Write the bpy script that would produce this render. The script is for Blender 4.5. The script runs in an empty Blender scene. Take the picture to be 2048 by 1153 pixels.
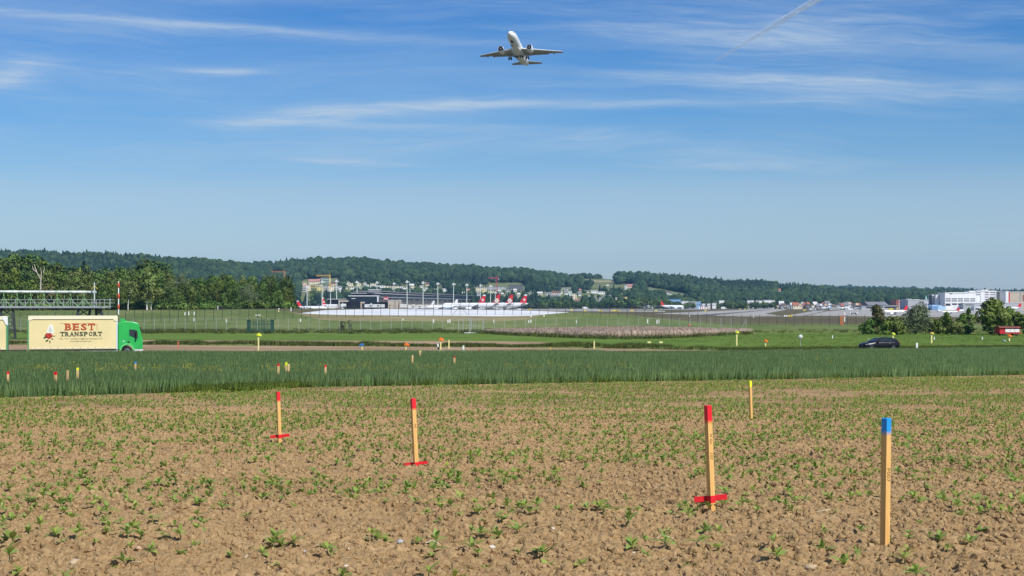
import bpy, math, random
import numpy as np
from mathutils import Vector, Matrix, Euler
random.seed(7)
RNG = np.random.default_rng(11)
S = bpy.context.scene
COL = S.collection
R = math.radians

# ------------------------------------------------------------------ camera
F, CX, HY, EYE = 2960.0, 1024.0, 610.0, 1.7      # focal length and horizon of the photo (2048 px wide), eye height
cam_d = bpy.data.cameras.new('camera')
cam = bpy.data.objects.new('camera', cam_d); COL.objects.link(cam)
cam.location = (0, 0, EYE); cam.rotation_euler = (R(90), 0, 0)
cam_d.sensor_width = 36.0; cam_d.lens = 36.0 * F / 2048.0
cam_d.shift_y = (HY - 576.5) / 2048.0
cam_d.clip_start = 0.5; cam_d.clip_end = 60000
S.camera = cam

# ------------------------------------------------------------------ light
SUN_DIR = Vector((0.56, -0.70, 0.93)).normalized()          # towards the sun
ELEV = math.asin(SUN_DIR.z); AZI = math.atan2(SUN_DIR.x, SUN_DIR.y)
sun_d = bpy.data.lights.new('sun', 'SUN'); sun_d.energy = 5.0; sun_d.angle = R(0.53); sun_d.color = (1.0, 0.955, 0.88)
sun = bpy.data.objects.new('sun', sun_d); COL.objects.link(sun)
sun.rotation_euler = (-SUN_DIR).to_track_quat('-Z', 'Y').to_euler()
sun.location = (60, -60, 90)

W = bpy.data.worlds.new('World'); S.world = W; W.use_nodes = True
S.view_settings.view_transform = 'Standard'; S.view_settings.look = 'None'
S.view_settings.exposure = 0.0; S.view_settings.gamma = 1.0
try: S.view_settings.use_curve_mapping = False
except Exception: pass
S.cycles.max_bounces = 6; S.cycles.diffuse_bounces = 3; S.cycles.glossy_bounces = 2
S.cycles.transparent_max_bounces = 24; S.cycles.transmission_bounces = 3; S.cycles.volume_bounces = 0
S.cycles.caustics_reflective = False; S.cycles.caustics_refractive = False
S.cycles.use_adaptive_sampling = False
S.cycles.sample_clamp_indirect = 6.0

class NT:
    """small helper to wire a node tree"""
    def __init__(s, tree): s.t = tree; s.n = tree.nodes; s.l = tree.links
    def node(s, kind, **kw):
        n = s.n.new(kind)
        for k, v in kw.items(): setattr(n, k, v)
        return n
    def link(s, a, b): s.l.new(a, b)
    def val(s, sock, v):
        if hasattr(v, 'is_linked') or hasattr(v, 'links'): s.link(v, sock)
        else: sock.default_value = v
    def math(s, op, a, b=0.0, c=None, clamp=False):
        n = s.node('ShaderNodeMath', operation=op); n.use_clamp = clamp
        s.val(n.inputs[0], a); s.val(n.inputs[1], b)
        if c is not None: s.val(n.inputs[2], c)
        return n.outputs[0]
    def ramp(s, fac, stops, interp='LINEAR'):
        n = s.node('ShaderNodeValToRGB'); cr = n.color_ramp; cr.interpolation = interp
        while len(cr.elements) > 1: cr.elements.remove(cr.elements[-1])
        cr.elements[0].position = stops[0][0]; cr.elements[0].color = (*stops[0][1], 1)
        for p, c in stops[1:]:
            e = cr.elements.new(p); e.color = (*c, 1)
        s.link(fac, n.inputs[0]); return n.outputs[0]
    def mix(s, fac, a, b, blend='MIX'):
        n = s.node('ShaderNodeMix', data_type='RGBA', blend_type=blend)
        s.val(n.inputs[0], fac)
        for i, v in ((6, a), (7, b)):
            if isinstance(v, (tuple, list)): n.inputs[i].default_value = (*v[:3], 1)
            else: s.link(v, n.inputs[i])
        return n.outputs[2]
    def noise(s, vec, scale, detail=3.0, rough=0.55, dist=0.0):
        n = s.node('ShaderNodeTexNoise'); n.inputs['Scale'].default_value = scale
        n.inputs['Detail'].default_value = detail; n.inputs['Roughness'].default_value = rough
        n.inputs['Distortion'].default_value = dist
        if vec is not None: s.link(vec, n.inputs['Vector'])
        return n.outputs['Fac']
    def mapping(s, vec, scale=(1, 1, 1), rot=(0, 0, 0), loc=(0, 0, 0)):
        n = s.node('ShaderNodeMapping'); n.inputs['Scale'].default_value = scale
        n.inputs['Rotation'].default_value = rot; n.inputs['Location'].default_value = loc
        s.link(vec, n.inputs['Vector']); return n.outputs[0]

def build_sky():
    k = NT(W.node_tree); k.n.clear()
    out = k.node('ShaderNodeOutputWorld'); bg = k.node('ShaderNodeBackground')
    sky = k.node('ShaderNodeTexSky', sky_type='NISHITA')
    sky.sun_disc = False; sky.sun_elevation = ELEV; sky.sun_rotation = AZI
    sky.altitude = 400; sky.air_density = 1.0; sky.dust_density = 0.6; sky.ozone_density = 1.6
    hs = k.node('ShaderNodeHueSaturation'); hs.inputs['Saturation'].default_value = SKY_SAT; hs.inputs['Value'].default_value = SKY_VAL
    k.link(sky.outputs[0], hs.inputs['Color'])
    tc = k.node('ShaderNodeTexCoord'); sep = k.node('ShaderNodeSeparateXYZ'); k.link(tc.outputs['Generated'], sep.inputs[0])
    x, y, z = sep.outputs
    zc = k.math('MAXIMUM', z, 0.004)
    # clear-air gradient: the pale band near the horizon is left of the deeper blue above (same all round)
    tint = k.ramp(zc, [(0.0, (0.88, 0.96, 1.08)), (0.04, (0.76, 0.91, 1.08)), (0.075, (0.62, 0.82, 1.05)), (0.13, (0.36, 0.73, 1.08)), (0.22, (0.15, 0.58, 1.05)), (0.5, (0.16, 0.5, 1.0))])
    base = k.mix(1.0, hs.outputs['Color'], tint, 'MULTIPLY')
    # cirrus in bearing and height: fibres drawn out along bands that bend a little, plus single streaks
    az = k.math('ARCTAN2', x, y)
    def vec2(a, b, c=0.0):
        q = k.node('ShaderNodeCombineXYZ'); k.val(q.inputs[0], a); k.val(q.inputs[1], b); k.val(q.inputs[2], c); return q.outputs[0]
    w1 = k.noise(vec2(k.math('MULTIPLY', az, 2.2), k.math('MULTIPLY', z, 7.0), 1.7), 1.0, 3, .5)
    w2 = k.noise(vec2(k.math('MULTIPLY', az, 14.0), k.math('MULTIPLY', z, 45.0), 4.1), 1.0, 3, .55)
    e2 = k.math('ADD', z, k.math('MULTIPLY', k.math('SUBTRACT', w1, .5), .085)); e2 = k.math('ADD', e2, k.math('MULTIPLY', k.math('SUBTRACT', w2, .5), .010))
    fib = k.noise(vec2(k.math('MULTIPLY_ADD', az, 16.0, k.math('MULTIPLY', e2, 60.0)), k.math('MULTIPLY', e2, 210.0), 2.0), 1.0, 5, .62, .5)
    fine = k.ramp(fib, [(0.30, (.12, .12, .12)), (0.72, (1, 1, 1))])
    n1 = k.noise(vec2(k.math('MULTIPLY', az, 2.6), k.math('MULTIPLY', e2, 34.0), 7.0), 1.0, 4, .55)
    n2 = k.noise(vec2(k.math('MULTIPLY', az, 1.5), k.math('MULTIPLY', e2, 13.0), 11.0), 1.0, 4, .5)
    big = k.ramp(n1, [(0.50, (0, 0, 0)), (0.74, (1, 1, 1))]); wide = k.ramp(n2, [(0.38, (0, 0, 0)), (0.70, (1, 1, 1))])
    m = k.math('ADD', k.math('MULTIPLY', k.math('MULTIPLY', big, fine), .42), k.math('MULTIPLY', wide, k.math('MULTIPLY_ADD', fine, .22, .20)))
    for (sx, sy, L_, T_, sl, st) in STREAKS:
        a0 = (sx - 1024) / F; e0 = (610 - sy) / F
        da = k.math('SUBTRACT', az, a0); de = k.math('SUBTRACT', k.math('ADD', z, k.math('MULTIPLY', k.math('SUBTRACT', w2, .5), T_ / F * 2.2)), k.math('MULTIPLY_ADD', da, -sl, e0))
        g = k.math('ADD', k.math('POWER', k.math('ABSOLUTE', k.math('MULTIPLY', da, F / L_)), 2.0), k.math('POWER', k.math('ABSOLUTE', k.math('MULTIPLY', de, F / T_)), 2.0))
        g = k.math('MULTIPLY', k.math('EXPONENT', k.math('MULTIPLY', g, -1.0)), st)
        m = k.math('ADD', m, k.math('MULTIPLY', g, k.math('MULTIPLY_ADD', fine, .8, .3)))
    m = k.math('ADD', m, k.math('MULTIPLY_ADD', wide, .06, .02))
    # a veil of cirrostratus low over the horizon with a soft upper edge
    e = k.math('ADD', z, k.math('MULTIPLY', k.math('SUBTRACT', n2, 0.5), 0.03))
    veil = k.ramp(e, [(0.0, (.8, .8, .8)), (0.07, (1, 1, 1)), (0.096, (.36, .36, .36)), (0.16, (0, 0, 0))], 'EASE')
    m = k.math('MAXIMUM', k.math('MINIMUM', m, .85), k.math('MULTIPLY', veil, k.math('MULTIPLY_ADD', wide, .24, k.math('MULTIPLY_ADD', fine, .10, .26))))
    # low cumulus tops just over the far hills
    pc = k.mapping(tc.outputs['Generated'], (14, 14, 55), (0, 0, 0), (4.6, 0, 0.3))
    nc = k.noise(pc, 1.6, 4.0, 0.5)
    band = k.ramp(z, [(0.0, (1, 1, 1)), (0.012, (1, 1, 1)), (0.024, (0, 0, 0))])
    cum = k.math('MULTIPLY', k.ramp(nc, [(0.55, (0, 0, 0)), (0.66, (1, 1, 1))]), band)
    m = k.math('MAXIMUM', m, k.math('MULTIPLY', cum, 0.3))
    cloud = k.mix(m, base, CLOUD_COL)
    bg.inputs['Strength'].default_value = 0.1
    k.link(cloud, bg.inputs['Color']); k.link(bg.outputs[0], out.inputs['Surface'])
SKY_SAT, SKY_VAL = 1.2, 1.0
STREAKS = [(250, 69, 420, 7, .03, .42), (60, 178, 75, 20, -.2, .6), (455, 157, 75, 6, 0, .7), (640, 238, 190, 14, -.08, .62), (900, 215, 260, 16, -.05, .4), (1250, 212, 330, 9, 0, .4), (1560, 173, 330, 10, .05, .5),
           (1800, 205, 330, 24, .03, .38), (1750, 110, 400, 22, .12, .34), (1350, 88, 280, 28, .04, .26), (800, 258, 350, 6, .01, .34), (1480, 337, 150, 8, 0, .36), (700, 328, 120, 6, .03, .36), (600, 84, 420, 14, .02, .24), (1450, 468, 520, 16, 0, .26)]
CLOUD_COL = (5.2, 6.4, 7.7)
build_sky()

# ------------------------------------------------------------------ materials
MATS = {}
def mat(name, col, rough=0.7, var=0.0, scale=3.0, metal=0.0, spec=0.3, objvar=0.0, bump=0.0, bscale=20.0, col2=None, huevar=0.0, detail=4.0, stretch=None, alpha=None):
    """procedural Principled material: base colour varied by noise in object space and per object"""
    if name in MATS: return MATS[name]
    m = bpy.data.materials.new(name); m.use_nodes = True
    k = NT(m.node_tree); b = k.n['Principled BSDF']
    b.inputs['Roughness'].default_value = rough; b.inputs['Metallic'].default_value = metal
    b.inputs['Specular IOR Level'].default_value = spec
    tc = k.node('ShaderNodeTexCoord'); vec = tc.outputs['Object']
    if stretch: vec = k.mapping(vec, stretch)
    c = None
    if var or col2 is not None:
        n = k.noise(vec, scale, detail)
        lo = tuple(x * (1 - var) for x in col); hi = tuple(min(1, x * (1 + var)) for x in (col2 or col))
        c = k.ramp(n, [(0.3, lo), (0.7, hi)])
    if objvar or huevar:
        oi = k.node('ShaderNodeObjectInfo'); h = k.node('ShaderNodeHueSaturation')
        if c is not None: k.link(c, h.inputs['Color'])
        else: h.inputs['Color'].default_value = (*col, 1)
        k.link(k.math('MULTIPLY_ADD', oi.outputs['Random'], 2 * objvar, 1 - objvar), h.inputs['Value'])
        r2 = k.math('FRACT', k.math('MULTIPLY', oi.outputs['Random'], 37.3))
        k.link(k.math('MULTIPLY_ADD', r2, 2 * huevar, 0.5 - huevar), h.inputs['Hue'])
        c = h.outputs['Color']
    if c is not None: k.link(c, b.inputs['Base Color'])
    else: b.inputs['Base Color'].default_value = (*col, 1)
    if bump:
        bn = k.node('ShaderNodeBump'); bn.inputs['Strength'].default_value = bump; bn.inputs['Distance'].default_value = 0.05
        k.link(k.noise(vec, bscale, 4), bn.inputs['Height']); k.link(bn.outputs[0], b.inputs['Normal'])
    if alpha is not None:
        b.inputs['Alpha'].default_value = alpha
    MATS[name] = m; return m

# ------------------------------------------------------------------ mesh helper
class MB:
    def __init__(s): s.v = []; s.f = []; s.m = []; s.s = []
    def add(s, verts, faces, mi=0, smooth=False):
        o = len(s.v); s.v.extend([tuple(p) for p in verts]); s.f.extend([tuple(i + o for i in f) for f in faces])
        s.m.extend([mi] * len(faces)); s.s.extend([smooth] * len(faces)); return s
    def box(s, x0, y0, z0, x1, y1, z1, mi=0):
        v = [(x, y, z) for z in (z0, z1) for y in (y0, y1) for x in (x0, x1)]
        return s.add(v, [(0, 2, 3, 1), (4, 5, 7, 6), (0, 1, 5, 4), (2, 6, 7, 3), (0, 4, 6, 2), (1, 3, 7, 5)], mi)
    def bar(s, a, b, w, h=None, mi=0):
        """square bar from a to b"""
        a = Vector(a); b = Vector(b); d = (b - a); h = h or w
        if d.length < 1e-6: return s
        d.normalize(); up = Vector((0, 0, 1)) if abs(d.z) < 0.95 else Vector((0, 1, 0))
        x = d.cross(up).normalized() * w / 2; y = x.cross(d).normalized() * h / 2
        v = [a - x - y, a + x - y, a + x + y, a - x + y, b - x - y, b + x - y, b + x + y, b - x + y]
        return s.add(v, [(0, 1, 2, 3)[::-1], (4, 5, 6, 7), (0, 1, 5, 4), (1, 2, 6, 5), (2, 3, 7, 6), (3, 0, 4, 7)], mi)
    def tube(s, pts, rad, n=8, mi=0, caps=True, smooth=True):
        pts = [Vector(p) for p in pts]; rad = rad if isinstance(rad, (list, tuple)) else [rad] * len(pts)
        vs = []; fs = []
        for i, p in enumerate(pts):
            d = (pts[min(i + 1, len(pts) - 1)] - pts[max(i - 1, 0)]).normalized()
            up = Vector((0, 0, 1)) if abs(d.z) < 0.9 else Vector((1, 0, 0))
            x = d.cross(up).normalized(); y = x.cross(d)
            vs += [p + (x * math.cos(2 * math.pi * j / n) + y * math.sin(2 * math.pi * j / n)) * rad[i] for j in range(n)]
        for i in range(len(pts) - 1):
            for j in range(n):
                a = i * n + j; b = i * n + (j + 1) % n
                fs.append((a, a + n, b + n, b))
        s.add(vs, fs, mi, smooth)
        if caps:
            s.add(vs[:n], [tuple(range(n))], mi); s.add(vs[-n:], [tuple(range(n))[::-1]], mi)
        return s
    def lathe(s, prof, n=20, axis='X', mi=0, centre=(0, 0, 0), smooth=True):
        """prof: (position along axis, radius[, offset z])"""
        vs = []; fs = []; c = Vector(centre)
        for q in prof:
            p, r = q[0], q[1]; dz = q[2] if len(q) > 2 else 0
            for j in range(n):
                a = 2 * math.pi * j / n; u, w = r * math.cos(a), r * math.sin(a)
                vs.append(c + (Vector((p, u, w + dz)) if axis == 'X' else Vector((u, p, w + dz)) if axis == 'Y' else Vector((u, w, p))))
        for i in range(len(prof) - 1):
            for j in range(n):
                a = i * n + j; b = i * n + (j + 1) % n; fs.append((a, b, b + n, a + n))
        return s.add(vs, fs, mi, smooth)
    def prism(s, poly, axis, lo, hi, mi=0):
        """extrude a 2-D outline along an axis; poly in the two other axes (x,z for 'Y'; y,z for 'X'; x,y for 'Z')"""
        n = len(poly)
        f = {'Y': lambda p, t: (p[0], t, p[1]), 'X': lambda p, t: (t, p[0], p[1]), 'Z': lambda p, t: (p[0], p[1], t)}[axis]
        v = [f(p, lo) for p in poly] + [f(p, hi) for p in poly]
        fs = [tuple(range(n)), tuple(range(n, 2 * n))[::-1]] + [(i, i + n, (i + 1) % n + n, (i + 1) % n) for i in range(n)]
        return s.add(v, fs, mi)
    def loft(s, secs, mi=0, smooth=True, caps=True):
        n = len(secs[0]); vs = [p for q in secs for p in q]; fs = []
        for i in range(len(secs) - 1):
            for j in range(n):
                a = i * n + j; b = i * n + (j + 1) % n; fs.append((a, b, b + n, a + n))
        s.add(vs, fs, mi, smooth)
        if caps: s.add(secs[0], [tuple(range(n))[::-1]], mi); s.add(secs[-1], [tuple(range(n))], mi)
        return s
    def mesh(s, name, mats, recalc=True):
        me = bpy.data.meshes.new(name); me.from_pydata([tuple(p) for p in s.v], [], s.f)
        for m in (mats if isinstance(mats, (list, tuple)) else [mats]): me.materials.append(m)
        me.polygons.foreach_set('material_index', s.m); me.polygons.foreach_set('use_smooth', s.s)
        if recalc:
            import bmesh
            bm = bmesh.new(); bm.from_mesh(me); bmesh.ops.recalc_face_normals(bm, faces=bm.faces); bm.to_mesh(me); bm.free()
        me.update(); return me
    def build(s, name, mats, parent=None, loc=(0, 0, 0), rot=(0, 0, 0), recalc=True, **tags):
        return link(name, s.mesh(name, mats, recalc), parent, loc, rot, **tags)

def link(name, me, parent=None, loc=(0, 0, 0), rot=(0, 0, 0), **tags):
    o = bpy.data.objects.new(name, me); COL.objects.link(o)
    o.location = loc; o.rotation_euler = rot
    if parent is not None: o.parent = parent
    return tag(o, **tags)
def tag(o, label=None, cat=None, group=None, kind=None):
    if label: o['label'] = label
    if cat: o['category'] = cat
    if group: o['group'] = group
    if kind: o['kind'] = kind
    return o
def thing(name, label, cat, loc=(0, 0, 0), rz=0.0, group=None):
    return link(name, None, None, loc, (0, 0, rz), label=label, cat=cat, group=group)
def dup(root, loc, rz=None, label=None, group=None, scale=None):
    r = root.copy(); COL.objects.link(r); r.location = loc
    if rz is not None: r.rotation_euler = (0, 0, rz)
    if scale is not None: r.scale = scale if isinstance(scale, (tuple, list)) else (scale,) * 3
    if label: r['label'] = label
    if group: r['group'] = group
    for ch in list(root.children):
        c = ch.copy(); COL.objects.link(c); c.parent = r
        for g in list(ch.children):
            d = g.copy(); COL.objects.link(d); d.parent = c
    return r

def text_mesh(txt, size, extrude=0.004, shear=0.0, offset=0.0, align='CENTER'):
    cu = bpy.data.curves.new('lettering', 'FONT'); cu.body = txt; cu.size = size; cu.extrude = extrude; cu.shear = shear
    cu.offset = offset; cu.align_x = align; cu.align_y = 'CENTER'; cu.resolution_u = 2
    o = bpy.data.objects.new('lettering', cu); me = bpy.data.meshes.new_from_object(o)
    bpy.data.objects.remove(o); bpy.data.curves.remove(cu); return me

# ------------------------------------------------------------------ numpy noise
def _hash(ix, iy, seed):
    h = (ix.astype(np.int64) * 374761393 + iy.astype(np.int64) * 668265263 + seed * 974711) & 0x7fffffff
    h = ((h ^ (h >> 13)) * 1274126177) & 0x7fffffff
    return ((h ^ (h >> 16)) & 0xffff) / 65535.0
def vnoise(x, y, seed=0):
    ix = np.floor(x); iy = np.floor(y); fx = x - ix; fy = y - iy
    fx = fx * fx * (3 - 2 * fx); fy = fy * fy * (3 - 2 * fy)
    a = _hash(ix, iy, seed); b = _hash(ix + 1, iy, seed); c = _hash(ix, iy + 1, seed); d = _hash(ix + 1, iy + 1, seed)
    return (a * (1 - fx) + b * fx) * (1 - fy) + (c * (1 - fx) + d * fx) * fy
def fbm(x, y, seed=0, oct=4):
    t = 0; a = 0.5
    for i in range(oct):
        t = t + a * vnoise(x * 2 ** i + i * 17.3, y * 2 ** i - i * 9.1, seed + i); a *= 0.5
    return t

# ------------------------------------------------------------------ the lie of the land
PK_D = [0, 10.4, 32, 52, 80, 134, 164, 190, 215, 240, 280, 312, 335, 5000]
PK_Z = [.10, 0, -.84, -1.5, -2.1, -3.0, -3.35, -3.6, -3.75, -3.85, -3.95, -4.0, -4.0, -4.0]
CR_P = [-900, 0, 200, 400, 600, 800, 1000, 1100, 1240, 1350, 1450, 1600, 4000]
CR_Z = [-.3, -.2, 0.0, .15, .50, .50, .22, -.16, -1.3, -2.9, -4.2, -4.3, -4.4]
def sstep(a, b, x):
    t = np.clip((x - a) / (b - a), 0, 1); return t * t * (3 - 2 * t)
# hills: tree-top line of the photo, and how far away the ridge is
RD_P = [-1500, -300, 0, 50, 120, 160, 220, 330, 400, 440, 470, 500, 560, 620, 680, 750, 800, 870, 960, 1060, 1100, 1118, 1140, 1165, 1180, 1195, 1212, 1222, 1250, 1300, 1350, 1400, 1460, 1520, 1580, 1640, 1700, 1780, 1900, 2100, 4000]
RD_Y = [540, 510, 503, 501, 507, 507, 507, 517, 518, 524, 525, 527, 523, 517, 516, 519, 525, 529, 534, 539, 545, 546, 544, 543, 543, 544, 545, 546, 547, 547, 553, 556, 563, 563, 570, 575, 578.5, 580.5, 583, 586, 590]
RR_P = [-1500, 440, 540, 1080, 1130, 1200, 1300, 4000]
RR_D = [2700, 2700, 3300, 3300, 3550, 3550, 3250, 3200]
HILL0 = 2300.0
def gz(x, y):
    x = np.asarray(x, float); y = np.maximum(np.asarray(y, float), 0.5)
    px = CX + F * x / y
    z = np.interp(y, PK_D, PK_Z)
    zc = np.interp(px, CR_P, CR_Z)
    t = np.clip((y - 335) / 125, 0, 1)
    z = z + (zc + 4.0) * (1 - (1 - t) ** 2)
    w = sstep(560, 650, px)
    s = np.where(y > 460, sstep(460, 570, y) * w + sstep(900, 1700, y) * (1 - w), 0)
    z = z * (1 - s) - 4.4 * s
    # hills
    R_ = np.interp(px, RR_P, RR_D); ty = np.interp(px, RD_P, RD_Y)
    zr = EYE + (HY - (ty + 15.0 * F / R_)) / F * R_
    th = np.clip((y - HILL0) / (R_ - HILL0), 0, 1)
    z = z + (zr + 4.4) * th ** 0.95
    z = z - np.maximum(y - R_, 0) * 0.10
    return z
def pos(px, d): 
    x = (px - CX) * d / F
    return Vector((x, d, float(gz(x, d))))
_DS = np.concatenate([np.arange(6, 60, .25), np.arange(60, 480, 1.0), np.arange(480, 4500, 5.0)])
def hit(px, py):
    """distance at which the ground shows at this pixel"""
    x = (px - CX) * _DS / F
    yy = HY - (gz(x, _DS) - EYE) / _DS * F
    i = np.nonzero(yy <= py)[0]
    if not len(i): return 3000.0
    i = i[0]
    if i == 0: return float(_DS[0])
    a, b = yy[i - 1], yy[i]
    return float(_DS[i - 1] + (_DS[i] - _DS[i - 1]) * (a - py) / max(a - b, 1e-9))
def ground(px, py): return pos(px, hit(px, py))
def at(px, py, d): return Vector(((px - CX) * d / F, d, EYE + (HY - py) / F * d))

def fan(name, d0, d1, rows, mats, pxs, disp=None, cell_mi=None, persp=False, smooth=True, **tags):
    """a strip of ground between two distance curves d0(px), d1(px)"""
    pxs = np.asarray(pxs, float)
    a = np.array([d0(p) for p in pxs]); b = np.array([d1(p) for p in pxs]); b = np.maximum(a, b)
    s = np.linspace(0, 1, rows + 1)[:, None]
    D = 1 / ((1 - s) / a + s / b) if persp else a * (1 - s) + b * s
    X = (pxs - CX) * D / F; Z = gz(X, D)
    if disp is not None: Z = Z + disp(X, D)
    V = np.stack([X, D, Z], -1).reshape(-1, 3); n = len(pxs)
    i = np.arange(rows)[:, None] * n + np.arange(n - 1)[None]
    Q = np.stack([i, i + 1, i + n + 1, i + n], -1).reshape(-1, 4)
    keep = ((b - a)[:-1] > 0.01) | ((b - a)[1:] > 0.01)
    Q = Q[np.tile(keep, rows)]
    me = np_mesh(name, V, Q, mats, smooth)
    return link(name, me, **tags)
def np_mesh(name, V, Q, mats, smooth=False, mi=None):
    me = bpy.data.meshes.new(name); k = Q.shape[1]
    me.vertices.add(len(V)); me.vertices.foreach_set('co', np.ascontiguousarray(V, np.float32).ravel())
    me.loops.add(len(Q) * k); me.loops.foreach_set('vertex_index', np.ascontiguousarray(Q, np.int32).ravel())
    me.polygons.add(len(Q)); me.polygons.foreach_set('loop_start', np.arange(0, len(Q) * k, k, dtype=np.int32))
    if mi is not None: me.polygons.foreach_set('material_index', np.asarray(mi, np.int32))
    me.polygons.foreach_set('use_smooth', np.full(len(Q), smooth))
    for m in (mats if isinstance(mats, (list, tuple)) else [mats]): me.materials.append(m)
    me.update(calc_edges=True); me.validate(); return me

# ------------------------------------------------------------------ scatter (only for uncountable stuff)
def scatter(name, P, rot, scl, protos, pick=None, **tags):
    P = np.asarray(P, np.float32); n = len(P)
    me = bpy.data.meshes.new(name); me.vertices.add(n); me.vertices.foreach_set('co', P.ravel())
    ra = np.zeros((n, 3), np.float32)
    if np.ndim(rot) == 1: ra[:, 2] = rot
    else: ra[:] = rot
    sa = np.asarray(scl, np.float32)
    if sa.ndim == 1: sa = np.repeat(sa[:, None], 3, 1)
    for nm, arr in (('rot', ra), ('scl', sa)):
        at_ = me.attributes.new(nm, 'FLOAT_VECTOR', 'POINT'); at_.data.foreach_set('vector', np.ascontiguousarray(arr).ravel())
    pk = me.attributes.new('pick', 'INT', 'POINT'); pk.data.foreach_set('value', (RNG.integers(0, len(protos), n) if pick is None else np.asarray(pick)).astype(np.int32))
    o = link(name, me, **tags)
    g = bpy.data.node_groups.new(name + '_nodes', 'GeometryNodeTree')
    g.interface.new_socket('Geometry', in_out='INPUT', socket_type='NodeSocketGeometry')
    g.interface.new_socket('Geometry', in_out='OUTPUT', socket_type='NodeSocketGeometry')
    N = g.nodes; L = g.links
    gi = N.new('NodeGroupInput'); go = N.new('NodeGroupOutput'); ip = N.new('GeometryNodeInstanceOnPoints'); jn = N.new('GeometryNodeJoinGeometry')
    for p in protos:
        oi = N.new('GeometryNodeObjectInfo'); oi.inputs['Object'].default_value = p; oi.inputs['As Instance'].default_value = True
        L.new(oi.outputs['Geometry'], jn.inputs[0])
    def na(nm, ty):
        q = N.new('GeometryNodeInputNamedAttribute'); q.data_type = ty; q.inputs['Name'].default_value = nm; return q.outputs['Attribute']
    L.new(gi.outputs[0], ip.inputs['Points']); L.new(jn.outputs[0], ip.inputs['Instance'])
    ip.inputs['Pick Instance'].default_value = True
    L.new(na('pick', 'INT'), ip.inputs['Instance Index'])
    L.new(na('rot', 'FLOAT_VECTOR'), ip.inputs['Rotation']); L.new(na('scl', 'FLOAT_VECTOR'), ip.inputs['Scale'])
    L.new(ip.outputs[0], go.inputs[0])
    md = o.modifiers.new('scatter', 'NODES'); md.node_group = g
    return o
def proto(name, me): return bpy.data.objects.new(name, me)      # used by scatter only
# ------------------------------------------------------------------ ground materials
def soil_mat(name, dark, light, scale, bump=0.6, crumbs=60.0, clod=14.0):
    m = bpy.data.materials.new(name); m.use_nodes = True
    k = NT(m.node_tree); b = k.n['Principled BSDF']; b.inputs['Roughness'].default_value = 0.95; b.inputs['Specular IOR Level'].default_value = 0.1
    tc = k.node('ShaderNodeTexCoord'); v = tc.outputs['Object']
    n1 = k.noise(v, scale, 5, 0.6); n2 = k.noise(v, clod, 4, 0.65); n3 = k.noise(v, crumbs, 3, 0.6)
    f = k.math('ADD', k.math('MULTIPLY', n1, 0.5), k.math('ADD', k.math('MULTIPLY', n2, 0.3), k.math('MULTIPLY', n3, 0.2)))
    c = k.ramp(f, [(0.36, dark), (0.62, light)])
    damp = k.ramp(k.noise(k.mapping(v, (.35, .8, 1)), scale * .5, 4, .6, .6), [(.36, (.74, .71, .68)), (.60, (1, 1, 1))]); c = k.mix(1.0, c, damp, 'MULTIPLY')
    k.link(c, b.inputs['Base Color'])
    bn = k.node('ShaderNodeBump'); bn.inputs['Strength'].default_value = bump; bn.inputs['Distance'].default_value = 0.02
    k.link(k.math('ADD', k.math('MULTIPLY', n2, 0.6), k.math('MULTIPLY', n3, 0.4)), bn.inputs['Height']); k.link(bn.outputs[0], b.inputs['Normal'])
    MATS[name] = m; return m
def grass_mat(name, a, b_, c_, s1=0.05, s2=0.6, stretch=(1, 1, 1)):
    m = bpy.data.materials.new(name); m.use_nodes = True
    k = NT(m.node_tree); b = k.n['Principled BSDF']; b.inputs['Roughness'].default_value = 0.9; b.inputs['Specular IOR Level'].default_value = 0.1
    tc = k.node('ShaderNodeTexCoord'); v = k.mapping(tc.outputs['Object'], stretch)
    n1 = k.noise(v, s1, 4, 0.6, 0.4); n2 = k.noise(v, s2, 5, 0.65)
    f = k.math('ADD', k.math('MULTIPLY', n1, 0.55), k.math('MULTIPLY', n2, 0.45))
    k.link(k.ramp(f, [(0.33, a), (0.5, b_), (0.66, c_)]), b.inputs['Base Color'])
    bn = k.node('ShaderNodeBump'); bn.inputs['Strength'].default_value = 0.5; bn.inputs['Distance'].default_value = 0.3
    k.link(n2, bn.inputs['Height']); k.link(bn.outputs[0], b.inputs['Normal'])
    MATS[name] = m; return m
M_SOIL = soil_mat('field_soil', (.24, .150, .070), (.50, .342, .168), 0.9)
M_CLOD = soil_mat('soil_clod', (.27, .172, .083), (.54, .375, .188), 3.0, 0.5, 90, 24)
M_SOIL2 = soil_mat('bare_soil', (.30, .205, .12), (.44, .32, .20), 0.25, 0.5, 6, 1.5)
M_MOWN = grass_mat('mown_grass', (.080, .138, .022), (.115, .185, .028), (.155, .225, .042), 0.07, 0.6)
M_MEADOW = grass_mat('meadow_grass', (.075, .120, .022), (.105, .165, .032), (.15, .205, .05), 0.05, 0.7)
M_ROUGH = grass_mat('rough_grass', (.085, .125, .024), (.135, .180, .038), (.185, .225, .065), 0.08, 0.9)
M_SLOPE = grass_mat('slope_grass', (.075, .115, .026), (.13, .175, .048), (.22, .225, .09), 0.04, 0.35, (1, 0.5, 1))
M_DRY = grass_mat('dry_grass', (.19, .165, .075), (.26, .225, .11), (.31, .27, .14), 0.05, 0.3)
M_AIR = grass_mat('airfield_grass', (.085, .070, .038), (.125, .105, .055), (.12, .135, .055), 0.012, 0.08)
M_HILL = grass_mat('hill_meadow', (.105, .135, .050), (.16, .19, .075), (.22, .225, .115), 0.006, 0.03)
M_WSOIL = mat('crop_ground', (.085, .11, .035), 0.95, 0.3, 2.0)
M_ASPHALT = mat('asphalt', (.052, .052, .055), 0.85, 0.2, 0.8, bump=0.2)
M_CONC = mat('runway_concrete', (.36, .345, .31), 0.9, 0.30, 0.04, detail=7)
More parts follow.
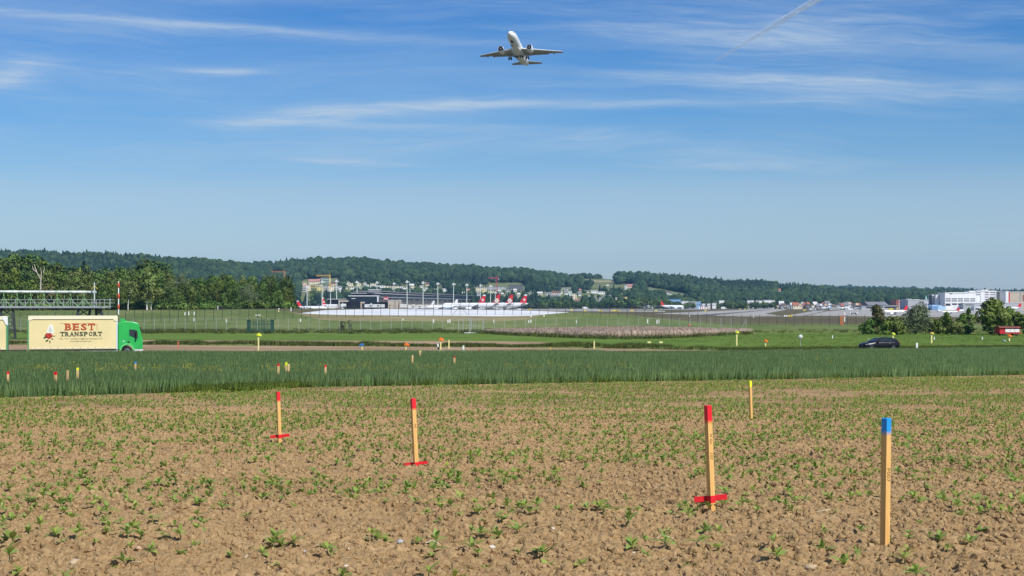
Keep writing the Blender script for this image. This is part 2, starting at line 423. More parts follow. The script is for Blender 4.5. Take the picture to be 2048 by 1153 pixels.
M_RUBBER = mat('runway_rubber', (.13, .125, .12), 0.9, 0.2, 0.05)
M_WHITE_STRIP = mat('white_concrete', (.70, .72, .73), 0.85, 0.12, 0.10, detail=7)

PXW = np.concatenate([np.arange(-1500, -100, 70), np.arange(-100, 2150, 10), np.arange(2150, 3650, 70)])
I = np.interp
def edge(p): return I(p, [-1500, 0, 350, 560, 1100, 1500, 2048, 3600], [32, 49.5, 55, 60, 66, 71, 80, 105])
def wheat_far(p): return I(p, [-1500, 0, 1024, 1500, 1760, 2048, 3600], [122, 129, 132, 141, 150, 156, 170])
def road_mid(p): return 148.6 / (1 - .378 * (p - CX) / F)
def road0(p): return road_mid(p) - 3.3
def road1(p): return road_mid(p) + 3.3
def s1(p): return max(road1(p), I(p, [-1500, 300, 1000, 1300, 1440, 1500], [205, 197, 181, 171, 163, 100]))
def s2(p): return max(s1(p), I(p, [-1500, 300, 700, 1000, 1250, 1440, 1520], [216, 210, 205, 197, 192, 178, 100]))
def s3(p): return max(s2(p), I(p, [-1500, 300, 700, 1000, 1100, 1230], [236, 231, 226, 222, 214, 100]))
def foot(p): return 288.0
def slope0(p): return 335.0
_wl = ([600, 640, 700, 1000, 1060, 1140], [627, 629, 630.5, 633, 632, 625])
_wu = ([600, 650, 760, 1000, 1060, 1140], [626.9, 620.8, 618.4, 620.4, 621.8, 624.9])
_bl = ([560, 640, 700, 1000, 1060, 1110], [629, 640, 643, 643, 640, 629])
def white0(p):
    if 600 <= p <= 1140: return min(456, hit(p, I(p, *_wl)))
    q = 600 if p < 600 else 1140; t = min(1, abs(p - q) / 90)
    return min(456, hit(p, I(q, *_wl))) * (1 - t) + 456 * t
def white1(p): return max(white0(p), min(457.5, hit(p, I(p, *_wu)))) if 600 < p < 1140 else white0(p)
def dry0(p):
    if not 560 < p < 1110: return white0(p)
    t = float(sstep(560, 650, p) * (1 - sstep(1040, 1110, p)))
    return white0(p) * (1 - t) + min(white0(p), hit(p, I(p, *_bl))) * t
def crest(p): return 470.0

# near field: ploughed relief in the mesh itself
def clods(X, Y):
    px_ = CX + F * X / Y; fade = np.clip(1.25 - Y / 60.0, 0.35, 1.0); rim_ = np.clip((edge(px_) - Y) / 1.2, 0, 1)
    a = fbm(X * 9, Y * 9, 3, 3); b = vnoise(X * 24, Y * 24, 9); c = fbm(X * 1.6, Y * 1.6, 21, 3)
    row = np.sin((Y + 0.06 * X + 0.25 * vnoise(X * .4, Y * .4, 5)) * 2 * math.pi / 0.52)
    d = fbm(X * 15 + 3, Y * 15, 41, 2)
    return rim_ * (fade * (0.085 * np.abs(a - 0.45) * 1.4 + 0.050 * np.abs(d - .38) + 0.030 * (b - 0.5) * (a > .36) + 0.07 * (c - 0.45) + 0.006 * row) - 0.02)
PXN = np.concatenate([np.arange(-1500, -80, 40), np.arange(-80, 2130, 3.4), np.arange(2130, 3650, 40)])
fan('field', lambda p: 8.0, edge, 300, M_SOIL, PXN, disp=clods, persp=True, kind='structure', label='ploughed brown field with rows of seedlings', cat='field')
fan('crop_field', edge, wheat_far, 30, M_WSOIL, PXW, kind='structure', label='ground under the tall green cereal crop', cat='field')
fan('verge', wheat_far, road0, 4, M_MEADOW, PXW, kind='structure', label='grassy verge between crop and road', cat='verge')
fan('road', road0, road1, 4, M_ASPHALT, PXW, kind='structure', label='asphalt country road behind the cereal crop', cat='road')
fan('soil_strip', road1, s1, 8, M_SOIL2, PXW, kind='structure', label='bare light brown soil strip beyond the road', cat='soil')
fan('weed_strip_ground', s1, s2, 3, M_ROUGH, PXW, kind='structure', label='weedy ground between two bare soil strips', cat='ground')
fan('soil_strip', s2, s3, 4, M_SOIL2, PXW, kind='structure', label='second bare soil strip before the mown grass', cat='soil')
fan('meadow', s3, foot, 16, M_MOWN, PXW, kind='structure', label='bright green mown meadow in front of the fence', cat='meadow')
fan('rough_meadow', foot, slope0, 10, M_ROUGH, PXW, kind='structure', label='rough grass along the light wire fence', cat='meadow')
fan('embankment', slope0, dry0, 20, M_SLOPE, PXW, kind='structure', label='grassy embankment behind the dark fence', cat='embankment')
fan('dry_grass_bank', dry0, white0, 6, M_DRY, PXW, kind='structure', label='beige dry grass on the embankment below the white strip', cat='embankment')
fan('white_strip', white0, white1, 4, M_WHITE_STRIP, PXW, kind='structure', label='long white paved strip along the embankment top', cat='paving')
fan('embankment_top', white1, crest, 4, M_AIR, PXW, kind='structure', label='brown grass along the embankment crest', cat='embankment')
fan('airfield', crest, lambda p: HILL0, 60, M_AIR, PXW, kind='structure', label='flat brownish airfield grass between runways', cat='airfield')
fan('hills', lambda p: HILL0, lambda p: 4600.0, 70, M_HILL, PXW, kind='structure', label='wooded hills behind the airport', cat='hills')

# far blue ridge on the right
FR_P = [1000, 1400, 1560, 1655, 1700, 1760, 1830, 1880, 1915, 1945, 1990, 2048, 2300, 3600]
FR_Y = [600, 585, 577, 573, 573, 575.5, 577, 577.5, 577, 581, 582, 582, 585, 590]
def far_ridge(name, d0, dr, lift):
    pxs = np.arange(900, 3650, 15.0); rows = 14
    s = np.linspace(0, 1.35, rows + 1)[:, None]; D = d0 + (dr - d0) * s + 0 * pxs[None]
    zr = EYE + (HY - I(pxs, FR_P, FR_Y) + lift) / F * dr
    Z = -4.4 + (zr + 4.4) * np.where(s < 1, np.clip(s, 0, 1), 1 - (s - 1) * 1.2)
    X = (pxs - CX) * D / F + 0 * s
    V = np.stack([X, D, Z], -1).reshape(-1, 3); n = len(pxs)
    i = np.arange(rows)[:, None] * n + np.arange(n - 1)[None]
    Q = np.stack([i, i + 1, i + n + 1, i + n], -1).reshape(-1, 4)
    return link(name, np_mesh(name, V, Q, M_HILL, True), kind='structure', label='far bluish wooded ridge on the horizon', cat='hill')
far_ridge('far_hill', 5200, 6400, -6)

# sheets of pavement on the flat airfield (z = -4.4)
def sheet(name, pts, m, z=0.06, **tags):
    v = []
    for px, py in pts:
        d = F * (EYE + 4.4 - z) / (py - HY); v.append(((px - CX) * d / F, d, -4.4 + z))
    me = bpy.data.meshes.new(name); me.from_pydata(v, [], [tuple(range(len(v)))]); me.materials.append(m); me.update()
    return link(name, me, kind='structure', **tags)
sheet('runway', [(1310, 627.5), (1480, 633.4), (1568, 633.0), (1530, 627.5), (1562, 622), (1576, 619.3), (1528, 618.2), (1440, 622)], M_CONC, label='pale concrete runway stretching away behind the fence', cat='runway')
sheet('rubber_streak', [(1385, 630.6), (1420, 631.8), (1492, 625), (1540, 619.9), (1534, 619.6), (1478, 624.6)], M_RUBBER, 0.10, label='dark tyre rubber streak along the runway', cat='runway marking')
sheet('taxiway', [(1080, 622.5), (1250, 623.6), (1330, 624.5), (1330, 621.6), (1200, 621), (1200, 619.6), (1420, 619.6), (1420, 618.3), (1080, 618.3)], M_CONC, label='light taxiway crossing the airfield in front of the trees', cat='taxiway')
sheet('taxiway', [(1565, 632.5), (1606, 632.5), (1652, 622), (1640, 621)], M_CONC, 0.08, label='narrow taxiway between runway and right apron', cat='taxiway')
sheet('apron', [(1612, 632.0), (1720, 633), (1840, 634.5), (2200, 635), (2200, 618.5), (1720, 618.5), (1654, 623)], M_CONC, 0.06, label='grey concrete apron behind the shrubs', cat='apron')
sheet('apron', [(560, 622.5), (1090, 622.5), (1090, 618.5), (560, 618.5)], M_CONC, 0.12, label='concrete apron under the parked red tailed airliners', cat='apron')
# hillside fields
def hill_field(poly, m, name, label):
    xs = [p[0] for p in poly]; out = []
    for px, py in poly: out.append((px, hit(px, py)))
    c = np.array(out); n = 10
    a, b, e, f = [c[i] for i in range(4)]         # near-left, near-right, far-right, far-left
    V = []
    for i in range(n + 1):
        for j in range(n + 1):
            u, v = j / n, i / n
            q = (a * (1 - u) + b * u) * (1 - v) + (f * (1 - u) + e * u) * v
            p = pos(q[0], q[1]); V.append((p.x, p.y, p.z + 0.5))
    Q = [(i * (n + 1) + j, i * (n + 1) + j + 1, (i + 1) * (n + 1) + j + 1, (i + 1) * (n + 1) + j) for i in range(n) for j in range(n)]
    link(name, np_mesh(name, np.array(V), np.array(Q), m, True), kind='structure', label=label, cat='field')
M_CORN = grass_mat('ripe_field', (.30, .26, .15), (.38, .33, .20), (.44, .39, .25), 0.01, 0.05)
M_GFIELD = grass_mat('green_field', (.12, .17, .075), (.16, .21, .10), (.20, .25, .12), 0.01, 0.05)
hill_field([(1150, 564), (1235, 565.5), (1236, 561.5), (1158, 560.5)], M_CORN, 'hill_field', 'pale ripe field high on the hill between woods')
hill_field([(1160, 560.5), (1236, 561.5), (1215, 559), (1140, 556.5)], M_GFIELD, 'hill_field', 'green field on the hilltop below the small wood')
hill_field([(1298, 594), (1378, 597), (1376, 590), (1295, 577)], M_GFIELD, 'hill_field', 'green sloping meadow around a lone farmhouse')
hill_field([(1180, 577), (1250, 577), (1255, 571), (1190, 571)], M_HILL, 'hill_field', 'olive meadow below the pale ripe field')
hill_field([(540, 553), (572, 555), (572, 550), (545, 548)], M_CORN, 'hill_field', 'small tan field beneath the orange crane')
hill_field([(676, 616), (700, 615), (702, 608), (680, 607)], M_CORN, 'hill_field', 'tan bank right of the apartment blocks')
hill_field([(598, 612), (626, 612), (626, 607), (598, 607)], M_CORN, 'hill_field', 'tan bank below the apartment blocks')
# ------------------------------------------------------------------ foliage builders
M_LEAF = {}
def leaf_mat(name, a, b_, objvar=0.22, hue=0.02, rough=0.6, trans=0.0):
    m = bpy.data.materials.new(name); m.use_nodes = True
    k = NT(m.node_tree); b = k.n['Principled BSDF']; b.inputs['Roughness'].default_value = rough; b.inputs['Specular IOR Level'].default_value = 0.2
    g = k.node('ShaderNodeNewGeometry'); oi = k.node('ShaderNodeObjectInfo')
    c = k.ramp(g.outputs['Random Per Island'], [(0.0, a), (1.0, b_)])
    h = k.node('ShaderNodeHueSaturation'); k.link(c, h.inputs['Color'])
    k.link(k.math('MULTIPLY_ADD', oi.outputs['Random'], 2 * objvar, 1 - objvar), h.inputs['Value'])
    k.link(k.math('MULTIPLY_ADD', k.math('FRACT', k.math('MULTIPLY', oi.outputs['Random'], 41.7)), 2 * hue, 0.5 - hue), h.inputs['Hue'])
    k.link(h.outputs['Color'], b.inputs['Base Color'])
    if trans:
        t = k.node('ShaderNodeBsdfTranslucent'); k.link(h.outputs['Color'], t.inputs['Color'])
        mx = k.node('ShaderNodeMixShader'); mx.inputs[0].default_value = trans
        k.link(b.outputs[0], mx.inputs[1]); k.link(t.outputs[0], mx.inputs[2]); k.link(mx.outputs[0], k.n['Material Output'].inputs['Surface'])
    MATS[name] = m; return m
M_LEAF['deep'] = leaf_mat('foliage_deep_green', (.038, .078, .014), (.095, .155, .032))
M_LEAF['mid'] = leaf_mat('foliage_mid_green', (.068, .120, .020), (.145, .210, .042))
M_LEAF['lime'] = leaf_mat('foliage_yellow_green', (.10, .15, .020), (.19, .245, .042))
M_LEAF['grey'] = leaf_mat('foliage_willow', (.095, .135, .062), (.19, .235, .125))
M_LEAF['olive'] = leaf_mat('foliage_olive', (.085, .125, .028), (.17, .205, .058))
M_LEAF['rust'] = leaf_mat('foliage_rust', (.052, .070, .022), (.125, .115, .038))
M_LEAF['fir'] = leaf_mat('foliage_conifer', (.018, .036, .014), (.042, .068, .026))
M_BARK = mat('bark', (.085, .065, .048), 0.9, 0.35, 4.0, bump=0.5)
M_BIRCH = mat('birch_bark', (.74, .70, .62), 0.8, 0.25, 3.0, stretch=(1, 1, 4))
M_DEAD = mat('dead_wood', (.50, .45, .36), 0.85, 0.25, 3.0)

def leaf_cloud(lobes, n, size, rng, up=0.35, flat=0.55, aspect=0.62, shell=0.72):
    """n leaf-clump quads over the surfaces of lobes [(cx,cy,cz,rx,ry,rz)]; returns verts, quads, normals"""
    L = np.array(lobes, float); wgt = L[:, 3] * L[:, 5]; pick = rng.choice(len(L), n, p=wgt / wgt.sum())
    d = rng.normal(size=(n, 3)); d[:, 2] += up; d /= np.linalg.norm(d, axis=1)[:, None]
    r = shell + (1.08 - shell) * rng.random(n) ** 0.6
    c = L[pick, :3] + d * L[pick, 3:] * r[:, None]
    nm = d + rng.normal(size=(n, 3)) * flat; nm /= np.linalg.norm(nm, axis=1)[:, None]
    t = np.cross(nm, rng.normal(size=(n, 3))); t /= np.linalg.norm(t, axis=1)[:, None]; b = np.cross(nm, t)
    s = size * (0.55 + 0.9 * rng.random(n))
    t *= s[:, None]; b *= (s * aspect)[:, None]
    bend = nm * (s * 0.18)[:, None]
    V = np.stack([c - t * .9 - bend, c - b, c + t - bend, c + b * .8], 1).reshape(-1, 3)
    Q = np.arange(4 * n).reshape(-1, 4)
    N = np.repeat(d * 0.75 + nm * 0.45, 4, 0)
    return V, Q, N
def crown_mesh(name, lobes, n, size, m, seed, **kw):
    rng = np.random.default_rng(seed)
    V, Q, N = leaf_cloud(lobes, n, size, rng, **kw)
    me = np_mesh(name, V, Q, m, True)
    N = N / np.linalg.norm(N, axis=1)[:, None]
    me.normals_split_custom_set_from_vertices([tuple(x) for x in N]); return me
def round_lobes(rng, h, w, base, k=16, top=1.0):
    """crown of lobes: h = tree height, w = crown width, base = height where foliage begins"""
    out = []; hh = h - base; zc = base + hh * .5
    for i in range(k):
        a = rng.random() * 6.283; q = (i + .5) / k; z = base + hh * (0.10 + 0.82 * q)
        prof = math.sin(math.pi * min(1, max(0.06, (q * .86 + .10)))) ** 0.7
        r = w * .5 * prof * (0.35 + 0.45 * rng.random()); s = w * (0.17 + 0.13 * rng.random()) * (0.65 + .5 * prof)
        out.append((r * math.cos(a), r * math.sin(a), z, s, s, s * (.75 + .35 * rng.random())))
    out.append((0, 0, zc, w * .27, w * .27, hh * .42))
    return out
def cone_lobes(rng, h, w, base, k=18):
    out = []
    for i in range(k):
        q = (i + .5) / k; z = base + (h - base) * q; r = w * .5 * (1 - q) ** .85; a = rng.random() * 6.28
        out.append((r * .45 * math.cos(a), r * .45 * math.sin(a), z, r * .75 + .15, r * .75 + .15, (h - base) / k * 1.1))
    return out
def trunk_mesh(name, h, r, m, seed, limbs=4, lean=0.0, split=0.45, crown_r=2.5):
    rng = random.Random(seed); b = MB()
    pts = [Vector((lean * h * q * q + .12 * math.sin(q * 7 + seed) * q, .1 * math.cos(q * 5 + seed) * q, h * q - (.3 if q == 0 else 0))) for q in (0, .2, .4, .6, .8, 1.0)]
    b.tube(pts, [r * 1.25, r, r * .82, r * .62, r * .4, r * .12], 7)
    for i in range(limbs):
        q = split + (0.9 - split) * i / max(1, limbs - 1); p = Vector((lean * h * q * q, 0, h * q)); a = rng.random() * 6.28
        e = p + Vector((math.cos(a) * crown_r * (1.1 - q * .7), math.sin(a) * crown_r * (1.1 - q * .7), h * .16))
        mid = p.lerp(e, .5) + Vector((0, 0, h * .03)); b.tube([p, mid, e], [r * .42 * (1.2 - q), r * .28 * (1.2 - q), r * .08], 5)
    return b.mesh(name, m)

# ------------------------------------------------------------------ the wood on the left: one tree each
TREE_KINDS = {}
def tree_kind(key, leaf, bark, h, w, base, n, size, seed, conic=False, limbs=4, lean=0.0, k=16, **kw):
    rng = np.random.default_rng(seed)
    lob = cone_lobes(rng, h, w, base) if conic else round_lobes(rng, h, w, base, k)
    TREE_KINDS[key] = (crown_mesh('crown', lob, n, size, M_LEAF[leaf], seed, **kw), trunk_mesh('trunk', h * .86, w * .028 + .06, bark, seed, limbs, lean, crown_r=w * .33), h)
tree_kind('oak', 'deep', M_BARK, 20, 13, 1.2, 1900, .62, 1)
tree_kind('oak2', 'deep', M_BARK, 20, 10, 1.0, 1700, .58, 2)
tree_kind('ash', 'mid', M_BARK, 20, 10, 1.2, 1700, .56, 3)
tree_kind('ash2', 'mid', M_BARK, 20, 12, 0.8, 1900, .60, 4)
tree_kind('maple', 'lime', M_BARK, 20, 12, 1.0, 1800, .60, 5)
tree_kind('lime', 'olive', M_BARK, 20, 10, 1.0, 1700, .55, 6)
tree_kind('willow', 'grey', M_BARK, 20, 15, 0.4, 2200, .52, 7, aspect=.35)
tree_kind('pine', 'fir', M_BARK, 20, 9, 3.0, 1500, .60, 8, conic=True)
tree_kind('birch', 'olive', M_BIRCH, 20, 8, 7.0, 1300, .48, 9, lean=.02)
tree_kind('rust', 'rust', M_BARK, 8, 9, .4, 900, .5, 10)
def plant_tree(kind, px, py_base, py_top, label, group=None, d=None, name='tree', widen=1.0, cat='tree'):
    cm, tm, h = TREE_KINDS[kind]
    d = d or hit(px, py_base); p = pos(px, d)
    hh = (HY - py_top) / F * d + EYE - p.z
    s = hh / h
    t = thing(name, label, cat, p, random.random() * 6.28, group); t.scale = (s * widen, s * widen, s)
    link('crown', cm, t); link('trunk', tm, t)
    return t
WOOD_TOP = ([-200, 0, 40, 70, 85, 125, 140, 165, 185, 215, 240, 265, 290, 305, 330, 345, 370, 400, 430, 470, 500, 530, 570, 585, 597],
            [500, 511, 508, 513, 519, 521, 533, 527, 535, 537, 528, 540, 522, 526, 535, 545, 552, 550, 545, 545, 552, 549, 552, 562, 572])
GW = 'trees of the wood on the left'
LAB = {'oak': 'dark green broad tree in the dense wood left of the terminal', 'oak2': 'dark green slender tree in the dense wood left of the terminal',
       'ash': 'mid green slender tree in the dense wood left of the terminal', 'ash2': 'mid green broad tree in the dense wood left of the terminal',
       'maple': 'yellow green tree in the dense wood left of the terminal', 'lime': 'olive green tree in the dense wood left of the terminal',
       'pine': 'dark conifer rising among broadleaf trees of the wood', 'willow': 'pale grey green willow in the wood', 'birch': 'white stemmed birch at the wood edge'}
rr = random.Random(5)
# back rows: tall, filling up to the tree line
for row, (d, frac, step) in enumerate([(640, 1.0, 21), (585, .93, 20), (540, .80, 21), (505, .60, 22)]):
    px = -60.0
    while px < 592 - (row == 0) * 6:
        q = px + rr.uniform(-6, 6); top = I(q, *WOOD_TOP)
        base_y = 620 - max(0, (q - 300)) * .012
        py = base_y - (base_y - top) * (frac * rr.uniform(.93, 1.0)) + (rr.uniform(0, 5) if row else 0)
        if row == 3: py = base_y - (base_y - top) * rr.uniform(.36, .70)
        if q < 130: kind = rr.choice(['oak', 'oak2', 'oak', 'ash2', 'maple'] if row < 3 else ['oak', 'oak2', 'ash'])
        elif q < 345: kind = rr.choice(['ash', 'ash2', 'lime', 'lime', 'oak2', 'ash'] if row else ['oak', 'oak2', 'ash'])
        else: kind = rr.choice(['ash', 'ash2', 'oak2', 'oak', 'lime'] if row < 2 else ['ash2', 'ash', 'oak', 'oak2'])
        lim = 588 if row < 2 else 583
        if q < lim: plant_tree(kind, q, None, py, LAB[kind], GW, d=d + rr.uniform(-14, 14), name='broadleaf_tree')
        px += step
# the ones that stand out
plant_tree('maple', 90, None, 521, 'tall yellowish tree with a rounded top above the dead branches', d=600, name='broadleaf_tree')
plant_tree('maple', 62, None, 560, 'low yellow green tree behind the steel gantry', d=500, name='broadleaf_tree')
plant_tree('maple', 24, None, 572, 'smallest yellow green tree behind the left end of the gantry', d=495, name='broadleaf_tree')
plant_tree('ash2', 78, None, 580, 'low green tree hiding the foot of the dead tree', d=484, name='broadleaf_tree')
plant_tree('rust', 92, None, 577, 'reddish brown shrub above the gantry pipe', d=497, name='shrub', cat='shrub')
plant_tree('pine', 168, None, 524, 'dark drooping conifer rising over the wood', d=610, name='conifer')
plant_tree('oak', 290, None, 521, 'very dark round tree top standing above its neighbours', d=640, name='broadleaf_tree', widen=1.1)
plant_tree('oak', 322, None, 527, 'second very dark tree top, right of the tallest one', d=640, name='broadleaf_tree')
plant_tree('willow', 360, None, 546, 'pale feathery poplar with a light top in the wood', d=560, name='poplar', widen=.7)
plant_tree('willow', 497, None, 570, 'large pale grey green willow at the wood edge', d=492, name='willow_tree', widen=1.05)
plant_tree('ash', 548, None, 584, 'small pointed green tree right of the grey willow', d=488, name='broadleaf_tree')
plant_tree('oak', 575, None, 556, 'dark tree at the right end of the wood beside the parked airliner', d=520, name='broadleaf_tree')
for px, lean, top, lab in ((256, .10, 575, 'leaning birch with a thin pale trunk behind the striped pole'), (294, .035, 560, 'birch with a bright white straight trunk at the wood edge'), (302, .05, 583, 'smaller birch close right of the bright white trunk')):
    p = pos(px, 473); hh = (HY - top) / F * 473 + EYE - p.z
    t = thing('birch_tree', lab, 'tree', p, rr.random())
    link('trunk', trunk_mesh('trunk', hh, .25 if px == 294 else .13, M_BIRCH, px, 3, lean, .7, 1.2), t)
    rng = np.random.default_rng(px); lob = [(lean * hh * .75 + rng.normal() * 1.1, rng.normal() * .9, hh * (.66 + .5 * j / 7), 1.5, 1.4, 1.3) for j in range(8)]
    link('crown', crown_mesh('crown', lob, 620, .42, M_LEAF['olive'], px), t)
# dead tree with pale bare limbs
p = pos(80, 492); t = thing('dead_tree', 'bare dead tree with forked pale limbs among the green wood', 'tree', p)
b = MB(); b.tube([(0, 0, -.3), (.1, 0, 4), (.2, 0, 8.2), (.3, 0, 10.4)], [.34, .3, .25, .2], 7); b.build('trunk', M_DEAD, t)
for pts in ([(.3, 0, 10.2), (-.9, .1, 12.2), (-1.7, .2, 14.2), (-2.0, .1, 15.4)], [(.3, 0, 10.3), (.4, .1, 12.4), (.2, 0, 14.4)], [(.35, 0, 11.2), (1.1, .1, 12.7), (1.5, .1, 14.3)], [(-1.1, .1, 12.6), (-2.3, .1, 13.6), (-2.6, .1, 14.8)]):
    b = MB(); b.tube(pts, [.19] + [.14] * (len(pts) - 2) + [.05], 6); b.build('limb', M_DEAD, t)
# undergrowth skirt along the wood edge
UG = [proto('undergrowth_%d' % i, crown_mesh('undergrowth', [(0, 0, .8, 1.6, 1.3, 1.0), (1.0, .4, .5, 1.1, 1, .8), (-1.1, .2, .6, 1.2, 1, .9)], 220, .36, M_LEAF[('deep', 'mid', 'deep')[i]], 60 + i)) for i in range(3)]
pts = []; 
for i in range(330):
    px = rr.uniform(-220, 590); d = rr.uniform(478, 500); p = pos(px, d); pts.append((p.x, p.y, p.z - .2))
scatter('undergrowth', pts, RNG.random(len(pts)) * 6.28, RNG.uniform(.7, 1.7, len(pts)), UG, kind='stuff', label='dark undergrowth along the foot of the wood', cat='undergrowth')

# trees that line the far side of the airfield (each one a thing, few pixels)
far_crown = [crown_mesh('crown', round_lobes(np.random.default_rng(200 + i), 10, 9, .3, 9), 260, .85, M_LEAF[('deep', 'mid', 'mid', 'deep')[i]], 210 + i) for i in range(4)]
far_trunk = trunk_mesh('trunk', 8, .22, M_BARK, 33, 2)
def far_tree(px, d, h, label, group, wide=1.0):
    t = thing('tree', label, 'tree', pos(px, d), random.random() * 6.28, group); s = h / 10; t.scale = (s * wide, s * wide, s)
    link('crown', far_crown[rr.randrange(4)], t); link('trunk', far_trunk, t)
for i in range(62):
    px = 1078 + i * 5.1 + rr.uniform(-2, 2); hp = I(px, [1078, 1120, 1200, 1260, 1330, 1400], [14, 14, 13, 18, 17, 8]) * rr.uniform(.7, 1.1)
    d = rr.uniform(2130, 2230); far_tree(px, d, hp * d / F + 1.5, 'small dark tree in the row between airfield and hillside town', 'trees between airfield and town', 1.1)
for i in range(26):
    px = 1436 + i * 4.5 + rr.uniform(-1, 1); d = 2200; far_tree(px, d, rr.uniform(7.5, 10.5), 'dark hedge tree in the row below white roofs beside the runway', 'hedge trees beside the runway', 1.2)
for px, py, lab in ((628, 596, 'dark tree left below the yellow apartment block'), (640, 601, 'dark tree below the middle of the apartment blocks'), (652, 606, 'dark tree behind the red tail with a cross'), (671, 600, 'dark tree below the white apartment blocks'), (664, 607, 'low dark tree beside the tan bank'), (686, 604, 'dark tree right of the apartment blocks'), (624, 606, 'low dark tree left of the red tail')):
    far_tree(px, hit(px, py), rr.uniform(11, 15), lab, None, 1.2)
# ------------------------------------------------------------------ airliners
M_PLANE = mat('airliner_white', (.82, .83, .84), 0.35, spec=0.5)
M_PGREY = mat('airliner_grey', (.40, .41, .42), 0.45, 0.05, 1.0)
M_PDARK = mat('engine_dark', (.018, .018, .02), 0.5)
M_METAL = mat('bare_metal', (.55, .55, .56), 0.35, metal=0.7)
M_TYRE = mat('tyre_rubber', (.02, .02, .021), 0.9)
M_RED = mat('tail_red', (.68, .03, .03), 0.4)
M_YEL = mat('emblem_yellow', (.85, .55, .05), 0.5)
M_PWIN = mat('cockpit_glass', (.02, .022, .028), 0.15, spec=0.6)
M_GREEN_L = mat('airliner_lime', (.55, .72, .12), 0.4)
M_BLUE_L = mat('airliner_blue', (.12, .36, .75), 0.4)
AC = {}
def foil(x, y, z, chord, th):
    pr = [(0, 0), (.06, .45), (.28, .62), (.6, .42), (1, .02), (.6, -.30), (.28, -.45), (.06, -.35)]
    return [(x - chord * a, y, z + chord * th * b) for a, b in pr]
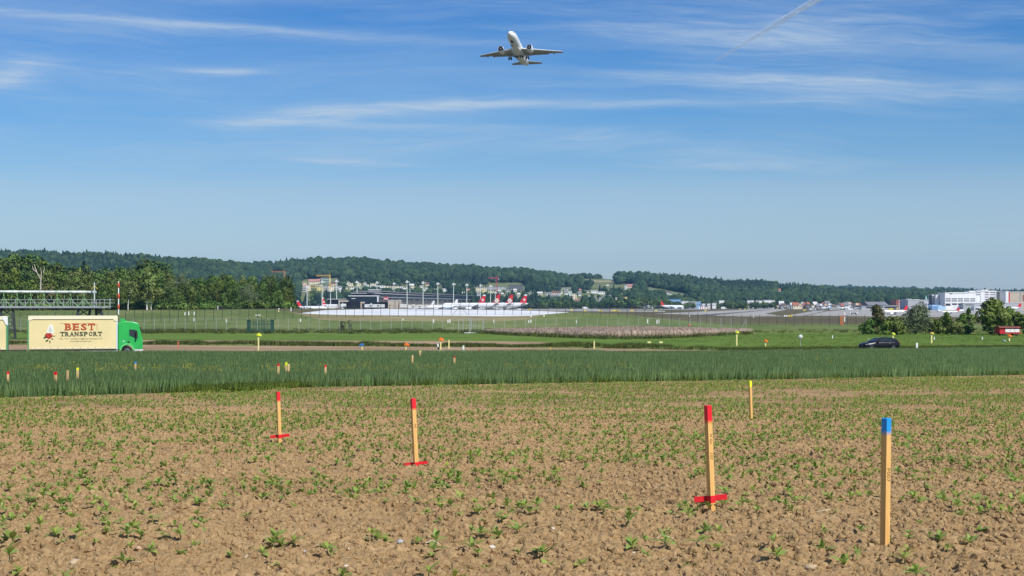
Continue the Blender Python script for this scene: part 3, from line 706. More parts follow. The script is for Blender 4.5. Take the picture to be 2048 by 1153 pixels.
def build_airliner_meshes():
    f = [(16.9, .02, -.45), (16.7, .42, -.42), (16.2, .86, -.34), (15.3, 1.34, -.22), (14.2, 1.66, -.10), (12.9, 1.88, -.03), (11.2, 1.97, 0), (4, 1.975, 0), (-4, 1.975, 0), (-7, 1.93, .05), (-9.5, 1.72, .22), (-12, 1.32, .55), (-14.4, .86, .90), (-16.2, .46, 1.12), (-16.9, .16, 1.2)]
    b = MB(); b.lathe(f, 28); AC['fuselage'] = b.mesh('fuselage', M_PLANE)
    b = MB(); b.loft([[(x - .0, y * 1.0, z) for x, y, z in q] for q in [[(6.2, 1.3 * c, -1.75 + .4 * s_) for c, s_ in ((-1, 0), (0, -.3), (1, 0), (0, .6))], [(3.5, 2.15 * c, -1.65 + .75 * s_) for c, s_ in ((-1, .1), (0, -.75), (1, .1), (0, .8))], [(-2.6, 2.15 * c, -1.65 + .75 * s_) for c, s_ in ((-1, .1), (0, -.75), (1, .1), (0, .8))], [(-5.8, 1.2 * c, -1.7 + .4 * s_) for c, s_ in ((-1, 0), (0, -.2), (1, 0), (0, .6))]]])
    AC['belly'] = b.mesh('belly_fairing', M_PLANE)
    for s, nm in ((1, 'L'), (-1, 'R')):
        b = MB()
        b.loft([foil(4.6, 1.4 * s, -1.25, 7.0, .13), foil(2.1, 6.2 * s, -.72, 4.2, .11), foil(-1.1, 11.6 * s, -.10, 2.8, .10), foil(-3.9, 16.9 * s, .55, 1.55, .10)])
        AC['wing' + nm] = b.mesh('wing', M_PGREY)
        b = MB(); b.loft([[(4.75, 1.9 * s, -1.28), (4.45, 1.9 * s, -1.0), (4.1, 1.9 * s, -1.2), (4.4, 1.9 * s, -1.5)], [(2.22, 6.2 * s, -.72), (2.0, 6.2 * s, -.5), (1.7, 6.2 * s, -.65), (1.95, 6.2 * s, -.88)], [(-3.8, 16.9 * s, .55), (-3.95, 16.9 * s, .66), (-4.1, 16.9 * s, .58), (-3.95, 16.9 * s, .45)]])
        AC['slat' + nm] = b.mesh('slat', M_PLANE)
        b = MB(); b.loft([foil(-.7, 2.2 * s, -1.42, 1.9, .10), foil(-1.7, 6.0 * s, -.86, 1.5, .10), foil(-3.5, 11.4 * s, -.20, .95, .10)]); AC['flap' + nm] = b.mesh('flap', M_PGREY)
        b = MB(); b.loft([foil(-11.9, .8 * s, 1.0, 3.7, .09), foil(-15.2, 6.2 * s, 1.55, 1.5, .09)]); AC['tail' + nm] = b.mesh('tailplane', M_PGREY)
        b = MB(); b.lathe([(0, .0), (-.05, .9), (.15, 1.06), (-.25, 1.22), (-1.4, 1.28), (-2.9, 1.12), (-3.7, .86), (-3.7, .62), (-4.6, .30), (-5.0, .02)], 22, centre=(6.9, 5.75 * s, -2.15)); AC['engine' + nm] = b.mesh('engine', M_PLANE)
        b = MB(); b.lathe([(.06, .0), (.06, .97)], 22, centre=(6.95, 5.75 * s, -2.15)); AC['fan' + nm] = b.mesh('fan_disc', M_PDARK)
        b = MB(); b.lathe([(.40, .02), (.30, .12), (.08, .26)], 12, centre=(6.95, 5.75 * s, -2.15)); AC['spin' + nm] = b.mesh('spinner', M_METAL)
        b = MB(); b.lathe([(.17, 1.02), (.20, 1.12), (.10, 1.2)], 22, centre=(6.95, 5.75 * s, -2.15)); AC['lip' + nm] = b.mesh('intake_lip', M_METAL)
        b = MB(); b.loft([[(5.6, 5.75 * s - .2, -1.1), (5.6, 5.75 * s + .2, -1.1), (5.4, 5.75 * s + .2, -1.0), (5.4, 5.75 * s - .2, -1.0)], [(3.8, 5.75 * s - .22, -1.5), (3.8, 5.75 * s + .22, -1.5), (2.4, 5.75 * s + .22, -.65), (2.4, 5.75 * s - .22, -.65)], [(1.6, 5.75 * s - .1, -1.0), (1.6, 5.75 * s + .1, -1.0), (1.0, 5.75 * s + .1, -.7), (1.0, 5.75 * s - .1, -.7)]]); AC['pylon' + nm] = b.mesh('pylon', M_PLANE)
        for j, (yy, x, z) in enumerate(((4.2, -1.6, -1.35), (8.0, -2.0, -.85), (11.0, -2.9, -.52), (13.6, -3.6, -.18))):
            b = MB(); b.lathe([(1.5, .03), (.8, .2), (-.2, .24), (-1.2, .14), (-1.7, .02)], 8, centre=(x, yy * s, z)); AC['fairing%s%d' % (nm, j)] = b.mesh('flap_fairing', M_PGREY)
        b = MB(); b.tube([(-.6, 3.4 * s, -1.5), (-.75, 3.5 * s, -3.0)], .17, 8); b.tube([(-.6, 2.4 * s, -1.7), (-.72, 3.45 * s, -2.6)], .09, 6); AC['gear' + nm] = b.mesh('main_gear', M_METAL)
        for j, o in enumerate((-.46, .46)):
            b = MB(); b.lathe([(-.2, .3), (-.2, .56), (-.1, .62), (.1, .62), (.2, .56), (.2, .3)], 16, 'Y', centre=(-.75, 3.5 * s + o, -3.05)); AC['wheel%s%d' % (nm, j)] = b.mesh('wheel', M_TYRE)
        b = MB(); b.box(-1.7, min(.3 * s, 1.75 * s), -2.42, .2, max(.3 * s, 1.75 * s), -2.30); AC['bay' + nm] = b.mesh('gear_bay', M_PDARK)
        b = MB(); b.box(-1.6, 1.0 * s - .05, -3.3, .0, 1.0 * s + .05, -2.4); AC['door' + nm] = b.mesh('gear_door', M_PLANE)
    b = MB(); b.tube([(11.9, 0, -1.8), (11.7, 0, -3.3)], .1, 8); AC['nosegear'] = b.mesh('nose_gear', M_METAL)
    b = MB(); b.box(10.9, -.42, -2.03, 13.2, .42, -1.90); AC['nosebay'] = b.mesh('gear_bay', M_PDARK)
    for j, o in enumerate((-.25, .25)):
        b = MB(); b.lathe([(-.12, .2), (-.12, .36), (0, .4), (.12, .36), (.12, .2)], 14, 'Y', centre=(11.7, o, -3.3)); AC['nosewheel%d' % j] = b.mesh('wheel', M_TYRE)
    b = MB()
    for s in (-1, 1):
        b.prism([(15.05, .62), (15.5, .30), (15.15, .22), (14.3, .72), (14.5, .95)], 'Y', s * .55, s * 1.32)
    AC['windshield'] = b.mesh('windshield', M_PWIN)
    fin = [(-9.6, 1.7), (-12.1, 3.2), (-14.5, 7.7), (-16.4, 7.7), (-16.0, 1.5)]
    def finm(m, key, cap=None):
        secs = []
        for z, x0, x1, t in ((1.4, -9.4, -15.8, .36), (2.6, -11.4, -15.95, .30), (5.2, -13.0, -16.2, .2), (6.9, -14.05, -16.35, .14), (7.8, -14.6, -16.45, .10)):
            secs.append([(x0, 0, z), ((x0 + x1) / 2 + .4, t, z), (x1, 0, z), ((x0 + x1) / 2 + .4, -t, z)])
        b = MB(); b.loft(secs[:4] if cap else secs, smooth=False); AC[key] = b.mesh('fin', m)
        if cap: b = MB(); b.loft(secs[3:], smooth=False); AC[key + 'cap'] = b.mesh('fin_tip', cap)
    finm(M_PLANE, 'finW'); finm(M_RED, 'finR', M_PLANE); finm(M_RED, 'finE'); finm(M_GREEN_L, 'finG'); finm(M_BLUE_L, 'finB')
    # emblems on both faces of the fin
    b = MB()
    for s in (-1, 1):
        y = .34 * s
        b.prism([(-14.75, 5.0), (-14.1, 5.0), (-14.1, 4.35), (-13.45, 4.35), (-13.45, 3.7), (-14.1, 3.7), (-14.1, 3.05), (-14.75, 3.05), (-14.75, 3.7), (-15.4, 3.7), (-15.4, 4.35), (-14.75, 4.35)], 'Y', y - .03, y + .03)
    AC['cross'] = b.mesh('white_cross', M_PLANE)
    b = MB(); c = MB()
    for s in (-1, 1):
        y = .38 * s; pts = []
        for i in range(24):
            a = i / 24 * 2 * math.pi; r = 1.55 + .38 * math.cos(6 * a); pts.append((-14.1 + r * math.cos(a), 3.5 + r * math.sin(a)))
        b.prism(pts, 'Y', y - .03, y + .03)
        c.prism([(-14.1 + .6 * math.cos(a), 3.5 + .6 * math.sin(a)) for a in np.linspace(0, 6.283, 13)[:-1]], 'Y', y * 1.1 - .03, y * 1.1 + .03)
    AC['flower'] = b.mesh('white_flower', M_PLANE); AC['centre'] = c.mesh('flower_centre', M_YEL)
build_airliner_meshes()
def airliner(label, M=None, loc=None, rz=0, scale=1.0, fin='finW', emblem=None, full=False, group=None, name='airliner', rear=None):
    t = thing(name, label, 'airliner', loc or (0, 0, 0), rz, group); t.scale = (scale,) * 3
    if M is not None: t.matrix_world = M
    L_ = lambda nm, key, par=t: link(nm, AC[key], par)
    L_('fuselage', 'fuselage'); L_('belly_fairing', 'belly'); L_('windshield', 'windshield')
    for s in 'LR':
        w = L_('wing', 'wing' + s)
        e = L_('engine', 'engine' + s); L_('fan_disc', 'fan' + s, e); L_('pylon', 'pylon' + s); L_('tailplane', 'tail' + s)
        g = L_('main_gear', 'gear' + s)
        for j in (0, 1): L_('wheel', 'wheel%s%d' % (s, j), g)
        if full:
            L_('slat', 'slat' + s, w); L_('flap', 'flap' + s, w); L_('spinner', 'spin' + s, e); L_('intake_lip', 'lip' + s, e); L_('gear_bay', 'bay' + s); L_('gear_door', 'door' + s)
            for j in range(4): L_('flap_fairing', 'fairing%s%d' % (s, j), w)
    g = L_('nose_gear', 'nosegear')
    for j in (0, 1): L_('wheel', 'nosewheel%d' % j, g)
    if full: L_('gear_bay', 'nosebay')
    fo = L_('fin', fin)
    if fin + 'cap' in AC: L_('fin_tip', fin + 'cap', fo)
    if emblem == 'cross': L_('white_cross', 'cross', fo)
    if emblem == 'flower': L_('white_flower', 'flower', fo); L_('flower_centre', 'centre', fo)
    return t
# the one climbing overhead
d = 588.0
fwd = Vector((-.214, -.887, .41)); elev = math.atan(500 / F)
# basis: image right, image up, towards the camera
ri = Vector((1, 0, 0)); up = Vector((0, -math.sin(elev), math.cos(elev))); tw_ = Vector((0, -math.cos(elev), -math.sin(elev)))
fw = (ri * -.214 + up * .418 + tw_ * .883).normalized()
rw = (ri * .975 + up * .050 + tw_ * .215); rw = (rw - fw * rw.dot(fw)).normalized()
left = rw; upv = fw.cross(left).normalized()
c = at(1037.5, 101.5, d)
M = Matrix(((fw.x, left.x, upv.x, c.x), (fw.y, left.y, upv.y, c.y), (fw.z, left.z, upv.z, c.z), (0, 0, 0, 1)))
airliner('white twin engine airliner climbing in the blue sky with landing gear out', M=M, full=True)

# parked and rolling ones
ZG = -4.4
def parked(px, d, rz_deg, scale, label, tailpx=True, **kw):
    """px: where the fin stands; rz: heading of the nose (0 = right, 180 = left)"""
    a = R(rz_deg); x = (px - CX) * d / F + 14.5 * scale * math.cos(a); y = d + 14.5 * scale * math.sin(a)
    return airliner(label, loc=(x, y, ZG + 3.68 * scale), rz=a, scale=scale, **kw)
GP = 'parked airliners in front of the terminal'
parked(1049, 1560, 168, 1.48, 'parked white airliner whose red cross tail stands farthest right of the row', fin='finR', emblem='cross', group=GP)
parked(1021, 1500, 166, 1.42, 'parked white airliner with a flower on its red tail, right one of two', fin='finE', emblem='flower', group=GP)
parked(995, 1470, 166, 1.42, 'parked white airliner with a flower on its red tail, left one of two', fin='finE', emblem='flower', group=GP)
parked(966, 1500, 170, 1.42, 'parked white airliner with red cross tail just left of the two flower tails', fin='finR', emblem='cross', group=GP)
parked(911, 1640, 150, 1.0, 'small parked airliner with red tail behind a blue and white one', fin='finR', emblem='cross', group=GP)
parked(912, 1440, 176, .98, 'parked white airliner with blue belly left of the red tails', fin='finW', group=GP)
blue_plane = list(COL.objects)[-1]
while blue_plane.parent: blue_plane = blue_plane.parent
b = MB(); b.loft([[(x, r * math.cos(a), r * math.sin(a) + dz) for a in np.linspace(math.pi, 2 * math.pi, 9)] for x, r, dz in ((-1, 1.99, 0), (-4, 1.995, 0), (-7, 1.95, .05), (-9.5, 1.74, .22), (-12, 1.34, .55))], caps=False); b.build('blue_belly', M_BLUE_L, blue_plane)
parked(866, 1560, 172, .9, 'parked white airliner with an orange pole before it near the beige wall', fin='finW', group=GP)
parked(647, 1420, 66, 1.15, 'parked airliner with red cross tail in front of the black terminal', fin='finR', emblem='cross', group=GP)
parked(597, 1385, 4, .86, 'parked airliner half hidden by the wood with red and white tail', fin='finR', group=GP)
b = MB(); 
for (px, d, w, h, lab) in ((882, 1400, 20, 5, 1),):
    pass
# blue belly panel of the blue-white airliner
# rolling ones
parked(1297, 2050, 86, .98, 'airliner with lime tail seen from behind on the taxiway', fin='finG')
parked(1324, 2120, -2, .98, 'white airliner with red tail taxiing right in front of blue sheds', fin='finE', emblem='centre')
parked(1543, 2650, 88, .95, 'distant airliner seen from behind on the runway', fin='finB')
parked(1812, 905, 182, .50, 'white airliner with red tail parked behind the willow shrub', fin='finE')
parked(1917, 980, 176, .36, 'small white jet with pale red tail beside the light blue hangar', fin='finE')
parked(2040, 1400, 172, .72, 'white airliner with red tail at the right edge behind shrubs', fin='finR')
parked(1662, 2000, 160, .45, 'small dark tailed business jet on the crowded apron', fin='finB')
parked(1700, 1950, 170, .5, 'small pale business jet on the crowded apron', fin='finW')

# ------------------------------------------------------------------ buildings
M_WALLW = mat('wall_white', (.80, .80, .79), 0.85, 0.06, 0.2); M_WALLC = mat('wall_cream', (.80, .72, .52), 0.85, 0.06, 0.2)
M_WALLY = mat('wall_yellow', (.80, .68, .28), 0.85, 0.06, 0.2); M_WALLP = mat('wall_peach', (.78, .57, .42), 0.85, 0.06, 0.2)
M_WALLG = mat('wall_grey', (.42, .43, .44), 0.8, 0.08, 0.1); M_WALLB = mat('wall_light_blue', (.24, .42, .66), 0.7, 0.06, 0.1)
M_WALLDG = mat('wall_dark_grey', (.15, .155, .17), 0.8, 0.1, 0.1); M_WALLGRN = mat('wall_pale_green', (.62, .74, .66), 0.8, 0.05, 0.2)
M_BEIGE = mat('wall_beige', (.47, .41, .32), 0.9, 0.08, 0.08); M_BLACKW = mat('wall_black', (.012, .013, .020), 0.6, spec=0.2)
M_GLASSD = mat('facade_glass', (.016, .026, .036), 0.45, 0.3, 0.05, spec=0.25)
M_WINDOW = mat('window_glass', (.035, .042, .055), 0.2, spec=0.5)
M_ROOFR = mat('roof_red', (.36, .13, .08), 0.85, 0.2, 0.5); M_ROOFB = mat('roof_brown', (.15, .095, .075), 0.85, 0.2, 0.5)
M_ROOFG = mat('roof_grey', (.22, .22, .235), 0.8, 0.15, 0.3); M_ROOFP = mat('roof_pink', (.46, .22, .20), 0.85, 0.1, 0.3); M_ROOFW = mat('roof_pale', (.62, .62, .60), 0.8, 0.08, 0.3)
M_ORANGE = mat('paint_orange', (.80, .19, .02), 0.6); M_WHITEP = mat('paint_white', (.80, .80, .78), 0.5)
M_REDP = mat('paint_red', (.60, .035, .03), 0.55); M_YELP = mat('paint_yellow', (.80, .62, .05), 0.55); M_STEEL = mat('galvanised_steel', (.46, .48, .49), 0.5, 0.12, 1.5, metal=0.35)
_win = {}
def window_mesh(w, h):
    k = (round(w, 1), round(h, 1))
    if k not in _win: b = MB(); b.box(-w / 2, -.12, -h / 2, w / 2, .06, h / 2); _win[k] = b.mesh('window', M_WINDOW)
    return _win[k]
HOUSES = []
def house(px0, px1, py_top, py_base, label, wall=None, roof=None, style='gable', d=None, group=None, rz=0.0, cat='house', name='house', depth=None, win=True, ribbons=None, rows=None):
    wall = wall or M_WALLW; roof = roof or M_ROOFB; pc = (px0 + px1) / 2
    if d is None: HOUSES.append((px0, px1, py_top, py_base))
    d = d or hit(pc, py_base); p = pos(pc, d)
    w = (px1 - px0) * d / F; h = (HY - py_top) / F * d + EYE - p.z; dp = depth or min(14, max(7, .75 * w))
    t = thing(name, label, cat, (p.x, p.y, p.z - .3), rz, group)
    if style == 'gable':
        e = h * .60; b = MB(); b.prism([(-dp / 2, -2), (dp / 2, -2), (dp / 2, e), (0, h - .35), (-dp / 2, e)], 'X', -w / 2, w / 2); b.build('wall', wall, t)
        b = MB(); o = .5
        for s in (-1, 1):
            b.prism([(s * (dp / 2 + o), e - o * .8), (s * (dp / 2 + o), e - o * .8 + .3), (0, h + .3), (0, h)], 'X', -w / 2 - o, w / 2 + o)
        b.build('roof', roof, t)
    else:
        e = h; b = MB(); b.box(-w / 2, -dp / 2, -2, w / 2, dp / 2, h - .4); b.build('wall', wall, t)
        b = MB(); b.box(-w / 2 - .4, -dp / 2 - .4, h - .4, w / 2 + .4, dp / 2 + .4, h); b.build('roof', roof, t)
    if ribbons:
        for i in range(ribbons):
            z = e * (i + .55) / ribbons
            link('window', window_mesh(w * .92, e / ribbons * .38), t, (0, -dp / 2, z))
    elif style == 'terrace':
        n = max(2, int(round(h / 3.2)))
        for i in range(n):
            z = h * (i + .55) / n; link('window', window_mesh(w * .86, 1.1), t, (0, -dp / 2, z))
            b = MB(); b.box(-w * .46, -dp / 2 - 1.6, z - 1.5, w * .46, -dp / 2 - .02, z - .55); b.build('balcony', wall, t)
    elif win:
        nf = rows or max(1, int(e / 3.2)); nw = max(2, min(6, int(w / 3.4)))
        for i in range(nf):
            for j in range(nw):
                link('window', window_mesh(1.3, 1.5), t, (w * ((j + .5) / nw - .5), -dp / 2, e * (i + .6) / nf))
    return t
# apartment quarter left of the terminal
H_ = house
H_(601, 613, 564, 574, 'peach apartment block at the left end of the hillside quarter', M_WALLP, M_ROOFW, 'flat')
H_(600.5, 614, 573, 584, 'white terraced block with balconies lowest at the left of the quarter', M_WALLW, M_ROOFW, 'terrace')
H_(613.5, 621, 569, 582, 'cream block between the terraced block and the yellow row', M_WALLC, M_ROOFW, 'flat')
H_(618, 628, 559, 569, 'pink roofed block, first of three stepping uphill from the left', M_WALLC, M_ROOFP); H_(628, 636, 559, 568, 'pink roofed block, middle one of three', M_WALLC, M_ROOFP); H_(636, 643.5, 558, 567, 'pink roofed block, last of three beside the green white tower', M_WALLC, M_ROOFP)
H_(619, 632, 569, 576, 'yellow housing row below the pink roofs, left half', M_WALLY, M_ROOFW, 'terrace'); H_(632, 643, 568, 576, 'pale yellow housing row below the pink roofs, right half', M_WALLC, M_ROOFW, 'terrace')
H_(643.5, 661, 556, 567, 'pale green and white banded apartment building under the yellow crane', M_WALLGRN, M_ROOFW, 'terrace')
H_(634, 645.5, 573, 584, 'yellow block at the lower middle of the hillside quarter', M_WALLY, M_ROOFW, 'flat')
H_(646, 659, 571, 583, 'grey white terraced block right of the yellow block', M_WALLW, M_ROOFG, 'terrace')
H_(659, 668, 572, 582, 'cream and white block right of the grey terraces', M_WALLC, M_ROOFW, 'flat')
H_(662, 672, 564, 571, 'dark roofed house above the white blocks', M_WALLP, M_ROOFB); H_(668, 679, 572, 581, 'white block near the right end of the hillside quarter', M_WALLW, M_ROOFW, 'terrace')
H_(678.5, 683.5, 573, 584, 'narrow white block at the right end of the hillside quarter', M_WALLW, M_ROOFW, 'flat'); H_(675, 680, 567, 572, 'small cream block above the white ones', M_WALLC, M_ROOFG, 'flat')
GH = 'white villas among trees behind the terminal'
LV = 'small white flat roofed villa among trees above the terminal roof'
for (a, b_, t_, s_) in ((690, 699, 564, 568), (697, 706, 566, 571), (714, 721.5, 566, 571), (700, 720, 574, 577), (691, 695, 574, 577), (727, 734, 565, 568), (731, 738, 569, 573), (723, 728, 572.5, 575.5),
                        (741, 752, 567, 573), (741, 757, 571, 576), (757, 770, 571, 576), (770, 781, 572, 576), (784, 796, 572, 576), (793, 806, 572.5, 576), (806, 813, 574, 577.5), (782, 790, 576, 579), (826, 833, 576.5, 580), (840, 846, 571, 574), (843, 851, 577, 581), (850, 858, 575, 578), (868, 880, 577.5, 582)):
    H_(a, b_, t_, s_ + 1.5, LV, rr.choice([M_WALLW, M_WALLW, M_WALLC]), M_ROOFW, 'flat', group=GH)
H_(884, 899, 577, 584, 'white rounded roof building behind the terminal end', M_WALLW, M_ROOFW, 'flat'); H_(822, 828, 568, 576, 'pale yellow house between two floodlight masts', M_WALLC, M_ROOFW); H_(851, 858, 565, 572, 'pale tan house highest above the terminal roof', M_WALLC, M_ROOFB)
H_(950, 973, 575, 583, 'wide cream house above the left red cross tail', M_WALLC, M_ROOFW, 'flat'); H_(963, 968, 579, 585, 'narrow yellow annex under the wide cream house', M_WALLY, M_ROOFW, 'flat')
H_(933, 942, 578, 588, 'pink roofed house beside a floodlight mast', M_WALLP, M_ROOFP); H_(925, 929, 584, 590, 'tiny pale house left of the pink roofed one', M_WALLC, M_ROOFW); H_(952, 959, 584, 594, 'white house below the wide cream one', M_WALLW, M_ROOFG)
H_(977, 987, 578, 586, 'pale house left of the red crane', M_WALLC, M_ROOFG); H_(993, 1002, 578, 583, 'white flat house right of the red crane', M_WALLW, M_ROOFW, 'flat')
H_(1017, 1046, 570, 580, 'big grey brown barn roof building above the flower tails', M_WALLDG, M_ROOFG, 'flat', depth=30); H_(972, 1012, 573, 579, 'long low grey building left of the big barn', M_WALLG, M_ROOFG, 'flat', depth=20)
GV = 'white houses above the parked airliners'
for (a, b_, t_, s_) in ((1013, 1019, 579, 583), (1024, 1033, 578, 583), (1003, 1007, 586, 590), (997, 1002, 583, 586), (1035, 1040, 586, 592), (1050, 1059, 585, 590), (1061, 1065, 586, 590), (1075, 1080, 584, 590), (1080, 1085, 584, 589), (1010, 1015, 590, 594), (1030, 1036, 592, 596)):
    H_(a, b_, t_, s_ + 1, 'small white house among the trees above the parked airliners', rr.choice([M_WALLW, M_WALLC]), rr.choice([M_ROOFW, M_ROOFG]), group=GV)
# village in the middle
GVI = 'houses of the village left of the taxiing airliners'
for (a, b_, t_, s_, wl, rf, st) in ((1091, 1103, 585, 591, M_WALLW, M_ROOFG, 'gable'), (1103, 1113, 582, 589, M_WALLP, M_ROOFB, 'gable'), (1101, 1109, 589, 596, M_WALLG, M_ROOFG, 'gable'), (1109, 1118, 589, 596, M_WALLG, M_ROOFG, 'gable'), (1113, 1121, 582, 591, M_WALLW, M_ROOFB, 'gable'), (1121, 1125, 582, 588, M_WALLW, M_ROOFW, 'flat'),
        (1129, 1135.5, 581, 590, M_WALLW, M_ROOFG, 'gable'), (1136, 1143, 581, 592, M_WALLGRN, M_ROOFG, 'flat'), (1143.5, 1153, 587, 599, M_WALLC, M_ROOFW, 'flat'), (1139, 1144.5, 592, 600, M_WALLC, M_ROOFB, 'gable'), (1156, 1162, 584, 592, M_WALLW, M_ROOFG, 'gable'), (1160, 1167, 594, 600, M_WALLP, M_ROOFB, 'gable'), (1150, 1156, 598, 603, M_WALLP, M_ROOFP, 'gable'),
        (1174, 1177.5, 581, 586, M_WALLW, M_ROOFW, 'flat'), (1123, 1126, 575, 579, M_WALLW, M_ROOFW, 'flat'), (1128, 1131, 575, 579, M_WALLW, M_ROOFW, 'flat'), (1133, 1137, 576, 580, M_WALLW, M_ROOFW, 'flat'), (1139, 1143, 575, 578, M_WALLGRN, M_ROOFW, 'flat'), (1158, 1162, 578, 583, M_WALLP, M_ROOFP, 'gable'), (1213, 1217, 570, 574, M_WALLW, M_ROOFW, 'gable'), (1175, 1178, 592, 596, M_WALLW, M_ROOFW, 'gable'), (1169, 1173, 590, 594, M_WALLW, M_ROOFG, 'gable'), (1188, 1192, 595, 599, M_WALLW, M_ROOFG, 'gable')):
    H_(a, b_, t_, s_, 'pale village house on the green slope above the row of trees', wl, rf, st, group=GVI)
H_(1182, 1195, 581, 587, 'white blue flat roofed block right of the village centre', M_WALLW, M_ROOFW, 'flat'); H_(1196, 1209, 583, 589, 'white flat roofed block, lower right of the white blue one', M_WALLW, M_ROOFW, 'flat')
H_(1207, 1222, 590, 596, 'house with long grey roof below the two white blocks', M_WALLW, M_ROOFG); H_(1198, 1207, 595, 605, 'white stepped house lowest on the slope beside the grey roofed one', M_WALLW, M_ROOFW, 'terrace')
H_(1231, 1240, 595, 603, 'pale yellow house left of the bright yellow block', M_WALLC, M_ROOFW, 'flat'); H_(1246, 1256.5, 593, 601, 'bright yellow block above the row of trees', M_WALLY, M_ROOFB, 'flat')
H_(1254, 1269, 569, 576, 'big brown roofed barn on the slope below the wood', M_WALLP, M_ROOFP); H_(1249, 1254, 570, 579, 'narrow pale house left of the brown roofed barn', M_WALLW, M_ROOFW, 'flat')
H_(1334, 1341, 583, 590, 'white gabled farmhouse on the green sloping meadow', M_WALLW, M_ROOFB, rz=1.1); H_(1326, 1334, 583, 589, 'brown barn beside the white farmhouse', M_ROOFB, M_ROOFB)
H_(1289, 1295, 570, 575, 'red roofed farmhouse under the wood edge', M_WALLW, M_ROOFR); H_(1290, 1293.5, 587, 593, 'tiny white house alone among trees', M_WALLW, M_ROOFR, rz=1.5); H_(1305, 1309, 582, 586, 'tiny white hut at the upper meadow edge', M_WALLW, M_ROOFW)
H_(1553.5, 1567, 578, 586, 'red roofed white house in a clearing of the right hand wood', M_WALLW, M_ROOFR)
# sheds by the runway
H_(1336, 1360, 598.5, 0, 'bright blue shed behind the taxiing airliners', M_WALLB, M_WALLB, 'flat', d=2260, cat='shed', name='shed', ribbons=1)
H_(1362, 1377, 602, 0, 'light grey shed with a dark gate right of the blue shed', M_WALLW, M_ROOFW, 'flat', d=2240, cat='shed', name='shed', rows=1); H_(1377, 1392.5, 603, 0, 'plain grey hangar beside the light grey shed', M_WALLG, M_ROOFW, 'flat', d=2230, cat='hangar', name='hangar', win=False); H_(1392.8, 1401, 603, 0, 'blue shed at the right side of the grey hangar', M_WALLB, M_ROOFW, 'flat', d=2235, cat='shed', name='shed', rows=1)
GR = 'white flat roofs showing over the hedge trees'
for (a, b_, t_) in ((1438, 1448, 600.5), (1494, 1507, 600.5), (1512, 1524, 601), (1527, 1541, 600), (1541, 1549, 600.5), (1403, 1410, 607), (1414, 1420, 607), (1424, 1432, 606)):
    H_(a, b_, t_, 0, 'white flat roofed hall showing over hedge trees beside the runway', M_WALLW, M_ROOFW, 'flat', d=2290, group=GR, cat='hall', name='hall', rows=1)
GT = 'town houses behind the right apron'
for i in range(46):
    a = 1553 + i * 3.75 + rr.uniform(-1.5, 1.5); w = rr.uniform(5, 10); d = rr.uniform(2080, 2290); tp = 604 + rr.uniform(-2, 7) + max(0, (2200 - d)) * .018
    H_(a, a + w, tp, 0, 'small town house in the crowded quarter behind the right apron', rr.choice([M_WALLW, M_WALLC, M_WALLP, M_WALLG, M_WALLW]), rr.choice([M_ROOFR, M_ROOFB, M_ROOFG, M_ROOFW, M_ROOFB]), rr.choice(['gable', 'gable', 'gable', 'flat']), d=d, group=GT, rz=rr.choice([0, 0, 1.57, .5]), rows=1 if i % 2 else 2)
H_(1585, 1596, 605, 0, 'orange red roofed house standing out in the town', M_WALLC, M_ROOFR, d=2060)
H_(1730, 1769, 604, 0, 'large grey hangar roof behind the town houses', M_ROOFG, M_ROOFG, d=2150, depth=40, cat='hangar', name='hangar', win=False)
H_(1718, 1760, 611.5, 0, 'long low grey shed with white lights left of the red brown block', M_WALLG, M_ROOFG, 'flat', d=2000, depth=40, cat='shed', name='shed', ribbons=1); H_(1760, 1797, 611, 0, 'long low pale roofed shed left of the big grey building', M_WALLG, M_ROOFW, 'flat', d=2010, depth=40, cat='shed', name='shed', ribbons=1)
H_(1787, 1808, 599, 0, 'red brown building left of the big plain grey one', M_ROOFR, M_ROOFB, 'flat', d=2050, depth=30, cat='building', name='building', rows=3)
# big grey building with a small green spire
t = H_(1808, 1853, 599.5, 0, 'big plain grey building with a small green spire at its right', M_WALLG, M_ROOFW, 'flat', d=1950, depth=40, cat='building', name='building', win=False)
k_ = 1950 / F
for (x0, x1, z0, z1, m) in ((-22, -10, 11.5, 16.5, M_WALLG), (-8, 4, 12, 15.5, M_WALLW), (14, 22, 12, 15, M_WALLG)):
    b = MB(); b.box(x0 * k_, -10, z0 * .66 + 3, x1 * k_, 8, z1 * .66 + 3.2); b.build('roof_house', m, t)
b = MB(); b.lathe([(13.5, 1.5), (15.5, 1.4), (16, .9), (18.5, .15), (20, .02)], 8, 'Z', centre=(18 * k_, -8, 0)); b.build('spire', mat('copper_green', (.25, .48, .42), .7), t)
H_(1850, 1865, 607, 0, 'white annex right of the big grey building', M_WALLW, M_ROOFW, 'flat', d=1930, depth=20, cat='building', name='building', ribbons=2)
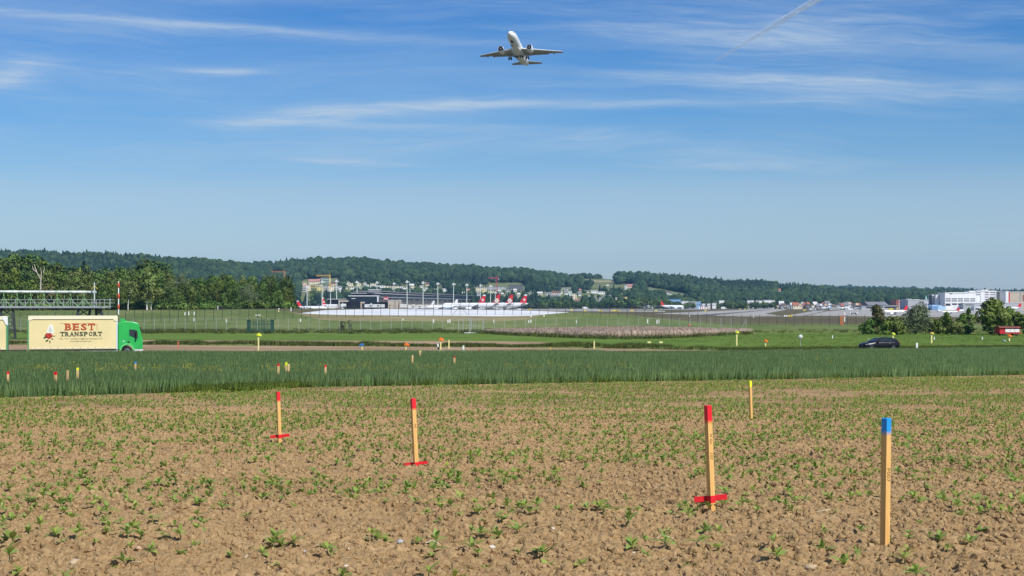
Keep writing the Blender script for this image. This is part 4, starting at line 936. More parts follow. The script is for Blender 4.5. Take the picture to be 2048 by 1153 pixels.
# white office and hangar complex
def big(px0, px1, py_top, d, wall, label, depth=30, name='building', cat='building', wins=(), extra=(), py_bot=None):
    pc = (px0 + px1) / 2; x = (pc - CX) * d / F; w = (px1 - px0) * d / F; z1 = (HY - py_top) / F * d + EYE - ZG; z0 = -.5
    if py_bot: z0 = (HY - py_bot) / F * d + EYE - ZG
    t = thing(name, label, cat, (x, d, ZG)); b = MB(); b.box(-w / 2, 0, z0, w / 2, depth, z1); b.build('wall', wall, t)
    b = MB(); b.box(-w / 2 - .3, -.3, z1, w / 2 + .3, depth + .3, z1 + .5); b.build('roof', M_ROOFW, t)
    for (a, c_, ya, yb) in wins:
        xa = (a - pc) * d / F; xb = (c_ - pc) * d / F; za = (HY - yb) / F * d + EYE - ZG; zb = (HY - ya) / F * d + EYE - ZG
        b = MB(); b.box(xa, -.12, za, xb, .5, zb); b.build('window', M_WINDOW, t)
    for (a, c_, ya, yb, m, nm) in extra:
        xa = (a - pc) * d / F; xb = (c_ - pc) * d / F; za = (HY - yb) / F * d + EYE - ZG; zb = (HY - ya) / F * d + EYE - ZG
        b = MB(); b.box(xa, -.5, za, xb, depth * .5, zb); b.build(nm, m, t)
    return t
big(1871.5, 1881, 590.2, 1720, M_WALLW, 'slim white office block with small windows left of the white complex', wins=[(1877.5, 1880.3, y, y + 2) for y in (593, 597.5, 602, 606.5)])
big(1864, 1871.3, 590.6, 1725, M_WALLDG, 'dark stair tower with white landings beside the slim office block', 14, 'stair_tower', 'tower', extra=[(1864, 1868.5, y, y + 1.8, M_WALLW, 'landing') for y in (591, 595.5, 600, 604.5, 609)])
big(1882.5, 1890, 589, 1725, M_WALLG, 'narrow grey link with open landings left of the white complex', 14, wins=[(1883.5, 1886.5, y, y + 2) for y in (595, 599.5, 604, 608.5)])
ws = [(a, a + 10.5, y, y + 1.9) for y in (597.3, 601.3) for a in (1891, 1903.3, 1915.7, 1928, 1940)] + [(1900, 1904.5, 586.5, 589)]
big(1890, 1953, 586, 1700, M_WALLW, 'long white office building with dark ribbon windows', wins=ws + [(1891, 1901, 607.5, 612), (1904, 1914, 607.2, 610.3), (1916, 1926, 607.2, 610.3)], extra=[(1898, 1936, 585.2, 587, M_WALLW, 'parapet')])
ws = [(1952, 1961.5, y, y + 1.5) for y in (584.8, 589.2)] + [(1960.2, 1962, y, y + 1.7) for y in (593.5, 598, 602.5)] + [(a, b_, y, y + 1.5) for y in (585, 589.3, 594, 598.6, 603) for a, b_ in ((1969.5, 1977.5), (1980, 1991.5))]
big(1953.2, 1992.5, 582.2, 1700, M_WALLW, 'tall white office building with ribbon windows at the right of the long one', 34, wins=ws, extra=[(1962, 1976, 579.8, 582.5, M_WALLW, 'penthouse'), (1938, 1951, 582.2, 586, M_WALLW, 'penthouse')])
big(1926.5, 1972, 607, 1690, M_WALLG, 'low grey wing under the white office building', 8, wins=[(1930, 1948, 609.5, 611)])
big(1993, 2012, 583.8, 1780, M_WALLDG, 'dark grey tall block right of the white offices', 25, wins=[(2000, 2003, 588, 606)])
big(2011.5, 2017, 583, 1690, M_WALLW, 'white narrow stair block beside the beige hall', 20)
big(2017.2, 2090, 584.5, 1700, M_BEIGE, 'large beige hall with red stripe at the right edge', 40, extra=[(2017.4, 2019.5, 585, 606, M_REDP, 'red_stripe'), (2040.5, 2041.2, 585, 606, M_WALLG, 'pipe'), (2046, 2052, 590, 602, M_ROOFR, 'panel'), (2024, 2041, 605.5, 607, M_WALLDG, 'canopy')])
big(1995, 2044, 606.5, 1670, M_WALLG, 'low grey hall in front of the beige hall', 10, extra=[(2004, 2012, 604.8, 607, M_WALLG, 'roof_house')])
t = big(1949, 1966, 614, 1600, M_WALLW, 'white open building behind the big shrub', 12, wins=[(1950.5, 1959, 616.5, 620)])
# light blue hangar
t = thing('hangar', 'light blue hangar with sloping roof beside the white offices', 'hangar', ((1878.5 - CX) * 1640 / F, 1640, ZG))
b = MB(); b.prism([(-7.5, -.5), (7.2, -.5), (7.2, 3.2), (1.5, 5.6), (-6.0, 5.9), (-7.5, 5.2)], 'Y', 0, 18); b.build('wall', mat('hangar_blue', (.40, .60, .82), .6, .05, .2), t)
b = MB(); b.box(-7.0, -.15, -.4, -1.5, .2, 4.6); b.build('gate', mat('hangar_gate_blue', (.16, .30, .52), .6), t)
big(1850, 1864.5, 616.5, 1650, M_WALLDG, 'dark open shed left of the light blue hangar', 12, 'shed', 'shed')

# ------------------------------------------------------------------ midfield terminal (recedes to the right)
def quad_block(t, name, A, B, z0, z1, m, depth=22.0, off=0.0):
    """long block whose front runs from A to B (plan points), pushed back by off"""
    A = Vector((A[0], A[1], 0)); B = Vector((B[0], B[1], 0)); u = (B - A).normalized(); nrm = Vector((-u.y, u.x, 0))
    if nrm.y < 0: nrm = -nrm
    q = [A + nrm * off, B + nrm * off, B + nrm * (off + depth), A + nrm * (off + depth)]
    b = MB(); v = [(p.x, p.y, z) for z in (z0, z1) for p in q]
    b.add(v, [(0, 1, 5, 4), (1, 2, 6, 5), (2, 3, 7, 6), (3, 0, 4, 7), (4, 5, 6, 7), (3, 2, 1, 0)]); return b.build(name, m, t)
def pl(px, d): return ((px - CX) * d / F, d)
T = thing('terminal', 'long dark glass terminal receding behind the floodlight masts', 'terminal building')
A, B = pl(742, 1500), pl(990, 2650)
A2 = pl(757, 1545)
def lv(py, d): return (HY - py) / F * d + EYE
quad_block(T, 'beige_wall', A2, B, -5, lv(601, 1500), M_BEIGE, 20, 3)
quad_block(T, 'lower_glazing', A, B, lv(601, 1500) + .1, lv(594.3, 1500), M_WALLDG, 20, 1)
quad_block(T, 'upper_glazing', A, B, lv(594, 1500), lv(587.2, 1500), M_GLASSD, 20, 0)
quad_block(T, 'deck_edge', A, B, lv(594.3, 1500), lv(593.8, 1500), M_WALLW, 22, -1)
quad_block(T, 'cornice', A, B, lv(587.2, 1500), lv(586.4, 1500), M_WALLW, 22, -1.2)
quad_block(T, 'roof_soffit', A2, B, lv(586.3, 1500), lv(583.4, 1500), M_BLACKW, 26, -2)
quad_block(T, 'roof', A2, B, lv(583.3, 1500), lv(581.6, 1500), M_ROOFG, 30, -3)
for i in range(24):       # posts along the glazed front
    q = (i + .5) / 24; x = A[0] + (B[0] - A[0]) * q; y = A[1] + (B[1] - A[1]) * q - 1.2
    b = MB(); b.box(x - .35, y - .3, lv(601, 1500), x + .35, y + .3, lv(594.3, 1500)); b.build('post', M_ROOFG, T)
big(737, 759, 580, 1490, M_ROOFG, 'grey plant house on the terminal roof corner', 20, 'plant_house', 'building', py_bot=585.4)
T2 = big(697, 755, 592.6, 1470, M_GLASSD, 'dark glass hall at the left end of the terminal', 24, 'terminal_hall', 'terminal building',
     extra=[(697, 724, 592.0, 593.0, M_WALLW, 'roof_edge'), (724, 756, 592.0, 593.0, M_WALLW, 'roof_edge'), (697, 724, 604, 616, M_BLACKW, 'black_base'), (703, 711, 597, 598, M_WHITEP, 'lamp_strip'), (754.4, 755.4, 593, 608, M_WALLW, 'corner_post'), (749, 776, 604.6, 617, M_BLACKW, 'black_base')])
big(655, 697, 599.2, 1475, M_BLACKW, 'low black terminal wing beside the red cross tail', 24, 'terminal_wing', 'terminal building')
b_t = big(776, 801, 601.5, 1465, M_BEIGE, 'beige wall block below the red terminal sign', 12, extra=[(790, 790.6, 602, 617, M_WALLDG, 'joint'), (798, 798.6, 602, 617, M_WALLDG, 'joint')])
for (a, c_, ya, d, lab) in ((677, 696, 601, 1440, 'pale portal frame around the white jet bridge, left one'), (721, 729, 604, 1440, 'pale portal frame corner right of the black wing')):
    t = thing('portal_frame', lab, 'portal frame', ((a - CX) * d / F, d, ZG)); w = (c_ - a) * d / F; z = (HY - ya) / F * d + EYE - ZG
    b = MB(); b.box(0, 0, -.3, 1.2, 3, z - 1.6); b.build('post', M_BEIGE, t)
    b = MB(); b.box(0, -.1, z - 1.6, w, 3.1, z); b.build('beam', M_BEIGE, t)
M_BRIDGE = mat('jet_bridge_white', (.68, .70, .68), .6, .12, .4)
for (a, c_, ya, d, lab) in ((729, 769, 609, 1430, 'white jet bridge with dark windows below the terminal hall'), (682, 692, 608, 1430, 'white jet bridge head seen end on inside the portal'), (657, 675, 611, 1425, 'low white jet bridge left of the portal'), (800, 815, 609, 1430, 'grey white jet bridge beside the beige block'), (816, 850, 611, 1430, 'long pale jet bridge in front of the beige wall')):
    w = (c_ - a) * d / F; t = thing('jet_bridge', lab, 'jet bridge', ((a - CX) * d / F, d, ZG)); z = (HY - ya) / F * d + EYE - ZG
    b = MB(); b.box(0, 0, z - 3.0, w, 3, z); b.box(w * .3, .4, z, w * .36, 2, z + 1.0); b.build('tunnel', M_BRIDGE, t)
    for q in (.12, .55, .9):
        b = MB(); b.box(w * q - .3, 1, -.3, w * q + .3, 1.6, z - 3.0); b.build('leg', M_STEEL, t)
    for q in (.30, .68):
        if w > 12: link('window', window_mesh(w * .1, 1.1), t, (w * q, 0, z - 1.5))
# red terminal sign
t = thing('terminal_sign', 'red sign with white strokes on the terminal front', 'sign', at(771.5, 597.8, 1466)); k_ = 1466 / F
b = MB(); b.lathe([(-.2, .05), (-.2, 2.1), (.2, 2.1), (.2, .05)], 20, 'Y'); b.v = [(x * 1.45, y, z * .85) for x, y, z in b.v]; b.build('board', mat('sign_dull_red', (.45, .08, .09), .6), t)
for i, h in enumerate((1.0, 1.6, 1.0, .7)):
    b = MB(); b.box(-1.9 + i * 1.05, -.32, -.95, -1.25 + i * 1.05, -.22, -.95 + h); b.build('stroke', M_WHITEP, t)
# floodlight masts
def mast(px, py_top, d, label, foot=None):
    p = pos(px, d); h = (HY - py_top) / F * d + EYE - p.z
    t = thing('floodlight_mast', label, 'floodlight mast', p, 0, 'floodlight masts along the apron')
    b = MB(); b.tube([(0, 0, -.3), (0, 0, h * .5), (0, 0, h - .5)], [.50, .42, .3], 8); b.build('pole', mat('mast_paint', (.60, .66, .60), .6), t)
    b = MB(); b.box(-1.3, -.7, h - 2.0, 1.3, .7, h - 1.7); b.build('head_frame', M_STEEL, t)
    for (x, z, w) in ((-.75, h - 1.4, .55), (.15, h - .3, .8), (.6, h - 1.5, .55), (2.0, h - 1.2, .35)):
        b = MB(); b.box(x - w, -.9, z - .5, x + w, -.3, z + .5); b.build('lamp', M_WHITEP, t)
for px, py, d, w in ((614, 573, 1380, 'before the terraced blocks'), (644, 562, 1390, 'before the yellow block'), (661, 580, 1430, 'short, before the black wing'), (673, 561, 1500, 'before the white blocks'), (714, 563, 1540, 'left of the glass hall roof'), (754, 564, 1620, 'over the plant house'), (788, 566, 1700, 'over the terminal roof'),
                   (814, 562, 1440, 'tallest, before the terminal'), (820, 568, 1800, 'behind the tallest one'), (846, 564, 1470, 'second before the long glazing'), (875.5, 566, 1500, 'third before the long glazing'), (907, 567, 1530, 'left of the small red tail'), (933.5, 568.5, 1580, 'beside the pink roofed house'), (961, 570, 1640, 'behind the left cross tail'), (981, 571, 1680, 'left of the red crane'), (990.5, 584, 1720, 'under the red crane')):
    mast(px, py, d, 'floodlight mast ' + w)
# cranes
def crane(px, py_top, d, x0, x1, pyj, m, label, base_py):
    p = pos(px, d); h = (HY - pyj) / F * d + EYE - p.z; hb = (HY - base_py) / F * d + EYE - p.z
    t = thing('tower_crane', label, 'tower crane', p); k = d / F
    b = MB(); w = .9
    for sx in (-w, w):
        for sy in (-w, w): b.bar((sx, sy, -.5), (sx, sy, h + 1), .38)
    n = int(h / 3)
    for i in range(n): b.bar((-w, -w, h * i / n), (w, -w, h * (i + 1) / n), .25); b.bar((-w, w, h * (i + 1) / n), (w, w, h * i / n), .25)
    b.build('tower', m, t)
    xa, xb = (x0 - px) * k, (x1 - px) * k; b = MB()
    b.bar((xa, 0, h), (xb, 0, h), .9, .5); b.bar((xa, 0, h + 1.6), (xb * .9, 0, h + 1.6), .4)
    for i in range(14):
        q = xa + (xb - xa) * i / 14; b.bar((q, 0, h), (q + (xb - xa) / 14, 0, h + 1.6), .25)
    b.build('jib', m, t)
    b = MB(); e = xa if abs(xa) < abs(xb) else xb; b.box(min(e, e * .6), -.8, h - 2.2, max(e, e * .6), .8, h - .3); b.build('counterweight', M_WALLG, t)
    b = MB(); b.tube([(0, 0, h), (0, 0, h + 4.5)], .3, 6); b.build('apex', m, t)
crane(993, 556, 2420, 977, 998, 557.3, mat('crane_red', (.50, .06, .09), .6), 'red tower crane in front of the wooded hill', 590)
crane(659.5, 550, 2560, 632, 661, 552.5, mat('crane_yellow', (.78, .48, .07), .6), 'yellow tower crane above the banded apartment building', 566)
crane(569, 542, 2700, 543, 571, 544.5, mat('crane_orange', (.62, .25, .10), .6), 'orange tower crane on the hillside above the wood', 552)
# airfield furniture and vehicles
M_VAN = mat('van_white', (.78, .78, .78), .4)
def van(px, d, L, label, rz=0.0, h=2.3, cat='van', m=None, bus=False, flip=False):
    p = pos(px, d); t = thing('bus' if bus else 'van', label, cat, p, rz); s = -1 if flip else 1; b = MB()
    prof = [(-L / 2, .4), (L / 2, .4), (L / 2, h), (-L / 2, h)] if bus else [(-L / 2, .4), (L / 2, .4), (L / 2, 1.15), (L / 2 - 1.0, 1.35), (L / 2 - 1.6, h), (-L / 2, h)]
    b.prism([(s * a, z) for a, z in prof], 'Y', -1.0, 1.0); b.build('body', m or M_VAN, t)
    b = MB(); q = [(-L / 2 + .6, h - .95), (L / 2 - .6, h - .95), (L / 2 - .6, h - .25), (-L / 2 + .6, h - .25)] if bus else [(L / 2 - 2.6, 1.4), (L / 2 - 1.25, 1.4), (L / 2 - 1.7, h - .15), (L / 2 - 2.6, h - .15)]
    b.prism([(s * a, z) for a, z in q], 'Y', -1.02, 1.02); b.build('window', M_WINDOW, t)
    for x in (-L * .3, L * .3):
        for y in (-.95, .95):
            b = MB(); b.lathe([(-.12, .02), (-.12, .38), (.12, .38), (.12, .02)], 12, 'Y', centre=(x, y, .38)); b.build('wheel', M_TYRE, t)
van(1171, 2080, 8.5, 'white box van on the airfield road below the village', h=3.2)
van(1448, 2050, 8.0, 'white van on the airfield road below the hedge trees', h=3.2)
van(1707, 930, 4.6, 'white bus behind the dark fence at the right', h=1.5, cat='bus', bus=True)
van(886, 1440, 7, 'white service truck under the blue bellied airliner', h=2.6)
for px, w, d, lab in ((1036, 6, 1440, 'white service van below the right flower tail'), (1058, 4, 1440, 'small yellow service vehicle under the rightmost tail'), (1000, 6, 1430, 'white catering van under the left flower tail'), (957, 6, 1440, 'white service van under the left cross tail'), (1012, 5, 1445, 'grey baggage tractor between the flower tails')):
    van(px, d, w, lab, h=2.4, m=M_YELP if 'yellow' in lab else M_WALLG if 'grey' in lab else M_VAN, flip=True)
van(1268, 2150, 11, 'red fire engine left of the lime tailed airliner', h=3.3, m=M_REDP, cat='fire engine')
def sign(px, d, w, h, m, label, z=0.3, cat='sign', group=None, name='airfield_sign'):
    p = pos(px, d); t = thing(name, label, cat, p, 0, group); b = MB(); b.box(-w / 2, -.15, z, w / 2, .15, z + h); b.build('board', m, t)
    for s in (-.35, .35): b = MB(); b.box(w * s - .07, .0, -.2, w * s + .07, .14, z); b.build('leg', M_STEEL, t)
GS = 'yellow taxiway signs on the airfield'
for px, d, w in ((1143, 1500, 2.6), (1170, 1300, 2.4), (1201, 1300, 2.6), (1229, 1350, 5.2), (1236, 1350, 3.0), (1264, 1350, 2.6), (1312, 1350, 2.2), (1480, 1900, 2.2), (1490, 1900, 2), (1609, 1500, 3.0), (1624, 1800, 3.0), (1411, 1400, 1.8)):
    sign(px, d, w, 1.0, M_YELP, 'small yellow taxiway sign on the airfield grass', group=GS)
for px, d, w, m, lab in ((1569.5, 760, 1.0, M_WHITEP, 'white cabinet, left one of two near the runway end'), (1573, 760, .8, M_WHITEP, 'white cabinet, right one of two near the runway end'), (1578, 765, .9, M_YELP, 'yellow cabinet, left one of two near the runway end'), (1583, 765, .9, M_YELP, 'yellow cabinet, right one of two near the runway end')):
    sign(px, d, w, .8, m, lab, 0, 'cabinet', name='airfield_cabinet')
for i, px in enumerate((1399, 1403.5, 1408, 1412.5, 1416)):
    sign(px, 2100, 2.2, 2.8, M_WHITEP if i != 1 else M_WHITEP, 'white panel in the row of red edged boards before the grey hangar', .2, 'board', 'red and white boards before the hangar', name='marker_board')
    p = pos(px + 1.9, 2100); t = thing('marker_board', 'red panel in the row of boards before the grey hangar', 'board', p, 0, 'red and white boards before the hangar'); b = MB(); b.box(-.5, -.15, .2, .5, .15, 3.0); b.build('board', M_REDP, t); b = MB(); b.box(-.1, 0, -.2, .1, .14, .2); b.build('leg', M_STEEL, t)
# ------------------------------------------------------------------ woods on the hills (uncountable)
def lump(name, h, w, seed, m, conic=False):
    import bmesh
    bm = bmesh.new(); bmesh.ops.create_icosphere(bm, subdivisions=2 if conic else 3, radius=1)
    rng = np.random.default_rng(seed); L = rng.normal(size=(9, 3)); L /= np.linalg.norm(L, axis=1)[:, None]
    for v in bm.verts:
        c = np.array(v.co); q = max(L @ c); jag = rng.normal() * .07
        r = 0.72 + 0.34 * max(0, q) ** 3 + jag
        if conic:
            zz = (c[2] + 1) / 2; rad = (1 - zz) ** .8 * (1.0 + rng.normal() * .12); n = math.hypot(c[0], c[1]) + 1e-6
            v.co = (c[0] / n * rad * w / 2 * min(1, n * 2.2), c[1] / n * rad * w / 2 * min(1, n * 2.2), h * (.08 + .92 * zz))
        else: v.co = (c[0] * r * w / 2, c[1] * r * w / 2, h * .56 + c[2] * r * h * .46)
    me = bpy.data.meshes.new(name); bm.to_mesh(me); bm.free(); me.materials.append(m)
    return me
def wood_mat(name, a, b_):
    m = bpy.data.materials.new(name); m.use_nodes = True
    k = NT(m.node_tree); b = k.n['Principled BSDF']; b.inputs['Roughness'].default_value = 0.8; b.inputs['Specular IOR Level'].default_value = 0.1
    oi = k.node('ShaderNodeObjectInfo'); tc = k.node('ShaderNodeTexCoord')
    n = k.noise(tc.outputs['Object'], .55, 3, .7)
    f = k.math('ADD', k.math('MULTIPLY', oi.outputs['Random'], .72), k.math('MULTIPLY', n, .4))
    k.link(k.ramp(f, [(0.1, a), (0.62, tuple(.6 * x + .4 * y for x, y in zip(a, b_))), (0.95, b_)]), b.inputs['Base Color'])
    bn = k.node('ShaderNodeBump'); bn.inputs['Strength'].default_value = 1.0; bn.inputs['Distance'].default_value = .7
    k.link(k.noise(tc.outputs['Object'], .9, 3, .7), bn.inputs['Height']); k.link(bn.outputs[0], b.inputs['Normal'])
    return m
M_WOOD = wood_mat('hill_wood', (.022, .048, .024), (.062, .102, .040)); M_WOODC = wood_mat('hill_conifer', (.014, .033, .020), (.036, .064, .034))
HT = [proto('hill_tree_%d' % i, lump('hill_tree', 13.5, 13, 80 + i, M_WOOD)) for i in range(5)] + [proto('hill_fir_%d' % i, lump('hill_fir', 14.5, 8.5, 90 + i, M_WOODC, True)) for i in range(3)]
def inside(poly, x, y):
    n = len(poly); r = np.zeros(len(x), bool); j = n - 1
    for i in range(n):
        xi, yi = poly[i]; xj, yj = poly[j]
        c = ((yi > y) != (yj > y)) & (x < (xj - xi) * (y - yi) / (yj - yi + 1e-9) + xi); r ^= c; j = i
    return r
CLEAR = [[(1140, 572), (1236, 572), (1228, 558.5), (1120, 557.5)], [(1203, 562), (1217, 562), (1217, 540), (1203, 540)], [(1296, 598), (1382, 600), (1380, 588), (1340, 582), (1294, 574)], [(1178, 585), (1252, 583), (1256, 570), (1185, 570)],
         [(538, 562), (574, 562), (574, 548), (542, 546)], [(1546, 597), (1572, 597), (1569, 586), (1551, 586)], [(598, 604), (684, 604), (684, 556), (598, 560)], [(674, 619), (704, 619), (704, 606), (676, 606)],
         [(970, 586), (1050, 586), (1048, 566), (975, 566)], [(596, 616), (628, 616), (628, 604), (596, 604)], [(1244, 580), (1272, 580), (1272, 568), (1244, 568)], [(1326, 594), (1344, 594), (1344, 582), (1326, 582)]]
TOWN = [[(684, 592), (900, 592), (900, 563), (690, 560)], [(900, 604), (1090, 604), (1090, 574), (930, 570)], [(1085, 612), (1265, 612), (1265, 576), (1090, 574)], [(1330, 616), (1402, 616), (1402, 596), (1330, 596)]]
N = 52000
px = RNG.uniform(-260, 2320, N); R_ = I(px, RR_P, RR_D)
d = np.sqrt(RNG.uniform(HILL0 ** 2, (R_ + 90) ** 2))
x = (px - CX) * d / F; z = gz(x, d); py = HY - (z - EYE) / d * F
keep = np.ones(N, bool)
keep &= ~((px < 560) & (py > 585))
for c in CLEAR: keep &= ~inside(c, px, py)
tw = np.zeros(N, bool)
for c in TOWN: tw |= inside(c, px, py)
keep &= ~tw | (RNG.random(N) < .30)
fir = fbm(x / 260, d / 260, 77, 3)
px, d, x, z, py, fir, tw = [q[keep] for q in (px, d, x, z, py, fir, tw)]
sc = RNG.uniform(.6, 1.35, len(px)) * np.where(tw, .65, 1.0)
ridge_wood = (px > 1112) & (px < 1206) & (py < 560); sc = np.where(ridge_wood, sc * .6, sc)
rim = sc * RNG.uniform(.7, 1.25, len(px))
is_fir = (fir + RNG.normal(0, .09, len(px))) > .57
for (a_, b__, t__, s__) in HOUSES:
    hide = (px > a_ - 3) & (px < b__ + 3) & (py > s__ - 2.5) & (py < s__ + 8); low = (px > a_ - 2) & (px < b__ + 2) & (py >= s__ + 8) & (py < s__ + 17)
    sc = np.where(hide, 0, np.where(low, np.minimum(sc, .5), sc))
keep = sc > 0
px, d, x, z, py, sc, rim, is_fir = [q[keep] for q in (px, d, x, z, py, sc, rim, is_fir)]
rim = np.minimum(rim, sc * 1.2)
P = np.stack([x, d, z - .4], -1)
scatter('hill_woods', P[~is_fir], RNG.random((~is_fir).sum()) * 6.28, np.stack([sc, sc, rim], -1)[~is_fir], HT[:5], kind='stuff', label='dense broadleaf woods covering the hills', cat='woods')
scatter('hill_fir_woods', P[is_fir], RNG.random(is_fir.sum()) * 6.28, np.stack([sc, sc, rim * 1.1], -1)[is_fir], HT[5:], kind='stuff', label='dark fir woods spread through the hills', cat='woods')
# far ridge trees
n = 2600; px = RNG.uniform(1350, 2350, n); s = RNG.random(n) ** .5; d = 5200 + 1200 * s
zr = EYE + (HY - I(px, FR_P, FR_Y) - 6) / F * 6400; z = -4.4 + (zr + 4.4) * s
scatter('far_hill_woods', np.stack([(px - CX) * d / F, d, z], -1), RNG.random(n) * 6.28, RNG.uniform(1.0, 1.7, n), HT, kind='stuff', label='woods on the far bluish ridge', cat='woods')

# ------------------------------------------------------------------ service traffic and lamp posts on the right apron
for i in range(18):
    px = rr.choice([rr.uniform(1612, 1715), rr.uniform(1760, 1800), rr.uniform(1868, 1960)]); d = rr.uniform(1150, 1900)
    van(px, d, rr.uniform(4, 7), 'small service vehicle', rz=rr.uniform(-.5, .5), h=rr.uniform(1.8, 2.8), m=rr.choice([M_VAN, M_VAN, M_WALLG, M_WALLDG, M_YELP]), flip=rr.random() < .5)
    COL.objects[-1]
for o in COL.objects:
    if o.get('label') == 'small service vehicle': o['group'] = 'service vehicles on the right apron'
for i in range(16):
    px = 1606 + i * 9.5 + rr.uniform(-3, 3) if i < 13 else 1880 + (i - 13) * 30; d = rr.uniform(900, 1700); p = pos(px, d); h = rr.uniform(5, 8) * (d / 1200)
    t = thing('lamp_post', 'thin grey lamp post', 'lamp post', p, 0, 'thin posts on the right apron'); b = MB(); b.tube([(0, 0, -.2), (0, 0, h)], [.13, .09], 6); b.build('pole', M_STEEL, t); b = MB(); b.box(-.4, -.2, h, .4, .2, h + .3); b.build('lamp', M_WALLDG, t)
for i in range(7):
    px = 1625 + i * 17 + rr.uniform(-4, 4); d = rr.uniform(1700, 2000)
    big(px - 4, px + rr.uniform(4, 9), 617.5 - rr.uniform(0, 2.5), d, rr.choice([M_WALLG, M_WALLW, M_ROOFG, M_WALLDG]), 'low apron shed', 8, 'shed', 'shed')
# ------------------------------------------------------------------ fences
M_POST = mat('fence_post_light', (.36, .39, .36), .6, .1, 2.0, metal=.2); M_POSTD = mat('fence_post_dark', (.045, .055, .05), .7)
def mesh_mat(name, col, a):
    m = mat(name, col, .8, alpha=a); return m
def fence(name, label, pts, h, m, wire_m, post_w, braces=(), arm=0.0, mesh_alpha=None, mesh_col=(.3, .3, .3)):
    """pts: plan positions (Vector with ground z) of the posts"""
    t = thing(name, label, 'fence', pts[0]); o = pts[0]
    b = MB(); b.box(-post_w / 2, -post_w / 2, -.3, post_w / 2, post_w / 2, h)
    if arm: b.bar((0, 0, h), (arm, -arm * .3, h + arm), post_w * .7)
    me = b.mesh('post', m)
    for p in pts: link('post', me, t, p - o, (0, 0, random.uniform(-.1, .1)))
    for z in (0.12, h * .5, h - .05):
        b = MB()
        for p, q in zip(pts, pts[1:]): b.bar(p - o + Vector((0, 0, z)), q - o + Vector((0, 0, z)), .014)
        b.build('wire', wire_m, t)
    if mesh_alpha:
        b = MB()
        for p, q in zip(pts, pts[1:]):
            u = Vector((0, .03, 0)); b.add([p - o + u + Vector((0, 0, .05)), q - o + u + Vector((0, 0, .05)), q - o + u + Vector((0, 0, h)), p - o + u + Vector((0, 0, h))], [(0, 1, 2, 3)])
        b.build('chain_link', mesh_mat(name + '_mesh', mesh_col, mesh_alpha), t)
    for i, s in braces:
        p = pts[i] - o; b = MB(); b.bar(p + Vector((0, 0, h * .85)), p + Vector((s, 0, 0.05)), post_w * .8); b.build('brace', m, t)
    return t
fp = []
for i, px in enumerate(np.arange(-62, 1483, 20.6)):
    d = 312 - (px > 900) * 0; fp.append(pos(px, d))
fp.append(pos(1492, 312))
fence('wire_fence', 'light grey post and wire fence in front of the embankment', fp, 2.9, M_POST, M_POST, .075, [(len(fp) - 1, -1.4)], 0, .05, (.42, .44, .42))
fp = [pos(px, 352 + (px - 200) * (430 - 352) / 1530) for px in np.arange(-48, 1740, 17.6)]
fence('security_fence', 'tall dark security fence along the airfield embankment', fp, 2.9, M_POSTD, M_POSTD, .10, [(55, 2.0), (55, -2.0), (92, 2.2)], .35, .08, (.07, .075, .065))
# gate in the light fence
t = thing('gate', 'light steel double gate in the wire fence above a concrete slab', 'gate', pos(917, 309)); k = 309 / F; w = 49 * k; b = MB()
for x in (0, w / 2 + .1, w): b.bar((x, 0, -.2), (x, 0, 2.75 if x != w / 2 + .1 else 2.9), .12)
b.build('frame', M_POST, t)
for x0, x1 in ((.1, w / 2), (w / 2 + .2, w - .1)):
    b = MB(); b.bar((x0, 0, .2), (x1, 0, .2), .07); b.bar((x0, 0, 2.7), (x1, 0, 2.7), .09); b.bar((x0, 0, 1.4), (x1, 0, 1.4), .05); 
    for q in (0, .33, .66, 1): b.bar((x0 + (x1 - x0) * q, 0, .2), (x0 + (x1 - x0) * q, 0, 2.7), .06)
    b.build('gate_leaf', M_POST, t)
t = thing('concrete_slab', 'pale concrete slab on the grass before the gate', 'slab', pos(940, 297)); b = MB(); b.box(-1.1, -2.2, -.2, 1.1, 1.5, .12); b.build('slab', mat('slab_concrete', (.55, .56, .54), .9, .08, 1), t)
b = MB(); b.bar((-.05, 1.3, .1), (-.05, 1.3, 3.0), .14); b.build('post', M_POST, t)
# green palisade enclosure
M_PGREEN = mat('palisade_green', (.030, .085, .065), .6)
t = thing('palisade_enclosure', 'dark green steel palisade enclosure standing before the wire fence', 'enclosure', pos(518, 296)); k = 296 / F; w = 47 * k
c = [(-w / 2, 0), (-w * .22, 0), (w * .18, 0), (w / 2, 0), (w / 2, 3.6), (-w / 2, 3.6)]
b = MB(); b.box(-.04, -.03, -.1, .04, .03, 2.35); b.bar((0, 0, 2.35), (0, -.25, 2.6), .05); pale = b.mesh('pale', M_PGREEN)
for (x0, y0), (x1, y1) in zip(c, c[1:] + c[:1]):
    L_ = math.hypot(x1 - x0, y1 - y0); n = max(2, int(L_ / .3)); open_ = (x0 == -w * .22)
    for i in range(n):
        q = i / n; link('pale', pale, t, (x0 + (x1 - x0) * q, y0 + (y1 - y0) * q, 0))
    for z in (.35, 1.75): b = MB(); b.bar((x0, y0, z), (x1, y1, z), .07); b.build('rail', M_PGREEN, t)
for x, y in c: b = MB(); b.bar((x, y, -.2), (x, y, 2.5), .14); b.bar((x, y, 2.5), (x + (.3 if x > 0 else -.3), y, 2.85), .09); b.build('post', M_PGREEN, t)
b = MB(); b.bar((.2, 1.8, 0), (.2, 1.8, 3.2), .12); b.build('mast', M_PGREEN, t)
p = pos(516, 372); t = thing('approach_light', 'white approach light bar on the embankment above the green enclosure', 'approach light', p); k = 372 / F; z = (HY - 631.5) / F * 372 + EYE - p.z
b = MB(); b.box(-5.4 * k, -.12, z, 5.4 * k, .12, z + .2); b.build('light_bar', M_WHITEP, t); b = MB(); b.bar((0, 0, -.2), (0, 0, z), .12); b.build('post', M_POSTD, t)

